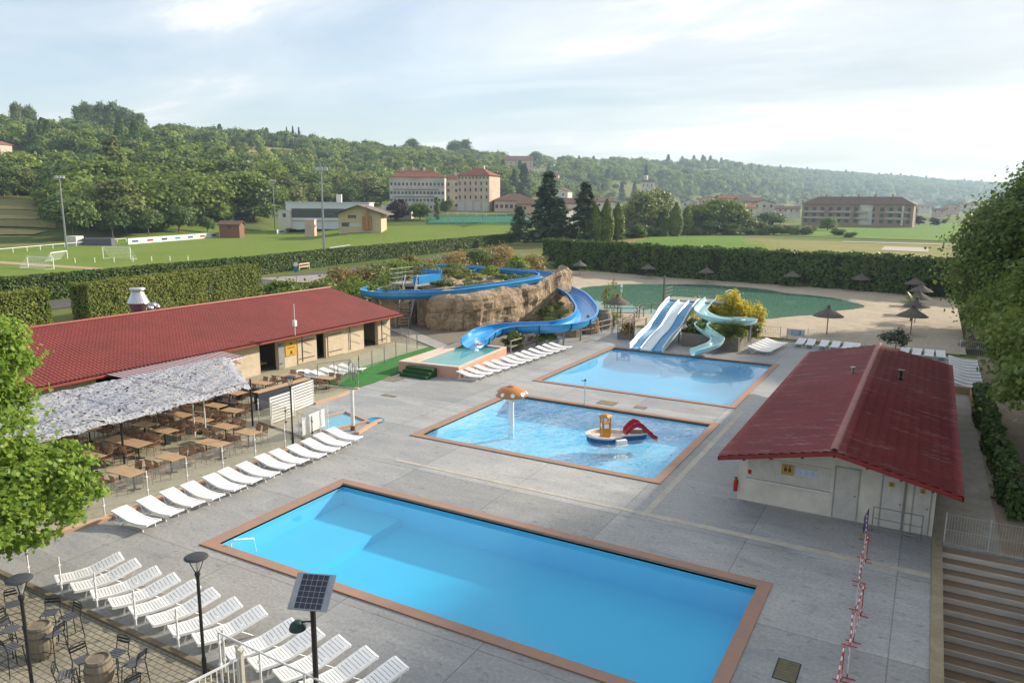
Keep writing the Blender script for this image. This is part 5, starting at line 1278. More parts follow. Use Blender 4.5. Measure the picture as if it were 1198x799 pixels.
# pale winding slide
pl = cat_rom([(-17.6, 69.0, 3.0), (-17.5, 66.6, 2.75), (-17.2, 64.2, 2.5), (-16.0, 62.6, 2.3), (-14.5, 62.6, 2.1), (-13.2, 63.7, 1.95), (-13.2, 65.6, 1.8), (-14.8, 66.4, 1.65), (-16.6, 65.4, 1.5), (-16.9, 63.4, 1.35), (-15.9, 61.9, 1.1), (-14.75, 60.6, .85), (-14.6, 59.4, .6), (-15.2, 58.3, .35), (-15.9, 57.6, .12)], 7)
t = thing('winding_water_slide', 'small pale turquoise curling slide beside the three-lane slide', 'water slide', (-16, 62, 0))
mb = MB(); mb.sweep(pl, trough(.48, .46, .04), closed=True); part(mb, 'channel', SLIDEA, t, True)
for x, y, z in ((-17.2, 64.6, 2.4), (-14.0, 63.0, 2.0), (-13.0, 65.0, 1.8), (-15.3, 61.2, .9)): mb = MB(); mb.tube((x, y, 0), (x, y, z), .06, 6); part(mb, 'support', WMETAL, t, True)

# ------------------------------------------------------------------ timber planter round the slides, rope rails
PLW = mat('grey_timber', (.20, .17, .14), .85, (.28, .25, .21), 2, .3, stretch=(1, 1, 6), fine=5)
def planter(pts, h, lab, rows=5):
    t = thing('timber_planter', lab, 'planter', (pts[0][0], pts[0][1], 0)); mb = MB()
    for (a, b) in zip(pts, pts[1:]):
        for k in range(rows): z = h*(k+.5)/rows; mb.bar((*a, z), (*b, z), .06, h/rows-.02)
    part(mb, 'plank_wall', PLW, t, True)
    for a in pts: mb = MB(); mb.box(a[0], a[1], h/2+.03, .12, .12, h+.06); part(mb, 'post', PLW, t, True)
    return t
pt = planter([(-18.0, 61.9), (-13.3, 61.7), (-13.35, 66.2), (-13.4, 71.2)], 1.15, 'grey timber planter wall around slide plants')
mb = MB(); mb.add([(-18.2, 62.0, .9), (-13.4, 61.8, .9), (-13.5, 71, 1.0), (-18.4, 68, 1.0)], [(0, 1, 2, 3)]); part(mb, 'soil', mat('planting_soil', (.06, .045, .03), .95), pt, True)
x, y = G(732, 396); t = thing('planter_box', 'square timber planter box with trellis left of lane slide', 'planter', (x, y, 0)); mb = MB(); mb.box(0, 0, .3, 1.15, 1.15, .58); part(mb, 'box', PLW, t)
for sx in (-1, 1):
    for sy in (-1, 1): mb = MB(); mb.box(sx*.56, sy*.56, .85, .07, .07, 1.7); part(mb, 'post', PLW, t)
mb = MB()
for s in (-1, 1): mb.bar((-.56, s*.56, 1.6), (.56, s*.56, 1.6), .05, .05); mb.bar((s*.56, -.56, 1.6), (s*.56, .56, 1.6), .05, .05)
part(mb, 'top_frame', PLW, t)
TW = mat('old_rail_wood', (.17, .13, .10), .85, (.27, .23, .19), 3, fine=8)
def wood_rail(pts, h, lab, levels=(.5, .95), every=2.2, m=None):
    t = thing('wooden_railing', lab, 'railing', (pts[0][0], pts[0][1], 0), group='wooden rails near the slides'); m = m or TW; mb = MB()
    for a, b in zip(pts, pts[1:]):
        for l in levels: mb.tube((a[0], a[1], h*l), (b[0], b[1], h*l), .045, 6)
    part(mb, 'rail', m, t, True)
    for a, b in zip(pts, pts[1:]):
        a = Vector((*a[:2], 0)); b = Vector((*b[:2], 0)); n = max(1, round((b-a).length/every))
        for i in range(n+1): q = a+(b-a)*i/n; mb = MB(); mb.tube(q, q+Vector((0, 0, h)), .06, 6); part(mb, 'post', m, t, True)
LRW = mat('pale_rail_wood', (.40, .34, .27), .8, (.33, .28, .22), 3)
wood_rail([(-28.9, 51.2), (-28.6, 55.2), (-28.2, 59.6), (-26.9, 62.8), (-26.3, 66.5)], 1.1, 'pale wooden rail behind the angled loungers', m=LRW)
wood_rail([G(707, 372), G(745, 372), (-27.5, 77.5), G(775, 365)], 1.1, 'dark wooden rail between palm parasol and lake')
wood_rail([(-24.3, 64.0), (-23.6, 68.5), (-23.2, 75.5)], 1.1, 'wooden rail running beside the lane slide', m=LRW)
wood_rail([G(738, 392), G(742, 376), (-26.5, 76.0)], 1.1, 'wooden rail behind the square planter box', m=TW)
for i, (px, py) in enumerate(((773, 352), (776, 349))):
    pass
x, y = G(776, 358); mb = MB(); mb.tube((x, y, 0), (x, y, 3.6), .16, 8, .13); single(mb, 'timber_post', TW, 'tall timber post behind the top of the lane slide', 'post', (x, y, 0))

# beach fence, sign, lifeguard light
wire_fence([(-13.2, 69.0), (-11.2, 69.0)], 1.2, 'short brown-framed gate piece of the beach fence', every=2, m=mat('brown_paint', (.12, .07, .05), .6), step=.14)
wire_fence([(-11.2, 69.0), (-2.0, 69.3), (5.0, 70.2)], 1.2, 'long white wire fence between sand and deck', every=2.4, step=.13)
x, y = G(933, 400, .3); t = thing('notice_board', 'blue and white notice board on the beach fence', 'sign', (-9.9, 68.9, 0)); mb = MB(); mb.bb(-.75, .75, -.05, 0, .55, 1.15); part(mb, 'board', mat('board_white', (.55, .57, .58), .5), t); mb = MB(); mb.bb(-.35, .45, -.065, -.052, .65, 1.08); part(mb, 'blue_print', mat('board_blue', (.12, .24, .38), .5), t)
mb = MB()
for k in range(4): mb.bb(-.28, .38-.1*(k % 2), -.072, -.067, .99-k*.09, 1.02-k*.09)
part(mb, 'print_lines', WHITE, t)
for s in (-1, 1): mb = MB(); mb.tube((s*.7, -.03, 0), (s*.7, -.03, 1.2), .025, 6); part(mb, 'post', TW, t)
x, y = G(861, 372); t = thing('beach_lamp', 'short white post with flat round head at the water edge', 'lamp', (x, y, 0)); mb = MB(); mb.tube((0, 0, 0), (0, 0, 1.6), .06, 6); part(mb, 'post', GREYM, t); mb = MB(); mb.lathe((0, 0, 1.6), [(.05, 0), (.3, .02), (.3, .07), (0, .1)], 12); part(mb, 'head', WMETAL, t)
x, y = G(727, 336); mb = MB(); mb.lathe((x, y, -.2), [(.12, 0), (.2, .3), (.08, .7), (0, .8)], 8); single(mb, 'buoy', WHITE, 'small white buoy floating near the far lake shore', 'buoy', (x, y, -.14))

# ------------------------------------------------------------------ thatched parasols
def make_parasol():
    t = thing('thatched_parasol', 'parasol', 'parasol'); mb = MB(); mb.tube((0, 0, -.1), (0, 0, 2.45), .055, 8); part(mb, 'pole', mat('parasol_pole', (.26, .18, .12), .8), t)
    mb = MB(); prof = [(1.45, 1.95), (1.50, 1.90), (1.2, 2.13), (1.22, 2.10), (.85, 2.33), (.87, 2.30), (.48, 2.55), (.22, 2.75), (.14, 2.9)]
    mb.lathe((0, 0, 0), prof, 40, .022); mb.lathe((0, 0, 0), [(.02, 2.42), (1.43, 1.93)], 20); part(mb, 'thatch_cone', THATCH, t)
    mb = MB(); mb.lathe((0, 0, 2.86), [(.20, 0), (.13, .1), (.19, .2), (0, .22)], 10, .1); part(mb, 'thatch_knot', THATCH, t); return t
PK = Kind(make_parasol()); gp = 'thatched parasols around the lake'
PL = [((722, 374), 1.0, 'between the blue slide bend and the lake'), ((678, 322), .95, 'against the hedge at the far left shore'), ((758, 326), .95, 'against the hedge, second along the far shore'), ((826, 331), .95, 'against the hedge behind the lane slide'),
      ((926, 336), .95, 'against the hedge, fourth along the far shore'), ((1006, 341), 1.0, 'against the hedge at the far right shore'), ((967, 392), 1.05, 'closest to the near lake edge'), ((1065, 392), 1.05, 'nearest of the column above the hut roof'),
      ((1070, 378), 1.0, 'second of the column above the hut roof'), ((1073, 367), 1.0, 'third of the column above the hut roof'), ((1076, 357), 1.0, 'fourth of the column above the hut roof'), ((1069, 347), 1.0, 'farthest of the column above the hut roof')]
for (px, py), s_, lab in PL:
    x, y = G(px, py); PK.put((x, y, .02), rnd.uniform(0, 6), 'grey thatched parasol '+lab, gp, s_*.88)
x, y = G(641, 318); PK.put((x-1, y-2, .02), 1, 'low thatched parasol left of the hedge end behind the rocks', gp, .85)
# ------------------------------------------------------------------ leaves
def leaf_cards(cen, nrm, size, rs, kind='quad', jit=.7, aspect=1.0):
    n = len(cen); nr = nrm+rs.normal(0, jit, (n, 3)); nr /= np.linalg.norm(nr, axis=1)[:, None]+1e-9
    rv = rs.normal(0, 1, (n, 3)); u = np.cross(nr, rv); u /= np.linalg.norm(u, axis=1)[:, None]+1e-9; v = np.cross(nr, u)
    s = (size*rs.uniform(.45, 1.45, n))[:, None]
    if kind == 'quad': sh = [(-.5, 0), (0, -.32), (.55, 0), (0, .32)]
    elif kind == 'maple': sh = [(-.5, 0), (-.32, -.42), (-.05, -.25), (.12, -.55), (.22, -.2), (.62, 0), (.22, .2), (.12, .55), (-.05, .25), (-.32, .42)]
    elif kind == 'blade': sh = [(-.5, -.05), (.5, -.015), (.5, .015), (-.5, .05)]
    else: sh = [(-.45, -.3), (.1, -.4), (.5, 0), (.1, .4), (-.45, .3)]
    a = np.stack([cen+u*s*p[0]+v*s*p[1]*aspect+nr*s*.12*abs(p[1]) for p in sh], axis=1)
    return a
def crown_pts(blobs, n, rs, shell=.55, clumps=14, spread=.26):
    # leaves gathered in clumps on and inside each blob: ragged outline, open gaps
    tot = sum(b[3]*b[4]+b[4]*b[5] for b in blobs); P = []; N = []
    for b in blobs:
        c = np.array(b[:3]); r = np.array(b[3:6]); k = max(20, int(n*(b[3]*b[4]+b[4]*b[5])/tot)); m = max(5, int(clumps*(b[3]*b[5])**.5))
        d = rs.normal(0, 1, (m, 3)); d[:, 2] = np.abs(d[:, 2])*1.0-.25*rs.random(m)*2; d /= np.linalg.norm(d, axis=1)[:, None]
        q = d*(shell+(1.05-shell)*rs.random((m, 1))**.5)
        idx = rs.integers(0, m, k); o = rs.normal(0, spread, (k, 3)); o[:, 2] *= .6
        p = q[idx]+o; P.append(c+p*r); nn = p/(np.linalg.norm(p, axis=1)[:, None]+1e-9); nn[:, 2] += .35; N.append(nn)
    return np.concatenate(P), np.concatenate(N)
def limbs(trunk, blobs, r0, mb=None):
    mb = mb or MB(); base, fork = Vector(trunk[0]), Vector(trunk[1]); mid = (base+fork)/2+Vector((.05, .03, 0))
    mb.tube(base, mid, r0, 8, r0*.82); mb.tube(mid, fork, r0*.82, 8, r0*.65)
    for b in blobs:
        c = Vector(b[:3]); k = (fork+c)/2+Vector((rnd.uniform(-.2, .2), rnd.uniform(-.2, .2), .1)); rr = r0*.42
        mb.tube(fork, k, rr, 6, rr*.65); mb.tube(k, c, rr*.65, 5, rr*.3)
        for _ in range(3):
            e = c+Vector((rnd.uniform(-.7, .7)*b[3], rnd.uniform(-.7, .7)*b[4], rnd.uniform(-.2, .7)*b[5])); mb.tube(k.lerp(c, rnd.random()), e, rr*.35, 4, rr*.12)
    return mb
BARK = mat('bark', (.12, .09, .065), .9, (.19, .155, .12), 3, .5, stretch=(1, 1, .3)); BARKP = mat('bark_pale', (.33, .27, .19), .9, (.22, .18, .13), 2, .4, stretch=(1, 1, .4))
MAPLE = leafmat('maple_leaf', [(.045, .11, .014), (.095, .195, .024), (.16, .275, .036), (.27, .38, .065)], .42, .45, .6)
BROAD = leafmat('broad_leaf', [(.045, .085, .014), (.095, .155, .022), (.15, .22, .034), (.20, .27, .05)], .3, .5, .25)
DARKL = leafmat('dark_leaf', [(.03, .07, .02), (.06, .115, .03), (.095, .16, .04), (.14, .20, .05)], .22, .5, .25)
OLIVEL = leafmat('olive_leaf', [(.07, .11, .03), (.12, .165, .045), (.17, .21, .06), (.22, .25, .08)], .3, .5, .3)
CONL = leafmat('conifer_needles', [(.02, .05, .022), (.038, .078, .032), (.06, .105, .04), (.09, .14, .05)], .12, .6, .2)
THUL = leafmat('thuja_leaf', [(.035, .07, .014), (.08, .13, .02), (.14, .20, .03), (.20, .26, .045)], .2, .5, .5)
HEDM = leafmat('pitch_hedge_leaf', [(.03, .065, .014), (.055, .10, .02), (.085, .14, .028), (.12, .17, .04)], .2, .55, .2)
HEDL = leafmat('hedge_leaf', [(.05, .085, .014), (.11, .16, .022), (.17, .225, .032), (.26, .25, .06)], .22, .55, .12)
REDL = leafmat('photinia_leaf', [(.05, .09, .02), (.12, .15, .035), (.28, .23, .07), (.42, .27, .13)], .35, .5, .8)
YELL = leafmat('bamboo_leaf', [(.17, .22, .02), (.34, .36, .02), (.50, .47, .035), (.56, .52, .06)], .4, .5, 1.5)
PURL = leafmat('purple_leaf', [(.02, .012, .016), (.035, .018, .024), (.05, .03, .035), (.06, .04, .04)], .2, .5, .3)
PALML = leafmat('palm_leaf', [(.05, .10, .02), (.09, .15, .03), (.15, .20, .04), (.20, .22, .06)], .3, .4, .6)
def tree(name, label, cat, loc, blobs, n, size, leaf, trunk=None, seed=0, bark=None, group=None, kind='quad', clumps=14, spread=.26, shell=.55, r0=.2, jit=.7):
    rs = np.random.default_rng(seed+100); t = thing(name, label, cat, loc, 0, group)
    P, N = crown_pts(blobs, n, rs, shell, clumps, spread); keep = P[:, 2] > .05; P, N = P[keep], N[keep]
    if trunk: part(limbs(trunk, blobs, r0), 'trunk', bark or BARK, t)
    part(leaf_cards(P, N, size, rs, kind, jit), 'crown', leaf, t)
    return t

# near left maple, its crown in two tiers
mx_, my_ = -26.3, 11.0
def lb(px, py, dist, r):            # blob seen at a photo position at a distance from the camera
    d = ray(px, py).normalized(); q = Vector((0, 0, CAM_H))+d*dist; return [q.x-mx_, q.y-my_, q.z, r, r, r*.85]
bl = [lb(-48, 425, 29, 1.8), lb(-32, 465, 29, 1.25), lb(5, 560, 28.3, 1.35), lb(45, 562, 28, 1.35), lb(72, 590, 27.5, 1.05), lb(30, 612, 27.6, 1.3), lb(-25, 575, 28, 1.7), lb(-2, 425, 28.5, .9), lb(-75, 500, 28, 2.2), lb(-15, 632, 26.8, 1.1), lb(0, 400, 29.5, .75), lb(52, 540, 28.5, .85), lb(84, 582, 28.3, .75), lb(5, 462, 28.5, .7), lb(20, 538, 28.6, .8)]
tree('maple_tree', 'bright green leafy tree in two tiers at the left edge', 'tree', (mx_, my_, 0), bl, 30000, .15, MAPLE, ((0, 0, 0), (-.5, .1, 2.6)), 1, BARKP, None, 'maple', 22, .17, .62, .24)
b0 = G(0, 705, 1.0)
tree('maple_sprig_tree', 'low bright green leafy branches behind the left barrel lamp', 'tree', (-22.9, 8.0, 0), [[-.6, .5, 2.6, .7, .7, .6], [-1.1, .2, 3.0, .9, .9, .7], [-.9, .9, 2.2, .6, .6, .5]], 2600, .18, MAPLE, ((-2.2, -.4, 0), (-1.6, 0, 2.2)), 2, BARKP, None, 'maple', 16, .25, .4, .08)

# right hand trees
tree('plane_tree', 'pale green broadleaf tree at the right edge beyond the hut', 'tree', (7.9, 47.0, 0), [[-1.5, -2, 4.6, 2.6, 3.0, 2.6], [0, -5, 4.0, 3, 3, 2.6], [-2.6, -4.5, 3.0, 1.9, 2.2, 2.0], [1, 0, 5.2, 3.3, 3.3, 2.5], [-.5, -8, 4.9, 3, 3, 2.4], [-2.2, .6, 4.8, 2.4, 2.2, 2.1], [3, -4, 5.6, 3.7, 3.7, 2.8], [-1.5, -10.5, 4.2, 1.9, 2.1, 2.0]], 42000, .24, leafmat('plane_leaf', [(.06, .115, .022), (.11, .18, .034), (.17, .25, .05), (.25, .32, .08)], .35, .5, .4), ((0, 0, 0), (0, -1, 2.4)), 3, BARKP, None, 'maple', 26, .22, .5, .3)
tree('tall_broadleaf_tree', 'tall dark rounded tree towering at the right edge', 'tree', (8.9, 87, 0), [[-1, 0, 5, 5.2, 5, 4.5], [0, 0, 9.5, 5.2, 5, 4.5], [2.6, 0, 12.9, 4.8, 4.8, 3.8], [-2.5, 1, 8, 4, 4, 4], [5, 0, 9, 5, 5, 5], [-3.2, -1.5, 3.4, 3.2, 3.4, 3], [4.6, -2, 14, 3.6, 3.6, 3.0]], 60000, .34, leafmat('tall_leaf', [(.05, .10, .022), (.09, .155, .032), (.14, .21, .042), (.19, .26, .06)], .3, .5, .3), ((0, 0, 0), (0, 0, 4)), 4, BARK, None, 'leaf5', 26, .22, .5, .45)
tree('dense_dark_shrub', 'dark bushy tree below the tall tree beside beach fence', 'tree', (6.6, 76.5, 0), [[0, 0, 2.6, 2.6, 3.4, 2.9], [-.8, 3, 2.2, 2.2, 2.6, 2.3], [.8, -2, 2.0, 2, 2, 2.0]], 12000, .25, BROAD, ((0, 0, 0), (0, 0, 1.2)), 5, BARK, None, 'leaf5', 18, .24, .5, .2)
tree('shade_tree', 'dark leafy tree hanging over the right hand loungers', 'tree', (7.0, 60, 0), [[-1.0, 0, 4.0, 2.3, 2.6, 2.3], [1, 2, 6, 3.2, 3.4, 3.0], [-.6, 2.6, 2.6, 1.5, 1.7, 1.6], [-1.2, -2, 2.6, 1.7, 1.9, 1.6]], 15000, .27, BROAD, ((0, 0, 0), (0, 0, 2)), 6, BARK, None, 'leaf5', 20, .22, .5, .25)
# the tree row goes on outside the frame and shades the right half of the deck
for i, (x, y, h) in enumerate(((19, 48, 24), (20, 62, 25), (21, 76, 24), (17, 36, 23), (15.5, 25, 20))):
    tree('tall_plane_tree', f'tall plane tree of the row outside the right edge, {ordw(i)} by distance', 'tree', (x, y, 0), [[0, 0, h*.35, 6, 6, h*.2], [0, 0, h*.58, 6.5, 6.5, h*.22], [1, 1, h*.8, 5.2, 5.2, h*.18]], 15000, .58, DARKL, ((0, 0, 0), (0, 0, h*.25)), 20+i, BARK, 'tall plane trees beyond the frame', 'leaf5', 20, .25, .5, .5)

# ivy hedge beside the path
def hedge(pts, h, w, label, leaf, size, dens, seed, name='hedge', wob=.25, group=None, cat='hedge', z0=0, topcut=1.0):
    rs = np.random.default_rng(seed); a0 = pts[0]; t = thing(name, label, cat, (a0[0], a0[1], z0), 0, group)
    core = MB(); P = []; N = []
    for (x0, y0), (x1, y1) in zip(pts, pts[1:]):
        a = Vector((x0, y0, 0)); b = Vector((x1, y1, 0)); L = (b-a).length; d = (b-a)/L; s = Vector((d.y, -d.x, 0)); ns = max(2, int(L/1.2))
        core.sweep([a+d*(.25+(L-.5)*k/ns) for k in range(ns+1)], [(-w/2+.22, 0), (-w/2+.22, h-.28), (w/2-.22, h-.28), (w/2-.22, 0)], closed=True)
        area = {'l': L*h, 'r': L*h, 't': L*w, 'e': w*h*2}
        for f in area:
            k = int(area[f]*dens); u = rs.random(k); v = rs.random(k); dep = np.abs(rs.normal(0, .09, k))
            if f == 't': off = (v-.5)*w; z = h-dep; al = u*L; nn = (0, 0, 1)
            elif f == 'e': off = (v-.5)*w; z = rs.random(k)*h; al = np.where(u < .5, dep, L-dep); nn = (0, 0, .2)
            else: sg_ = -1 if f == 'l' else 1; off = sg_*(w/2-dep); z = v*h; al = u*L; nn = (s.x*sg_, s.y*sg_, .15)
            p = np.stack([a.x+d.x*al+s.x*off, a.y+d.y*al+s.y*off, z], 1)
            bul = np.array([mn.noise(Vector(q)*.55) for q in p])*wob+np.array([mn.noise(Vector(q)*1.9) for q in p])*wob*.5
            n3_ = np.tile(np.array(nn, float), (k, 1))
            if f == 'e': n3_ = np.where((u < .5)[:, None], np.array([[-d.x, -d.y, .1]]), np.array([[d.x, d.y, .1]]))
            p += n3_*bul[:, None]; P.append(p); N.append(n3_)
    P = np.concatenate(P); N = np.concatenate(N); P[:, 0] -= a0[0]; P[:, 1] -= a0[1]
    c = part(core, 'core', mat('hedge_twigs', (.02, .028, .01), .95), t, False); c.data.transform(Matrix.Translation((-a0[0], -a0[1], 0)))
    part(leaf_cards(P, N, size, rs, 'leaf5', .55), 'foliage', leaf, t); return t
hedge([(3.85, 33.2), (3.7, 38.0), (3.5, 42.5), (3.4, 48.5), (3.3, 53)], 1.4, .75, 'dark ivy hedge running beside the side path', DARKL, .15, 130, 31, 'ivy_hedge', .5)
hedge([(-70.5, 20.0), (-71.2, 38.2)], 3.9, 2.2, 'clipped green hedge block behind the left end of restaurant', HEDL, .15, 120, 32)
hedge([(-72.0, 42.0), (-76.5, 67.5)], 3.95, 2.4, 'long clipped green hedge block behind the exhaust cowl', HEDL, .15, 120, 33)
hedge([(-92.5, 36), (-97, 86), (-100.5, 106), (-106.5, 172), (-110, 205)], 3.0, 2.0, 'very long low clipped hedge along the football pitch', HEDM, .26, 40, 34, wob=.10)
hedge([(-66, 131.2), (-41, 121.2), (-9, 117.4), (9, 112.5)], 5.1, 2.6, 'tall dark hedge wall behind the lake', DARKL, .34, 34, 35, wob=.55)

# bamboo, palms and shrubs round the slides
rs = np.random.default_rng(50)
def clump_plant(label, loc, h, r, n, leaf, seed, size=.35, name='bamboo_clump', cat='plant', stems=30, kind='quad', group=None):
    rs = np.random.default_rng(seed); t = thing(name, label, cat, (*loc, 0)); 
    if group: t['group'] = group
    mb = MB(); P = []; N = []
    for i in range(stems):
        a = rs.random()*6.28; q = r*rs.random()**.5; hh = h*(1-.45*(q/r)**1.5)*rs.uniform(.8, 1.05); b = Vector((q*.55*math.cos(a), q*.55*math.sin(a), 0)); e = Vector((q*math.cos(a), q*math.sin(a), hh)); mb.tube(b, e, .018, 4, .006)
        k = n//stems; u = rs.random(k)**.7*.85+.15; p = np.array(b)[None]*(1-u[:, None])+np.array(e)[None]*u[:, None]+rs.normal(0, .16, (k, 3)); P.append(p); N.append(rs.normal(0, .5, (k, 3))+np.array([[math.cos(a)*.5, math.sin(a)*.5, .6]]))
    part(mb, 'stems', mat('stem_green', (.16, .17, .05), .7), t); part(leaf_cards(np.concatenate(P), np.concatenate(N), size, rs, kind, .5, .55), 'foliage', leaf, t); return t
clump_plant('tall golden bamboo clump behind the pale curling slide', (-15.9, 69.8), 4.2, 2.2, 6000, YELL, 51, .34, stems=46)
clump_plant('lower golden bamboo clump right of the tall one', (-14.1, 71.2), 3.3, 1.4, 2600, YELL, 52, .32, stems=28)
clump_plant('thin sunlit bamboo behind the lane slide platform', (-20.0, 74.3), 3.0, 1.1, 500, YELL, 53, .3, stems=14)
clump_plant('sparse bamboo left of the golden clump', (-18.0, 73.6), 3.3, 1.1, 600, YELL, 54, .3, stems=14)
clump_plant('pale reedy plant before the lake near the cliff', (-31.5, 79), 3.3, 1.7, 600, OLIVEL, 55, .34, stems=18)
def palm(label, loc, h, n, L, seed, leaf=PALML, name='palm', z0=0, droop=.8, trunk_r=.14):
    rs = np.random.default_rng(seed); t = thing(name, label, 'palm', (*loc, z0)); mb = MB(); mb.tube((0, 0, 0), (0, 0, h), trunk_r, 8, trunk_r*.8); part(mb, 'trunk', BARK, t)
    Q = []
    for i in range(n):
        a = rs.random()*6.28; el = rs.uniform(-.1, 1.2); l = L*rs.uniform(.8, 1.1); segs = 7; p = np.array([0, 0, h]); d = np.array([math.cos(a)*math.cos(el), math.sin(a)*math.cos(el), math.sin(el)])
        side = np.array([-math.sin(a), math.cos(a), 0])
        for k in range(segs):
            q = p+d*l/segs; lw = l*.30*math.sin(PI*(k+.8)/(segs+1.2))
            for s_ in (-1, 1):
                for m_ in range(2):
                    b = p+(q-p)*(m_*.5); e = b+side*s_*lw+d*lw*.35-np.array([0, 0, lw*.35]); Q.append([b, b+(q-p)*.22, e+d*.02, e])
            Q.append([p-side*.015, p+side*.015, q+side*.012, q-side*.012]); p = q; d = d-np.array([0, 0, droop/segs]); d /= np.linalg.norm(d)
    part(np.array(Q), 'fronds', leaf, t); return t
palm('fan palm in the planter under the pale slide', (-14.2, 62.5), 1.3, 34, 1.75, 61)

palm('small fan palm beside the cliff under the slide bend', (-31.2, 65.0), 1.0, 26, 1.5, 62)
palm('small palm between column parasols and sand', (-1.3, 88), 1.7, 26, 1.5, 63)
palm('low palm by the grey stone pot', (-27.0, 68.6), .8, 20, 1.4, 64)
palm('yellow-green palm behind the cliff near hedge end', (-60.0, 118), 1.2, 26, 2.2, 65)
sh = 0
EXTRA = [(-46.5, 68.5, 1.3, 1.4, 3.3), (-44.0, 72.3, 1.2, 1.3, 3.4), (-47.8, 71.5, 1.5, 1.8, 3.3), (-41.0, 64.5, .8, .8, 3.3), (-39.6, 71.2, .8, .8, 3.4), (-43.2, 62.4, .8, .9, 3.2), (-50.5, 69.5, 1.6, 2.0, 3.0), (-36.2, 64.2, .55, .8, 0.0), (-34.9, 68.4, .8, 1.3, 0.0), (-33.8, 70.5, .9, 1.5, 0.0), (-30.6, 62.4, .9, 1.4, 0.0)]
def shrub(label, loc, r, h, leaf=BROAD, n=1400, size=.2, seed=None, z0=0, name='shrub', group=None):
    global sh; sh += 1
    bl = [[rnd.uniform(-.3, .3)*r, rnd.uniform(-.3, .3)*r, h*.5, r, r, h*.5], [rnd.uniform(-.5, .5)*r, rnd.uniform(-.5, .5)*r, h*.62, r*.7, r*.7, h*.42]]
    return tree(name, label, 'shrub', (*loc, z0), bl, n, size, leaf, ((0, 0, 0), (0, 0, h*.35)), 200+sh, None, group, 'leaf5', 12, .24, .45, .05)
shrub('dark bush between lane slide and pale slide', (-17.3, 64.6), 1.2, 1.9, DARKL, 2200); shrub('green bush under the curl of the pale slide', (-15.6, 64.3), 1.3, 1.7, BROAD, 2400); shrub('bush at the foot of the golden bamboo', (-13.9, 67.5), 1.1, 1.8, OLIVEL, 2000)
shrub('green clump beside the lower slide near its exit', (-29.4, 52.8), .75, 1.35, PALML, 1500); shrub('small green clump under the lower slide', (-28.2, 56.5), .6, 1.0, BROAD, 900); shrub('dark bush between slide exit and cliff', (-33.6, 54.3), .8, 1.2, DARKL, 1200)
shrub('low round bush on top of the cliff, left one', (-43.5, 68), 1.1, .9, OLIVEL, 900, .18, z0=3.5); shrub('low round bush on top of the cliff, middle one', (-40.6, 69.8), .9, .8, OLIVEL, 800, .18, z0=3.5); shrub('low round bush on top of the cliff, right one', (-38.4, 72.2), .7, .6, OLIVEL, 500, .18, z0=3.6)
for i, (x, y, r_, h_, z_) in enumerate(EXTRA): shrub(('green tuft growing on top of the slide rocks' if z_ > 1 else 'green bush at the foot of the cliff')+f', {ordw(i)} of the plantings', (x, y), r_, h_, (OLIVEL, BROAD, PALML)[i % 3], 1200, .18, z0=z_, group='plants among the slide rocks')
shrub('rounded bush in the planter before the curling slide', (-13.9, 63.6), .9, 1.9, BROAD, 1600)
shrub('green bush on the lower rock beside the restaurant roof', (-46.4, 58.6), .9, 1.1, OLIVEL, 900, .18, z0=2.6)
shrub('olive bush with leaves over the planter box', G(732, 396), .6, 1.4, REDL, 700, .16); shrub('small grey olive bush behind the hut ridge', (-1.9, 66.2), .9, 2.2, leafmat('grey_olive', [(.06, .08, .05), (.10, .12, .08), (.14, .16, .11)], .2), 1300, .14)
for i, (px, py, r_, h_, lf, nm) in enumerate(((405, 331, 2.6, 4.2, REDL, 'reddish'), (427, 331, 2.2, 3.9, REDL, 'orange-tinted'), (441, 330, 2.0, 4.4, OLIVEL, 'olive'), (452, 327, 2.1, 4.6, BROAD, 'green'), (466, 322, 2.0, 3.8, REDL, 'pinkish'), (478, 317, 1.8, 4.6, REDL, 'golden'), (492, 318, 2.4, 3.9, REDL, 'pale orange'), (503, 315, 2.0, 3.7, OLIVEL, 'olive'), (531, 312, 3.0, 4.6, REDL, 'bronze'), (556, 310, 2.8, 4.9, DARKL, 'dark green'), (582, 308, 3.0, 5.6, REDL, 'salmon'), (608, 312, 2.2, 3.6, BROAD, 'bright green'), (623, 308, 2.0, 3.8, REDL, 'dark reddish'))):
    q = G(px, py+3); k = .86; shrub(f'{nm} flowering shrub behind the slide rocks, {ordw(i)} from left', (q[0]*k, q[1]*k), r_*.86, h_*.92, lf, 2200, .26, group='flowering shrubs between rocks and road')
for i, (x, y, r_) in enumerate(((-59, 62.0, 2.4), (-57.5, 65.5, 2.5), (-56.0, 69.5, 2.4), (-54.5, 72.5, 2.8), (-61.5, 58.5, 2.0))):
    shrub(f'green spreading shrub behind the restaurant ridge, {ordw(i)} along it', (x, y), r_, 3.2 if i != 3 else 4.6, BROAD, 2600, .26)
for i, (x, y, a_) in enumerate(((3.4, 76, 1.3), (3.9, 80.5, 1.5), (4.0, 85, 1.45), (4.1, 89.5, 1.6), (4.4, 94, 1.5), (4.4, 98.5, 1.6))):
    mb = MB(); mb.tube((-2.1*math.cos(a_), -2.1*math.sin(a_), .2), (2.1*math.cos(a_), 2.1*math.sin(a_), .22), .19, 8, .16); single(mb, 'log', TW, f'grey log lying along the right edge of the sand, {ordw(i)} from the near end', 'log', (x, y, 0), 'grey logs edging the beach', world=False)
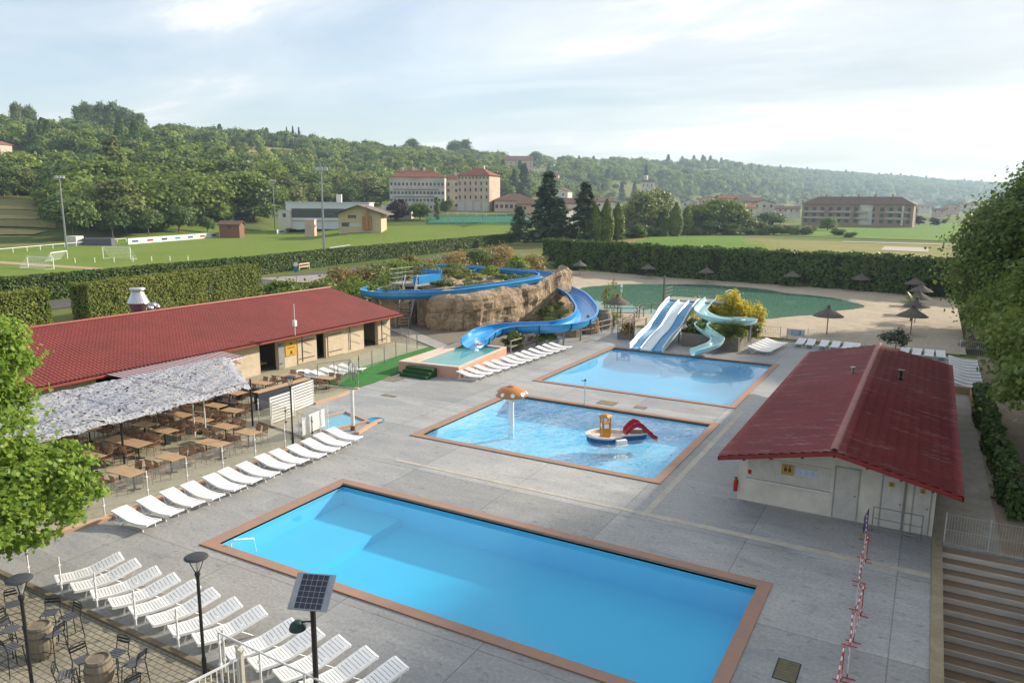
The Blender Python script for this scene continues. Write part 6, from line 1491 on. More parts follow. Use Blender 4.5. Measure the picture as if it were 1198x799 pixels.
# ------------------------------------------------------------------ playing fields, road
PITCH_M = mat('mown_grass', (.155, .225, .035), .95, (.19, .25, .05), .05, .2, fine=.9, spec=.1)
patch('football_pitch', [(-94, 38), (-175, 62), (-262, 208), (-172, 288)], PITCH_M, .05, 4, 4)
patch('football_pitch', [(-94, 38), (-94.001, 38), (-172, 288), (-108, 206)], PITCH_M, .045, 4, 4)
mb = MB(); mb.sheet([G(0, 306), G(0, 309), G(143, 318), G(147, 316)], .075); struct(mb, 'dirt_track', mat('track_dirt', (.42, .32, .19), .95, (.36, .28, .17), .4))
ROADM = mat('asphalt', (.085, .083, .085), .85, (.12, .11, .105), .5, .2, fine=5)
mb = MB(); mb.sheet([(-91, 30), (-84.5, 30), (-84.5, 90), (-90, 130), (-97, 200), (-104, 200), (-96, 130), (-91.5, 90)], .03); struct(mb, 'road', ROADM)
mb = MB(); mb.sheet([G(345, 331), G(300, 326), G(385, 321), G(396, 330)], .05); struct(mb, 'pavement', mat('pale_paving', (.34, .30, .27), .9, (.28, .25, .22), .8))
LINEM = mat('chalk', (.72, .74, .70), .9)
mb = MB(); mb.sheet([G(386, 290), G(410, 286.5), G(410, 287.2), G(386, 290.9)], .08); mb.sheet([G(560, 274.5), G(590, 272.5), G(590, 273), G(560, 275.2)], .08); struct(mb, 'painted_line', LINEM)
def goal(p0, p1, lab, h=2.44, back=1.8, sgn=1):
    a = Vector((*p0, .05)); b = Vector((*p1, .05)); t = thing('football_goal', lab, 'goal', (a.x, a.y, 0), group='white football goals'); d = (b-a).normalized(); n_ = Vector((-d.y, d.x, 0))*back*sgn; up_ = Vector((0, 0, h))
    mb = MB(); mb.tube(a, a+up_, .09, 6); mb.tube(b, b+up_, .09, 6); mb.tube(a+up_, b+up_, .09, 6); part(mb, 'goal_frame', WHITE, t, True)
    mb = MB()
    for i in range(21): q = a+(b-a)*i/20; mb.tube(q+up_, q+n_+up_*.05, .014, 3)
    for k in range(1, 8): z = k/8; mb.tube(a+up_*z+n_*(1-z), b+up_*z+n_*(1-z), .014, 3)
    part(mb, 'net', WHITE, t, True)
    mb = MB(); mb.tube(a, a+n_, .05, 4); mb.tube(b, b+n_, .05, 4); mb.tube(a+n_, b+n_, .05, 4); part(mb, 'ground_frame', WHITE, t, True)
goal(G(121, 303), G(153, 304), 'white football goal on the pitch at far left', sgn=1); goal(G(33, 313), G(63, 315), 'small white goal leaning near the pitch hedge', 1.9, 1.6, -1); goal(G(459, 270.5), G(483, 271.5), 'white football goal at the clubhouse end', 2.6)
goal(G(60, 306), G(79, 303), 'small white training goal between two larger goals', 1.6, 1.2)
def rail_fence(pa, pb, n, lab, h=1.1, m=WHITE, top=True, z=True):
    a = pa; b = pb; t = thing('rail_fence', lab, 'fence', (a[0], a[1], hfun(*a[:2])), group='white rails around the pitch')
    A_ = Vector((*a[:2], hfun(*a[:2]))); B_ = Vector((*b[:2], hfun(*b[:2])))
    if top: mb = MB(); mb.tube(A_+Vector((0, 0, h)), B_+Vector((0, 0, h)), .07, 5); part(mb, 'rail', m, t, True)
    for i in range(n+1): q = A_+(B_-A_)*i/n; mb = MB(); mb.tube(q, q+Vector((0, 0, h)), .075, 5); part(mb, 'post', m, t, True)
    return t
rail_fence(G(-60, 303), G(148, 283.5), 14, 'white rail fence along the far side of pitch at left'); rail_fence(G(440, 268.5), G(592, 272), 14, 'white rail fence at the school end of the pitch')
rail_fence(G(88, 308), G(220, 305), 6, 'row of short white posts near the small goals', 1.0, top=False)
BOARD = mat('board_white2', (.72, .73, .72), .5)
def adboards(p0, p1, n, lab, h=1.0):
    t = thing('advertising_boards', lab, 'boards', (p0[0], p0[1], 0)); A_ = Vector((*p0, 0)); B_ = Vector((*p1, 0))
    cols = [(.04, .08, .25), (.35, .03, .03), (.03, .03, .04), (.05, .2, .35)]
    for i in range(n):
        q0 = A_+(B_-A_)*(i+.01)/n; q1 = A_+(B_-A_)*(i+.99)/n; mb = MB(); mb.bar(q0+Vector((0, 0, h*.55)), q1+Vector((0, 0, h*.55)), .06, h); bo = part(mb, 'board', BOARD, t, True)
        d = (q1-q0); nn = Vector((d.y, -d.x, 0)).normalized()*.05
        if nn.dot(-q0) < 0: nn = -nn
        mb = MB()
        for k in range(1):
            s0 = .25+k*.17; c0 = q0+d*s0+nn+Vector((0, 0, h*.35)); c1 = q0+d*(s0+.42)+nn+Vector((0, 0, h*.35)); mb.quad(c0, c1, c1+Vector((0, 0, h*.35)), c0+Vector((0, 0, h*.35)))
        mm = bpy.data.materials.get('ad_print_%d' % (i % 4)) or mat('ad_print_%d' % (i % 4), cols[i % 4], .5); part(mb, 'printed_mark', mm, bo, True)
adboards(G(150, 286.5), G(281, 276), 9, 'long row of white advertising boards beyond the pitch', 1.6); adboards(G(324, 274.5), G(347, 271.5), 2, 'short white advertising boards at the foot of mast', 1.6)
def mast(px, base, topy, lab, arms=2):
    x, y = G(px, base); r = math.hypot(x, y); z1 = z_for(px, topy, r); t = thing('floodlight_mast', lab, 'floodlight', (x, y, 0), group='floodlight masts of the pitch')
    mb = MB(); mb.tube((0, 0, 0), (0, 0, z1), .26, 8, .13); part(mb, 'pole', GREYM, t); mb = MB(); mb.box(0, 0, z1, 2.2, .2, .2, -YAW); part(mb, 'crossbar', GREYM, t)
    for s in (-1, 0, 1): mb = MB(); mb.box(s*.85*math.cos(YAW), s*.85*math.sin(-YAW)*-1, z1+.35, .62, .3, .6, YAW); part(mb, 'floodlight_head', mat('lamp_glass_pale', (.55, .58, .6), .3), t)
    return t
mast(380, 311, 202, 'tallest grey floodlight mast at the near pitch edge'); mast(78, 292, 211, 'grey floodlight mast at the far left of the pitch'); mast(322, 271, 214, 'grey floodlight mast before the white sports hall'); mast(565, 273, 214, 'grey floodlight mast before the school'); mast(512, 270, 231, 'short grey mast between tree and school')
# traffic sign, bench, hedge gap details by the road
x, y = G(347, 331); t = thing('road_sign', 'road sign post with round blue sign beside the road', 'road sign', (x, y, 0)); mb = MB(); mb.tube((0, 0, 0), (0, 0, 2.9), .05, 6); part(mb, 'post', GREYM, t)
mb = MB(); dv = Vector((-fwd.x, -fwd.y, 0)).normalized(); sdd = Vector((dv.y, -dv.x, 0))
for k, (z, r_) in enumerate(((2.0, .42), (2.75, .34))):
    mb = MB(); c = dv*.07+Vector((0, 0, z)); mb.add([c+sdd*r_*math.cos(a*PI/8)+Vector((0, 0, r_*math.sin(a*PI/8))) for a in range(16)]+[c-dv*.03+sdd*r_*math.cos(a*PI/8)+Vector((0, 0, r_*math.sin(a*PI/8))) for a in range(16)], [tuple(range(16)), tuple(range(31, 15, -1))]+[(i, 16+i, 16+(i+1) % 16, (i+1) % 16) for i in range(16)]); part(mb, 'sign_disc', mat('sign_blue', (.06, .2, .45), .4) if k == 0 else WHITE, t)
a = G(350, 316.5); b = G(362, 314.5); t = thing('wooden_barrier', 'cream two-plank barrier standing before the pitch hedge', 'barrier', (a[0], a[1], 0)); A_ = Vector((*a, 0)); B_ = Vector((*b, 0)); cw = mat('cream_plank', (.55, .43, .28), .7)
mb = MB()
for z in (.55, 1.05): mb.bar(A_+Vector((0, 0, z)), B_+Vector((0, 0, z)), .06, .26)
part(mb, 'plank', cw, t, True)
for q in (A_, B_): mb = MB(); mb.box(q.x, q.y, .6, .14, .14, 1.2); part(mb, 'post', cw, t, True)
x, y = G(294, 321); mb = MB(); mb.lathe((0, 0, 0), [(.3, 0), (.3, .5), (.16, .8), (0, .85)], 8); single(mb, 'bollard', WHITE, 'small white bollard where the pitch hedge meets the road', 'bollard', (x, y, 0), world=False)

# ------------------------------------------------------------------ field patches beyond
FG = mat('bright_meadow', (.12, .22, .03), .95, (.16, .25, .045), .03, .1, fine=.4, spec=.1); FY = mat('dry_meadow', (.38, .31, .13), .95, (.28, .26, .10), .04, .2, fine=.5, spec=.1); FB = mat('brown_meadow', (.25, .22, .09), .95, (.20, .21, .07), .05, .2, fine=.5, spec=.1)
FR = mat('rough_grass', (.20, .22, .06), .95, (.30, .26, .10), .06, .2, fine=.6, spec=.1)
def pp(name, m, pix, off=.12, nu=16, nv=8): return patch(name, [hit(*q) for q in pix], m, off, nu, nv)
pp('meadow', FG, [(905, 276), (1180, 285), (1180, 262), (925, 262)]); pp('meadow', FR, [(880, 297), (1180, 304), (1180, 288), (850, 279)], .10); pp('meadow', FG, [(740, 290), (900, 296), (870, 277), (760, 277)], .14)
pp('gravel_area', mat('pale_gravel', (.42, .37, .30), .95, (.36, .32, .25), .2), [(1030, 293.5), (1085, 296), (1088, 291), (1035, 289)], .2); pp('dirt_track', mat('pale_track', (.38, .33, .24), .95), [(985, 284.2), (1180, 289.4), (1180, 287.8), (985, 283)], .22, 10, 2)
pp('meadow', FR, [(600, 287), (740, 289), (760, 279), (600, 279)], .12)
pp('stubble_field', FY, [(-60, 278), (40, 276), (55, 272), (-60, 270)], .3); pp('stubble_field', FB, [(-60, 268), (66, 269), (60, 236), (-60, 232)], .3); pp('stubble_field', FY, [(-60, 262), (40, 259), (50, 256), (-60, 257)], .5); pp('stubble_field', FY, [(-60, 252), (60, 249), (60, 246), (-60, 248)], .5)
pp('stubble_field', FY, [(268, 192), (352, 193), (344, 176), (262, 173)], .6); pp('stubble_field', FY, [(10, 196), (70, 196), (60, 180), (20, 180)], .6); pp('stubble_field', FY, [(210, 186), (244, 186), (242, 174.5), (214, 174.5)], 1)
pp('crop_strip', FY, [(800, 207), (860, 205.5), (858, 202.5), (803, 204)], 8, 16, 4)
COURT = mat('tennis_court', (.08, .22, .17), .8, (.10, .26, .20), .1); pp('sports_court', COURT, [(500, 262), (620, 263), (620, 256), (505, 256)], .25)
t = thing('court_fence', 'tall green mesh fence around the sports court', 'fence', (*G(500, 268), 0)); mb = MB(); a = Vector(hit(498, 263)); b = Vector(hit(612, 264)); mb.bar(a+Vector((0, 0, 1.9)), b+Vector((0, 0, 1.9)), .05, 3.6); part(mb, 'mesh_panel', glassmat('mesh_green', (.70, .88, .84), .12), t, True); bpy.data.materials['mesh_green'].node_tree.nodes['Diffuse BSDF'].inputs[0].default_value = (.25, .50, .45, 1)
for i in range(14): q = a+(b-a)*i/13; mb = MB(); mb.tube(q, q+Vector((0, 0, 3.8)), .06, 4); part(mb, 'post', GREYM, t, True)

# ------------------------------------------------------------------ buildings far off
RT = roofmat('tile_roof_far', (.30, .10, .06), (.24, .085, .055), 0, (.16, .05, .035)); RT2 = roofmat('tile_roof_brown', (.17, .095, .07), (.13, .075, .06), 0, (.09, .05, .04))
W1 = mat('far_wall_grey', (.66, .61, .53), .9, (.40, .39, .36), .2); W2 = mat('far_wall_pink', (.66, .52, .41), .9, (.50, .38, .30), .2); W3 = mat('far_wall_white', (.66, .63, .58), .9)
WIN = mat('far_window', (.05, .06, .07), .15, spec=.8); SHUT = mat('roller_shutter', (.62, .60, .55), .6)
def block(t, cx, cy, z0, lx, ly, h, rz, wallm, roofm, roof='hip', rh=None, over=.6, wins=(), name_roof='roof', chim=0, gable_x=True):
    # a storeyed block in local axes; wins: (face, n columns, [row heights], width, height)
    R_ = Matrix.Rotation(rz, 3, 'Z'); L = lambda x, y, z: (R_ @ Vector((x, y, 0))+Vector((cx, cy, z0+z)))
    def bx(mb, x0, x1, y0, y1, za, zb): mb.add([L(x, y, z) for z in (za, zb) for x, y in ((x0, y0), (x1, y0), (x1, y1), (x0, y1))], [(3, 2, 1, 0), (4, 5, 6, 7), (0, 1, 5, 4), (1, 2, 6, 5), (2, 3, 7, 6), (3, 0, 4, 7)])
    mb = MB(); bx(mb, -lx/2, lx/2, -ly/2, ly/2, -3, h)
    rh = rh or min(lx, ly)*.22; a, b = lx/2+over, ly/2+over
    if roof == 'gable':
        mb.add([L(-lx/2, -ly/2, h), L(-lx/2, ly/2, h), L(-lx/2, 0, h+rh*.97), L(lx/2, -ly/2, h), L(lx/2, ly/2, h), L(lx/2, 0, h+rh*.97)], [(0, 1, 2), (3, 5, 4)]) if gable_x else mb.add([L(-lx/2, -ly/2, h), L(lx/2, -ly/2, h), L(0, -ly/2, h+rh*.97), L(-lx/2, ly/2, h), L(lx/2, ly/2, h), L(0, ly/2, h+rh*.97)], [(0, 1, 2), (3, 5, 4)])
    part(mb, 'wall', wallm, t, True)
    mb = MB(); z = h+.02
    if roof == 'hip':
        k = max(0, lx/2-ly/2) if lx > ly else 0; k2 = max(0, ly/2-lx/2) if ly > lx else 0
        v = [L(-a, -b, z), L(a, -b, z), L(a, b, z), L(-a, b, z), L(-k, -k2, z+rh), L(k, k2, z+rh)]
        mb.add(v, [(0, 1, 5, 4), (2, 3, 4, 5), (1, 2, 5), (3, 0, 4), (3, 2, 1, 0)] if lx > ly else [(0, 1, 4), (2, 3, 5), (1, 2, 5, 4), (3, 0, 4, 5), (3, 2, 1, 0)])
    elif roof == 'gable':
        if gable_x: mb.add([L(-a, -b, z-.15), L(a, -b, z-.15), L(a, 0, z+rh), L(-a, 0, z+rh), L(-a, b, z-.15), L(a, b, z-.15), L(-a, -b, z-.4), L(a, -b, z-.4), L(a, b, z-.4), L(-a, b, z-.4), L(-a, 0, z+rh-.25), L(a, 0, z+rh-.25)], [(0, 1, 2, 3), (3, 2, 5, 4), (0, 6, 7, 1), (4, 5, 8, 9), (6, 10, 11, 7), (10, 9, 8, 11), (0, 3, 10, 6), (3, 4, 9, 10), (1, 7, 11, 2), (2, 11, 8, 5)])
        else: mb.add([L(-a, -b, z-.15), L(-a, b, z-.15), L(0, b, z+rh), L(0, -b, z+rh), L(a, -b, z-.15), L(a, b, z-.15), L(-a, -b, z-.4), L(-a, b, z-.4), L(a, b, z-.4), L(a, -b, z-.4), L(0, -b, z+rh-.25), L(0, b, z+rh-.25)], [(0, 1, 2, 3), (3, 2, 5, 4), (0, 6, 7, 1), (4, 5, 8, 9), (0, 3, 10, 6), (3, 4, 9, 10), (1, 7, 11, 2), (2, 11, 8, 5), (6, 10, 11, 7), (10, 9, 8, 11)])
    else: bx(mb, -a, a, -b, b, h, h+.4)
    ro = part(mb, name_roof, roofm, t, True)
    for k in range(chim):
        mb = MB(); x = -lx*.3+k*lx*.6/max(1, chim-1) if chim > 1 else lx*.15; bx(mb, x-.5, x+.5, -.5, .5, h+rh*.3, h+rh+1.3); part(mb, 'chimney', wallm, ro, True)
    for w_ in wins:
        face, nc, rows_, ww, wh = w_[:5]; mm = w_[5] if len(w_) > 5 else WIN; sx = w_[6] if len(w_) > 6 else (.0, 1.)
        ln_ = lx if face in 'sn' else ly
        for zz in rows_:
            for i in range(nc):
                u = -ln_/2+ln_*(sx[0]+(sx[1]-sx[0])*(i+.5)/nc); mb = MB(); d = .06
                if face == 's': bx(mb, u-ww/2, u+ww/2, -ly/2-d, -ly/2+.02, zz, zz+wh)
                if face == 'n': bx(mb, u-ww/2, u+ww/2, ly/2-.02, ly/2+d, zz, zz+wh)
                if face == 'e': bx(mb, lx/2-.02, lx/2+d, u-ww/2, u+ww/2, zz, zz+wh)
                if face == 'w': bx(mb, -lx/2-d, -lx/2+.02, u-ww/2, u+ww/2, zz, zz+wh)
                part(mb, 'window', mm, t, True)
    return L, bx
BM = Kind; 
def bx_at(px, r): return at(px, r)
# the school: two tall wings with red hipped roofs; sized from the rows they fill at 360 m
def scale_m(px_n, r, px): return px_n*r*math.cos(az_px(px))/869
rz_s = rad(29.3)
x, y, z = at(489, 365); z = z_for(489, 249, 365); t = thing('school_wing', 'long grey school wing with red roof and rows of windows', 'building', (x, y, z))
Ls = scale_m(62, 365, 489)
L, bx = block(t, x, y, z, Ls, 13, 16.6, rz_s+.0, W1, RT, 'hip', 3.4, .7, [('s', 14, [2.2], 1.0, 1.2), ('s', 15, [5.4], 1.1, 1.2), ('s', 15, [8.8], 1.1, 1.2), ('s', 14, [12.7], .9, 1.3)], chim=4)
mb = MB(); bx(mb, -Ls/2+2, Ls/2-3, -6.62, -6.5, 7.2, 7.7); bx(mb, -Ls/2+2, Ls/2-3, -6.62, -6.5, 10.6, 11.1); part(mb, 'window_band', mat('band_dark', (.22, .23, .25), .6), t, True)
x, y, z = at(529, 372); z = z_for(529, 249, 372); t = thing('school_stair_block', 'narrow grey link block between the two school wings', 'building', (x, y, z)); block(t, x, y, z, 7.5, 9, 16.0, rz_s, W1, RT, 'hip', 2.6, .4, [('s', 2, [3, 6.5, 10, 13], 1.1, 1.4)], chim=1)
x, y, z = at(559, 352); z = z_for(559, 248, 352); t = thing('school_wing', 'pinkish school wing facing right with red roof and white shutters', 'building', (x, y, z))
a_ = rz_s-rad(24)
L, bx = block(t, x, y, z, scale_m(37, 352, 559)/math.cos(rad(24))*1.0, 11.5, 16.4, a_+rad(0), W2, RT, 'hip', 3.4, .7, [('s', 6, [9.3, 12.2], .8, 1.5), ('s', 6, [6.0], .8, 1.5), ('s', 9, [15.0], .8, .9), ('s', 4, [.5], 3.0, 4.0, SHUT), ('w', 3, [6.0, 9.3, 12.2], 1.3, 1.4)], chim=1)
x, y, z = at(600, 345); z = z_for(600, 248, 345); t = thing('low_school_hall', 'low pinkish school hall with brown hipped roof', 'building', (x, y, z)); block(t, x, y, z, scale_m(44, 345, 600), 12, 5.2, rz_s, W2, RT2, 'hip', 3.0, .8, [('s', 8, [1.8], 1.3, 1.6)])
x, y, z = at(464, 300); z = z_for(464, 255, 300); t = thing('white_annexe', 'small white flat annexe beneath the purple tree', 'building', (x, y, z)); block(t, x, y, z, scale_m(34, 300, 464), 7, 4.6, rz_s, W3, W3, 'flat', 0, .1, [('s', 4, [1.2], 1.2, 1.6)])
# white sports hall
x, y, z = at(386, 300); z = z_for(386, 257, 300)-.3; t = thing('sports_hall', 'long white sports hall with a glazed front', 'building', (x, y, z)); WL = scale_m(92, 300, 386); rz_h = rz_s+rad(4)
L, bx = block(t, x, y, z, WL, 16, 6.6, rz_h, mat('hall_white', (.66, .70, .76), .6), mat('hall_roof', (.62, .66, .72), .5), 'flat', 0, .2, [('s', 22, [1.2], 1.15, 3.4, WIN, (.07, .80))])
mb = MB(); bx(mb, -WL/2, WL/2*.62, -8.5, -8.0, .2, .7); part(mb, 'base_beam', W3, t, True); mb = MB(); bx(mb, 2.4, 4.3, -2, 0, 6.9, 10); part(mb, 'chimney', W3, t, True)
x, y, z = at(333, 296); z = z_for(333, 257, 296); t = thing('white_kiosk', 'small white block left of the sports hall', 'building', (x, y, z)); block(t, x, y, z, 4.5, 5, 3.2, rz_s, W3, W1, 'flat', 0, .1, [('s', 1, [1], 1.2, 1.4)])
x, y, z = at(361, 262); z = z_for(361, 266, 262); t = thing('cream_hut', 'small cream block before the sports hall', 'building', (x, y, z)); block(t, x, y, z, 3.2, 3, 2.4, rz_s, W2, W1, 'flat', 0, .1)
# clubhouse chalet
x, y, z = at(423, 255); z = z_for(423, 267.3, 255); t = thing('clubhouse', 'cream chalet clubhouse with a wide brown gabled roof', 'building', (x, y, z)); CL = scale_m(57, 255, 423)
L, bx = block(t, x, y, z, CL*.84, 11, 5.0, rz_s, mat('chalet_cream', (.62, .50, .34), .9), mat('chalet_roof', (.19, .15, .13), .85), 'gable', 2.9, 2.3, [('s', 3, [3.6], .8, 1.0, WIN, (.22, .42)), ('s', 1, [.9], 2.6, 1.3, WIN, (.08, .25)), ('s', 1, [.2], 1.2, 2.2, WIN, (.55, .68)), ('s', 1, [.9], 4.2, 1.0, W3, (.26, .50))], gable_x=False)
mb = MB(); bx(mb, 2.2, 2.9, -7.0, -6.3, 0, 7.3); bx(mb, 1.0, 3.9, -6.3, -5.5, 0, 4.2); part(mb, 'timber_porch', mat('chalet_timber', (.42, .22, .09), .7), t, True)
# apartments on the right
x, y, z = at(1003, 470); z = z_for(1003, 261.5, 470); t = thing('apartment_block', 'long pink apartment block with brown roof and balconies', 'building', (x, y, z)); AL = scale_m(116, 470, 1003); rz_a = -rad(3)
APW = mat('apartment_pink', (.36, .23, .18), .9, (.32, .21, .17), .2)
L, bx = block(t, x, y, z, AL, 14, 11.2, rz_a, APW, RT2, 'hip', 4.2, 1.0, [('s', 13, [1.0, 4.2, 7.6], 2.0, 1.9)], chim=5)
for zz in (3.1, 6.5): 
    for k in range(4): mb = MB(); x0 = -AL/2+1+k*AL/4.05; bx(mb, x0, x0+AL/4-3.0 if k != 2 else x0+5, -8.6, -7.05, zz, zz+1.1); part(mb, 'balcony', mat('balcony_pale', (.48, .42, .37), .8), t, True)
mb = MB(); bx(mb, 2, 8.5, -7.4, -7.03, 0, 11); part(mb, 'stair_panel', W1, t, True); mb = MB(); bx(mb, 23, 24, -8.6, -8, 0, 10.5); part(mb, 'column', W3, t, True)
# houses of the valley and hillside
HS = [(2, 184, 480, 11, 5, W2, RT, 0), (605, 205, 900, 34, 15, W2, RT2, 6), (640, 205, 880, 24, 13, W2, RT2, 4), (625, 196, 960, 30, 10, W2, RT2, 0), (725, 231, 760, 14, 6, W1, RT2, 2), (745, 228, 800, 16, 6, W3, RT, 2), (733, 222, 850, 15, 6, W2, RT2, 2), (752, 221, 870, 13, 7, W3, RT2, 2), (767, 224, 840, 12, 6, W1, RT, 2), (765, 232, 790, 15, 6, W2, RT2, 2), (718, 224, 880, 12, 6, W1, RT2, 2), (741, 214, 930, 14, 6, W2, RT2, 1),
      (828, 241, 560, 13, 5, W2, RT, 3), (850, 240, 560, 14, 5, W2, RT, 3), (875, 245, 480, 15, 5, W3, RT2, 3), (893, 247, 470, 12, 5, W1, RT2, 3), (905, 250, 560, 12, 4, W2, RT2, 3), (925, 250, 600, 12, 4, W1, RT2, 3), (938, 240, 720, 13, 5, W1, RT2, 3), (948, 241, 760, 12, 5, W3, RT2, 3), (1078, 246, 900, 13, 5, W3, RT2, 2), (1112, 247, 820, 13, 5, W2, RT2, 2), (1130, 244, 950, 12, 5, W3, RT2, 2), (1098, 250, 800, 11, 4, W2, RT2, 2),
      (648, 258, 300, 12, 5, W3, RT2, 2), (662, 252, 330, 13, 5.5, W3, RT2, 3), (620, 252, 320, 11, 5, W2, RT2, 2), (655, 235, 480, 12, 6, W3, RT2, 2), (703, 246, 420, 12, 5, W3, RT2, 2), (735, 262, 300, 12, 4.5, W3, W3, 1), (885, 240, 760, 12, 4.5, W2, RT2, 2), (268, 273, 262, 6.5, 3.2, mat('brick_red', (.25, .12, .08), .9), RT2, 1), (582, 205, 800, 12, 6, W3, W3, 2), (808, 244, 600, 13, 5, W1, RT2, 2), (868, 252, 430, 12, 4.5, W3, RT, 2), (1060, 258, 520, 10, 4, W1, RT2, 1)]
desc = {0: 'pink', 1: 'grey', 2: 'white'}
for i, (px, by_, r, wd, h, wm_, rm, nw) in enumerate(HS):
    x, y, zt = at(px, r); z = max(z_for(px, by_, r), zt-2) if abs(z_for(px, by_, r)-zt) < 14 else zt
    col = 'white' if wm_ is W3 else ('grey' if wm_ is W1 else 'pink'); rc = 'red' if rm is RT else 'brown'
    if i == 0: lab = 'lone pink house with red roof on the hillside at far left'
    elif i in (1, 2, 3): lab = ['large old pink hilltop building, left part', 'large old pink hilltop building, right part', 'long pink hilltop building behind the other two'][i-1]
    else: lab = f'{col} far-off house with {rc} roof, {"left" if px < 700 else ("village" if px < 800 else "valley")} side, {ordw(i)} overall'
    t = thing('house', lab, 'house', (x, y, z), group='houses scattered over the valley' if i > 3 else None)
    block(t, x, y, z, wd, wd*.7, h, rz_s*.5+rnd.uniform(-.5, .5), wm_, rm, 'gable' if rm is not W3 else 'flat', wd*.16, .5, [('s', max(1, nw), [h*.5] if h < 8 else [h*.2, h*.5, h*.75], 1.1, 1.3)] if nw else [], gable_x=bool(i % 3))
x, y, z = at(756, 900); z = z_for(756, 222, 900); t = thing('church', 'village church with a thin pointed spire', 'church', (x, y, z)); block(t, x, y, z, 14, 9, 8, .3, W1, RT2, 'gable', 3, .4, [('s', 3, [3], 1, 3)])
mb = MB(); zt = z_for(756, 192, 900)-z; mb.box(x-3, y, z+8, 4.2, 4.2, 16); part(mb, 'tower', W1, t, True); mb = MB(); mb.lathe((x-3, y, z+16), [(3.0, 0), (0.1, zt-16)], 4); part(mb, 'spire', mat('slate', (.07, .08, .10), .7), t, True)
# tarpaulin tents near the far left rail
t = thing('storage_shelter', 'white and dark storage shelter behind the left mast', 'shelter', (*hit(88, 288), )); q = hit(88, 288); mb = MB(); mb.box(q[0], q[1], q[2]+1.3, 3, 3, 2.6, .4); part(mb, 'wall', W3, t, True); mb = MB(); mb.box(q[0]+4, q[1]+4, q[2]+1.0, 7, 3, 2.0, .7); part(mb, 'tarpaulin', mat('tarp', (.12, .12, .16), .6), t, True)

# ------------------------------------------------------------------ middle distance trees, each its own
def proto(kind, seed, name='tree'):
    rs = np.random.default_rng(seed); t = thing(name, 'x', 'tree'); 
    if kind == 'ball':
        b = [[0, 0, 5.0, 2.9, 2.9, 3.0]]+[[1.5*math.cos(k*1.26), 1.5*math.sin(k*1.26), rs.uniform(3.6, 6.4), 2.0, 2.0, 2.0] for k in range(5)]
        P, N = crown_pts(b, 8000, rs, .6, 16, .2); part(limbs(((0, 0, -.5), (0, 0, 2.4)), b, .22), 'trunk', BARK, t); part(leaf_cards(P, N, .38, rs, 'leaf5'), 'crown', DARKL, t)
    elif kind in ('round', 'dark', 'olive', 'purple'):
        b = [[0, 0, 5.2, 3.2, 3.2, 3.0]]
        for k in range(9): a = k*1.05+rs.random(); q = rs.uniform(1.2, 2.4); b.append([q*math.cos(a), q*math.sin(a), rs.uniform(3.2, 7.4) if k < 6 else 1.9, *(rs.uniform(1.5, 2.3),)*2, rs.uniform(1.3, 2.0)])
        P, N = crown_pts(b, 7500, rs, .5, 12, .24); part(limbs(((0, 0, -.5), (0, 0, 2.6)), b, .26), 'trunk', BARK, t); part(leaf_cards(P, N, .42, rs, 'leaf5'), 'crown', {'round': BROAD, 'dark': DARKL, 'olive': OLIVEL, 'purple': PURL}[kind], t)
    elif kind == 'poplar':
        b = [[rs.uniform(-.3, .3), rs.uniform(-.3, .3), 1.5+k*1.35, 1.45*(1-.06*k), 1.45*(1-.06*k), 1.3] for k in range(8)]
        P, N = crown_pts(b, 4200, rs, .55, 10, .26); part(limbs(((0, 0, -.5), (0, 0, 1.5)), b[::2], .22), 'trunk', BARK, t); part(leaf_cards(P, N, .5, rs, 'leaf5'), 'crown', OLIVEL, t)
    elif kind == 'thuja':
        n = 5200; zz_ = rs.random(n)**1.15*10; r_ = 2.35*np.sin(np.clip((zz_/10)*.93+.08, 0, 1)*PI)**.55*(1-(zz_/10)**3*.55)*rs.uniform(.82, 1.06, n); a = rs.random(n)*6.283
        P = np.stack([r_*np.cos(a), r_*np.sin(a), zz_+.1], 1); bulge = np.array([mn.noise(Vector(p)*.8) for p in P]); P[:, :2] *= (1+.22*bulge)[:, None]; N = np.stack([np.cos(a), np.sin(a), np.full(n, .5)], 1)
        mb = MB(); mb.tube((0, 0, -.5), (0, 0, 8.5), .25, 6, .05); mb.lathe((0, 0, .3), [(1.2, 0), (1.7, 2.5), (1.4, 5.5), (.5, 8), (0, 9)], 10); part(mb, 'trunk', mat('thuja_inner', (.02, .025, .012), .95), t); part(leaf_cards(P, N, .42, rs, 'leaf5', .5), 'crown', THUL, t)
    else:     # conifer with drooping whorls
        Ps = []; Ns = []; mb = MB(); mb.tube((0, 0, -.5), (0, 0, 13.4), .3, 7, .04)
        for k in range(26):
            z = 1.0+k*.485; R = (3.6 if kind == 'fir' else 5.4)*(1-(z/13.8))**(.85 if kind == 'fir' else .6)*rs.uniform(.82, 1.12)
            for m_ in range(9):
                a = rs.random()*6.283; l = R*rs.uniform(.65, 1.1); k2 = 26; u = rs.random(k2)**.6; p = np.stack([u*l*math.cos(a), u*l*math.sin(a), z+.2-u*u*l*(.32 if kind == 'fir' else .08)], 1)+rs.normal(0, .16, (k2, 3))*np.array([1, 1, .6]); Ps.append(p); Ns.append(np.tile(np.array([[math.cos(a)*.5, math.sin(a)*.5, .9]]), (k2, 1)))
                if m_ % 3 == 0: mb.tube((0, 0, z), (l*.8*math.cos(a), l*.8*math.sin(a), z-.15*l), .05, 3, .02)
        part(mb, 'trunk', BARK, t); part(leaf_cards(np.concatenate(Ps), np.concatenate(Ns), .48, rs, 'leaf5', .5), 'crown', CONL, t)
    return Kind(t)
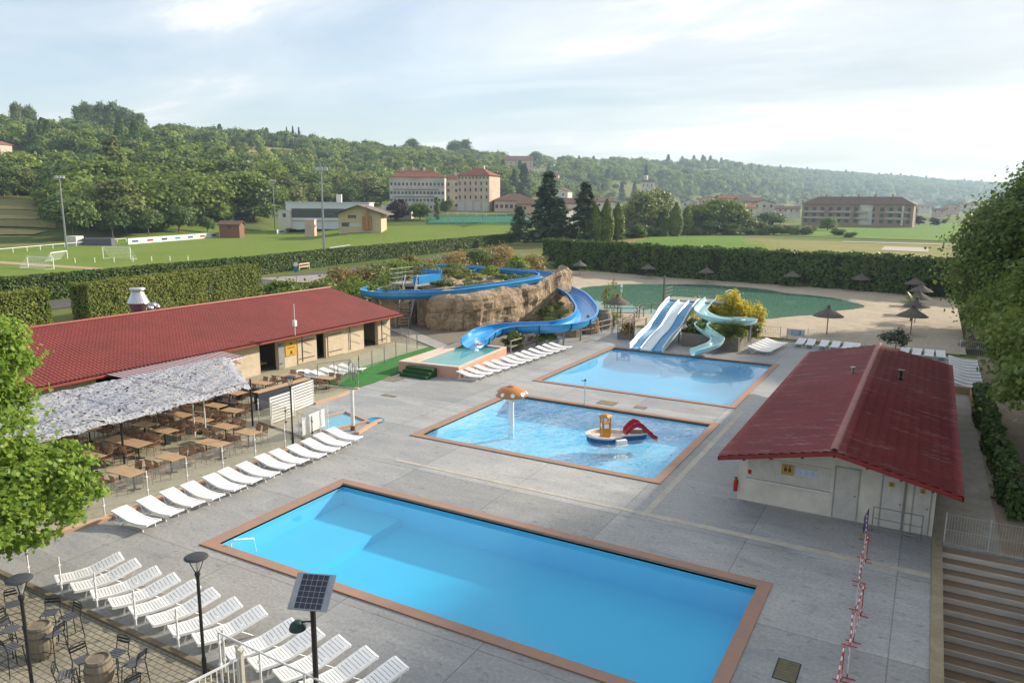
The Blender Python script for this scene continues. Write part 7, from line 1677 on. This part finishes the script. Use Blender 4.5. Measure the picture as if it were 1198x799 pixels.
KR = [proto('round', 1, 'broadleaf_tree'), proto('round', 2, 'broadleaf_tree')]; KD = [proto('dark', 3, 'broadleaf_tree'), proto('dark', 13, 'broadleaf_tree')]; KO = [proto('olive', 4, 'broadleaf_tree')]; KP = [proto('poplar', 5, 'poplar_tree')]; KT = [proto('thuja', 6, 'cypress_tree')]; KF = [proto('fir', 7, 'fir_tree')]; KC = [proto('cedar', 8, 'cedar_tree')]; KU = [proto('purple', 9, 'purple_tree')]; KB = [proto('ball', 19, 'broadleaf_tree')]
HT = {'R': (KR, 8.8), 'D': (KD, 8.8), 'O': (KO, 8.8), 'P': (KP, 12.4), 'T': (KT, 10.0), 'F': (KF, 13.4), 'C': (KC, 13.4), 'U': (KU, 8.8), 'B': (KB, 8.6)}
def put(kind, px, base, topy, label, group=None, r=None, wide=1.0):
    if r is None: x, y, z = hit(px, base)
    else: x, y, z = at(px, r)
    r = math.hypot(x, y); h = max(2.0, z_for(px, topy, r)-z); K, hh = HT[kind]; s_ = h/hh; k = rnd.choice(K)
    return k.put((x, y, z-.15), rnd.uniform(0, 6.28), label, group, (s_*wide, s_*wide, s_))
# row of trees beyond the left of the pitch
gr = 'trees in a row beyond the pitch'
for i, (px, ty, w_) in enumerate(((86, 226, 1.15), (132, 243, 1.15), (174, 240, 1.05), (210, 238, 1.1), (243, 252, .9))):
    put('B', px, 282.5-i*1.9, ty, f'round green tree in the row beyond the pitch, {ordw(i)} from left', gr, wide=w_)
# middle: conifers and cypresses behind the big hedge
M_ = [('C', 608, 283, 241, 'broad dark cedar left of the tall firs', 1.15), ('F', 641, 283, 203, 'tallest dark fir, left of the pair', 1.6), ('F', 655, 284, 232, 'shorter grey-green fir beside the tallest', 1.7), ('F', 684, 284, 214, 'tall dark fir, right of the pair', 1.6), ('T', 695, 284, 237, 'rounded cypress, first from left of the sunlit group', .95), ('T', 709, 283, 233, 'narrow sunlit cypress in the middle of the group', .8), ('T', 722, 281, 237, 'sunlit cypress at the right of the group', .85),
      ('T', 776, 276, 240, 'sunlit cypress beyond the green mound, left one', .95), ('T', 803, 275, 241, 'sunlit cypress beyond the green mound, right one', 1.0), ('T', 790, 277, 237, 'dark cypress between the two beyond the mound', .9), ('D', 747, 279, 262, 'small round bush at the foot of the poplars', 1.3), ('O', 752, 276, 226, 'grey willow-like tree behind the small bush', 1.1), ('O', 765, 274, 224, 'pale tall tree beyond the mound', 1.0), ('R', 738, 270, 236, 'bright green round tree above the white wall', 1.4), ('R', 757, 268, 228, 'bright green tree behind the pale willow', 1.2),
      ('R', 822, 274, 233, 'large round green tree beyond the mound, left', 1.2), ('R', 845, 274, 231, 'large round green tree beyond the mound, right', 1.3), ('O', 866, 274, 246, 'yellow-green bush at the right of the big round trees', 1.3), ('D', 830, 275, 255, 'dark bush under the big round trees', 1.3), ('D', 900, 270, 247, 'dark umbrella-shaped tree left of the apartments', 1.8), ('O', 889, 274, 258, 'reedy pale bush before the dark umbrella tree', 1.2), ('R', 968, 270, 252, 'bright small tree left of the apartment lawn', 1.2), ('O', 905, 275, 262, 'low bushy hedge tree, left', 2.2), ('O', 925, 275, 263, 'low bushy hedge tree, middle', 2.2), ('O', 945, 275, 263, 'low bushy hedge tree, right', 2.2), ('D', 980, 276, 266, 'dark low bush on the meadow edge', 2.2), ('D', 995, 278, 270, 'darker low bush at the meadow edge, right', 2.4)]
M_ += [('D', px, b, ty, f'low dense bush beneath the trees beyond the mound, {ordw(i)} from left', 2.6) for i, (px, b, ty) in enumerate(((742, 279, 268), (762, 277, 264), (785, 275, 266), (812, 275, 264), (838, 274, 262), (856, 275, 265), (876, 275, 266), (892, 275, 267), (912, 272, 262), (935, 272, 263)))]
for k_, px, b, ty, lab, wd in M_: put(k_, px, b, ty, lab, None, wide=wd)
for i, (k_, px, b, ty, wd) in enumerate((('U', 465, 258, 235, 1.1), ('R', 491, 258, 235, 1.1), ('P', 511, 258, 230, .95), ('D', 522, 249, 234, 1.2), ('U', 1075, 263, 252, 1.5), ('D', 1057, 264, 251, 1.5), ('U', 1093, 264, 254, 1.5), ('D', 1105, 262, 255, 1.3), ('P', 1070, 262, 240, .8), ('D', 1010, 263, 249, .9), ('D', 995, 262, 248, 1.1), ('D', 1035, 263, 257, 1.8), ('R', 1105, 254, 244, 1.6), ('D', 1088, 246, 235, 1.8), ('D', 1119, 247, 233, 1.6), ('D', 1105, 246, 232, 1.6), ('R', 1150, 258, 240, 1.8), ('R', 575, 225, 196, 1.3), ('R', 592, 222, 200, 1.2), ('C', 613, 236, 194, .8), ('C', 601, 230, 200, .7), ('C', 727, 236, 215, .8), ('C', 742, 234, 213, .7), ('R', 485, 225, 210, 1.4))):
    kd = {'U': 'purple-leaved tree', 'R': 'round green tree', 'P': 'slim pale poplar', 'D': 'dark round tree', 'C': 'dark cedar'}[k_]
    put(k_, px, b, ty, f'{kd} among the far buildings, {ordw(i)} in the group', 'trees among the far buildings', wide=wd)
# skyline trees that stand out
for i, (px, b, ty, k_, wd) in enumerate(((102, 145, 129, 'D', .55), (112, 145, 128, 'D', .5), (121, 145, 128, 'D', .5), (135, 145, 128, 'D', .65), (43, 143, 130, 'D', .5), (30, 142, 129, 'O', .5), (152, 148, 133, 'D', .7), (165, 150, 137, 'D', .9), (338, 158, 154, 'F', .6), (345, 158, 153, 'F', .6), (352, 159, 154, 'F', .6), (531, 176, 168, 'D', .9), (540, 177, 168, 'D', 1.0), (482, 173, 166, 'D', .9), (625, 189, 180, 'D', 1.1), (829, 197, 191, 'F', 1.0))):
    r_ = li(px, *RR); x, y, z = at(px, r_); K, hh = HT[k_]; s_ = (z_for(px, ty, r_)-z)/hh; rnd.choice(K).put((x, y, z), rnd.uniform(0, 6), f'tree standing out on the hill skyline, {ordw(i)} listed from left side', 'trees standing out on the skyline', (s_*wd, s_*wd, s_))

# front line of the hillside wood: trees one can tell apart
gf = 'front trees of the hillside wood'; cnt = 0
FRONT = [(60, 246, 214), (82, 258, 208), (103, 270, 216), (122, 268, 212), (148, 272, 214), (167, 270, 206), (190, 270, 212), (207, 262, 200), (228, 262, 196), (243, 258, 210), (262, 260, 218), (280, 258, 200), (297, 258, 206), (318, 250, 216), (338, 246, 210), (352, 244, 204), (372, 244, 214), (395, 240, 206), (408, 246, 215), (428, 242, 208), (445, 240, 206), (70, 240, 200), (95, 246, 196), (115, 244, 188), (138, 240, 162), (155, 248, 194), (175, 242, 190), (200, 240, 184), (225, 238, 186), (245, 236, 190), (270, 236, 184), (292, 234, 186), (312, 232, 188), (330, 230, 190), (20, 230, 198), (40, 230, 200), (5, 231, 200), (55, 230, 196)]
for i, (px, b, ty) in enumerate(FRONT):
    k_ = ('P' if (i % 7 == 3 or i == 24) else ('D' if i % 3 == 0 else ('O' if i % 5 == 4 else 'R'))); put(k_, px, b, ty, f'tree at the front edge of the hillside wood, {ordw(i)} noted from left', gf, wide=1.35 if k_ != 'P' else 1.2)

# the wood that covers the hills reads as one mass
m_src = []
def crown_src(seed, leaf, kind='r'):
    rs = np.random.default_rng(seed)
    if kind == 'r':
        b = [[0, 0, 4.2, 3.4, 3.4, 3.6]]+[[rs.uniform(-2.4, 2.4), rs.uniform(-2.4, 2.4), rs.uniform(2.5, 6.6), 1.8, 1.8, 1.7] for _ in range(5)]; P, N = crown_pts(b, 1900, rs, .6, 12, .2); a = leaf_cards(P, N, .72, rs, 'leaf5', .5)
    else:
        n = 1300; z_ = rs.random(n)*11; r_ = 2.6*(1-z_/11.5)**.7*rs.uniform(.8, 1.1, n); an = rs.random(n)*6.283; P = np.stack([r_*np.cos(an), r_*np.sin(an), z_], 1); N = np.stack([np.cos(an), np.sin(an), np.full(n, .6)], 1); a = leaf_cards(P, N, 1.0, rs, 'leaf5', .5)
    o = mk_obj(a, 'wood_crown', leaf); C.objects.unlink(o); return o
WOODL = [leafmat('wood_leaf_mid', [(.055, .11, .022), (.125, .20, .036), (.20, .28, .05), (.27, .345, .07)], .28, .6, .02), leafmat('wood_leaf_dark', [(.028, .07, .022), (.06, .115, .033), (.095, .16, .043), (.13, .20, .052)], .22, .6, .02), leafmat('wood_leaf_light', [(.09, .14, .025), (.15, .21, .036), (.20, .26, .05), (.25, .30, .07)], .3, .6, .02)]
src = [crown_src(1, WOODL[0]), crown_src(2, WOODL[0]), crown_src(3, WOODL[1]), crown_src(4, WOODL[2]), crown_src(5, WOODL[1], 'c')]
rs = np.random.default_rng(77); pts = []; sc = []; rot = []; idx = []
EDGE = ([-400, 0, 66, 70, 100, 250, 300, 330, 450, 560, 600, 650, 700, 800, 900, 1000, 1300], [228, 228, 229, 262, 268, 262, 256, 247, 236, 226, 233, 236, 238, 240, 241, 242, 242])
def inpoly(x, y, P_):
    c = False; j = len(P_)-1
    for i in range(len(P_)):
        if (P_[i][1] > y) != (P_[j][1] > y) and x < (P_[j][0]-P_[i][0])*(y-P_[i][1])/(P_[j][1]-P_[i][1])+P_[i][0]: c = not c
        j = i
    return c
OPEN = [[(262, 200), (356, 200), (350, 174), (258, 171)], [(-10, 206), (74, 206), (66, 177), (-10, 176)], [(206, 190), (248, 190), (246, 173), (210, 173)], [(798, 208), (862, 207), (860, 201.5), (801, 203)], [(712, 238), (776, 238), (776, 212), (712, 212)], [(590, 208), (655, 208), (655, 190), (590, 190)]]
r = 235.0
while r < 4700:
    sp = max(8.6, r*.0085); da = sp/r; a = rad(-70)
    while a < rad(9):
        aa = a+rs.normal(0, .3)*da; rr_ = r+rs.normal(0, .3)*sp; x, y = rr_*math.sin(aa), rr_*math.cos(aa); z = hfun(x, y); u = project(x, y, z); px, py = u
        a += da
        if px < -90 or px > 1290: continue
        if rr_ > li(px, *RR)+60+rr_*.03: continue
        if py > li(px, *EDGE): continue
        valley = px > 690 and py > 226
        if valley and rs.random() < (.55 if py < 236 else .72): continue
        if any(inpoly(px, py, P_) for P_ in OPEN) and rs.random() < .93: continue
        if mn.noise(Vector((x*.012, y*.012, 3))) > .42 and rs.random() < .7: continue
        s_ = sp/7.2*rs.choice([.6, .85, 1.05, 1.5])*rs.uniform(.85, 1.15)*(1.0 if not valley else .7); s_ = min(s_, 3.4)
        pts.append((x, y, z-.5*s_)); sc.append(s_); rot.append(rs.random()*6.28)
        nn = mn.noise(Vector((x*.008, y*.008, 0))); idx.append(int(rs.choice([0, 1, 2, 3, 4], p=[.31, .27, .22, .18, .02] if nn < .1 else [.2, .18, .5, .05, .07])))
    r += sp*.95
print('wood crowns', len(pts))
me = bpy.data.meshes.new('hill_wood'); me.from_pydata(pts, [], [])
for nm, tp, dat in (('tscale', 'FLOAT', sc), ('trot', 'FLOAT', rot), ('tidx', 'INT', idx)):
    at_ = me.attributes.new(nm, tp, 'POINT'); at_.data.foreach_set('value', dat)
wood = bpy.data.objects.new('hill_wood', me); C.objects.link(wood); wood['kind'] = 'stuff'
ng = bpy.data.node_groups.new('wood_scatter', 'GeometryNodeTree'); ng.interface.new_socket('Geometry', in_out='INPUT', socket_type='NodeSocketGeometry'); ng.interface.new_socket('Geometry', in_out='OUTPUT', socket_type='NodeSocketGeometry')
gi = ng.nodes.new('NodeGroupInput'); go = ng.nodes.new('NodeGroupOutput'); iop = ng.nodes.new('GeometryNodeInstanceOnPoints'); jn = ng.nodes.new('GeometryNodeGeometryToInstance')
for o in reversed(src):
    oi = ng.nodes.new('GeometryNodeObjectInfo'); oi.inputs['Object'].default_value = o; oi.inputs['As Instance'].default_value = True; ng.links.new(oi.outputs['Geometry'], jn.inputs[0])
def na_(nm, tp):
    q = ng.nodes.new('GeometryNodeInputNamedAttribute'); q.data_type = tp; q.inputs[0].default_value = nm; return q.outputs[0]
cx = ng.nodes.new('ShaderNodeCombineXYZ'); ng.links.new(na_('trot', 'FLOAT'), cx.inputs[2])
ng.links.new(gi.outputs[0], iop.inputs['Points']); iop.inputs['Pick Instance'].default_value = True
ji = ng.nodes.new('GeometryNodeJoinGeometry')
for o in list(ng.nodes):
    if o.bl_idname == 'GeometryNodeObjectInfo': ng.links.new(o.outputs['Geometry'], ji.inputs[0])
ng.nodes.remove(jn)
ng.links.new(ji.outputs[0], iop.inputs['Instance']); ng.links.new(na_('tidx', 'INT'), iop.inputs['Instance Index']); ng.links.new(cx.outputs[0], iop.inputs['Rotation']); ng.links.new(na_('tscale', 'FLOAT'), iop.inputs['Scale'])
ng.links.new(iop.outputs[0], go.inputs[0]); md = wood.modifiers.new('scatter', 'NODES'); md.node_group = ng
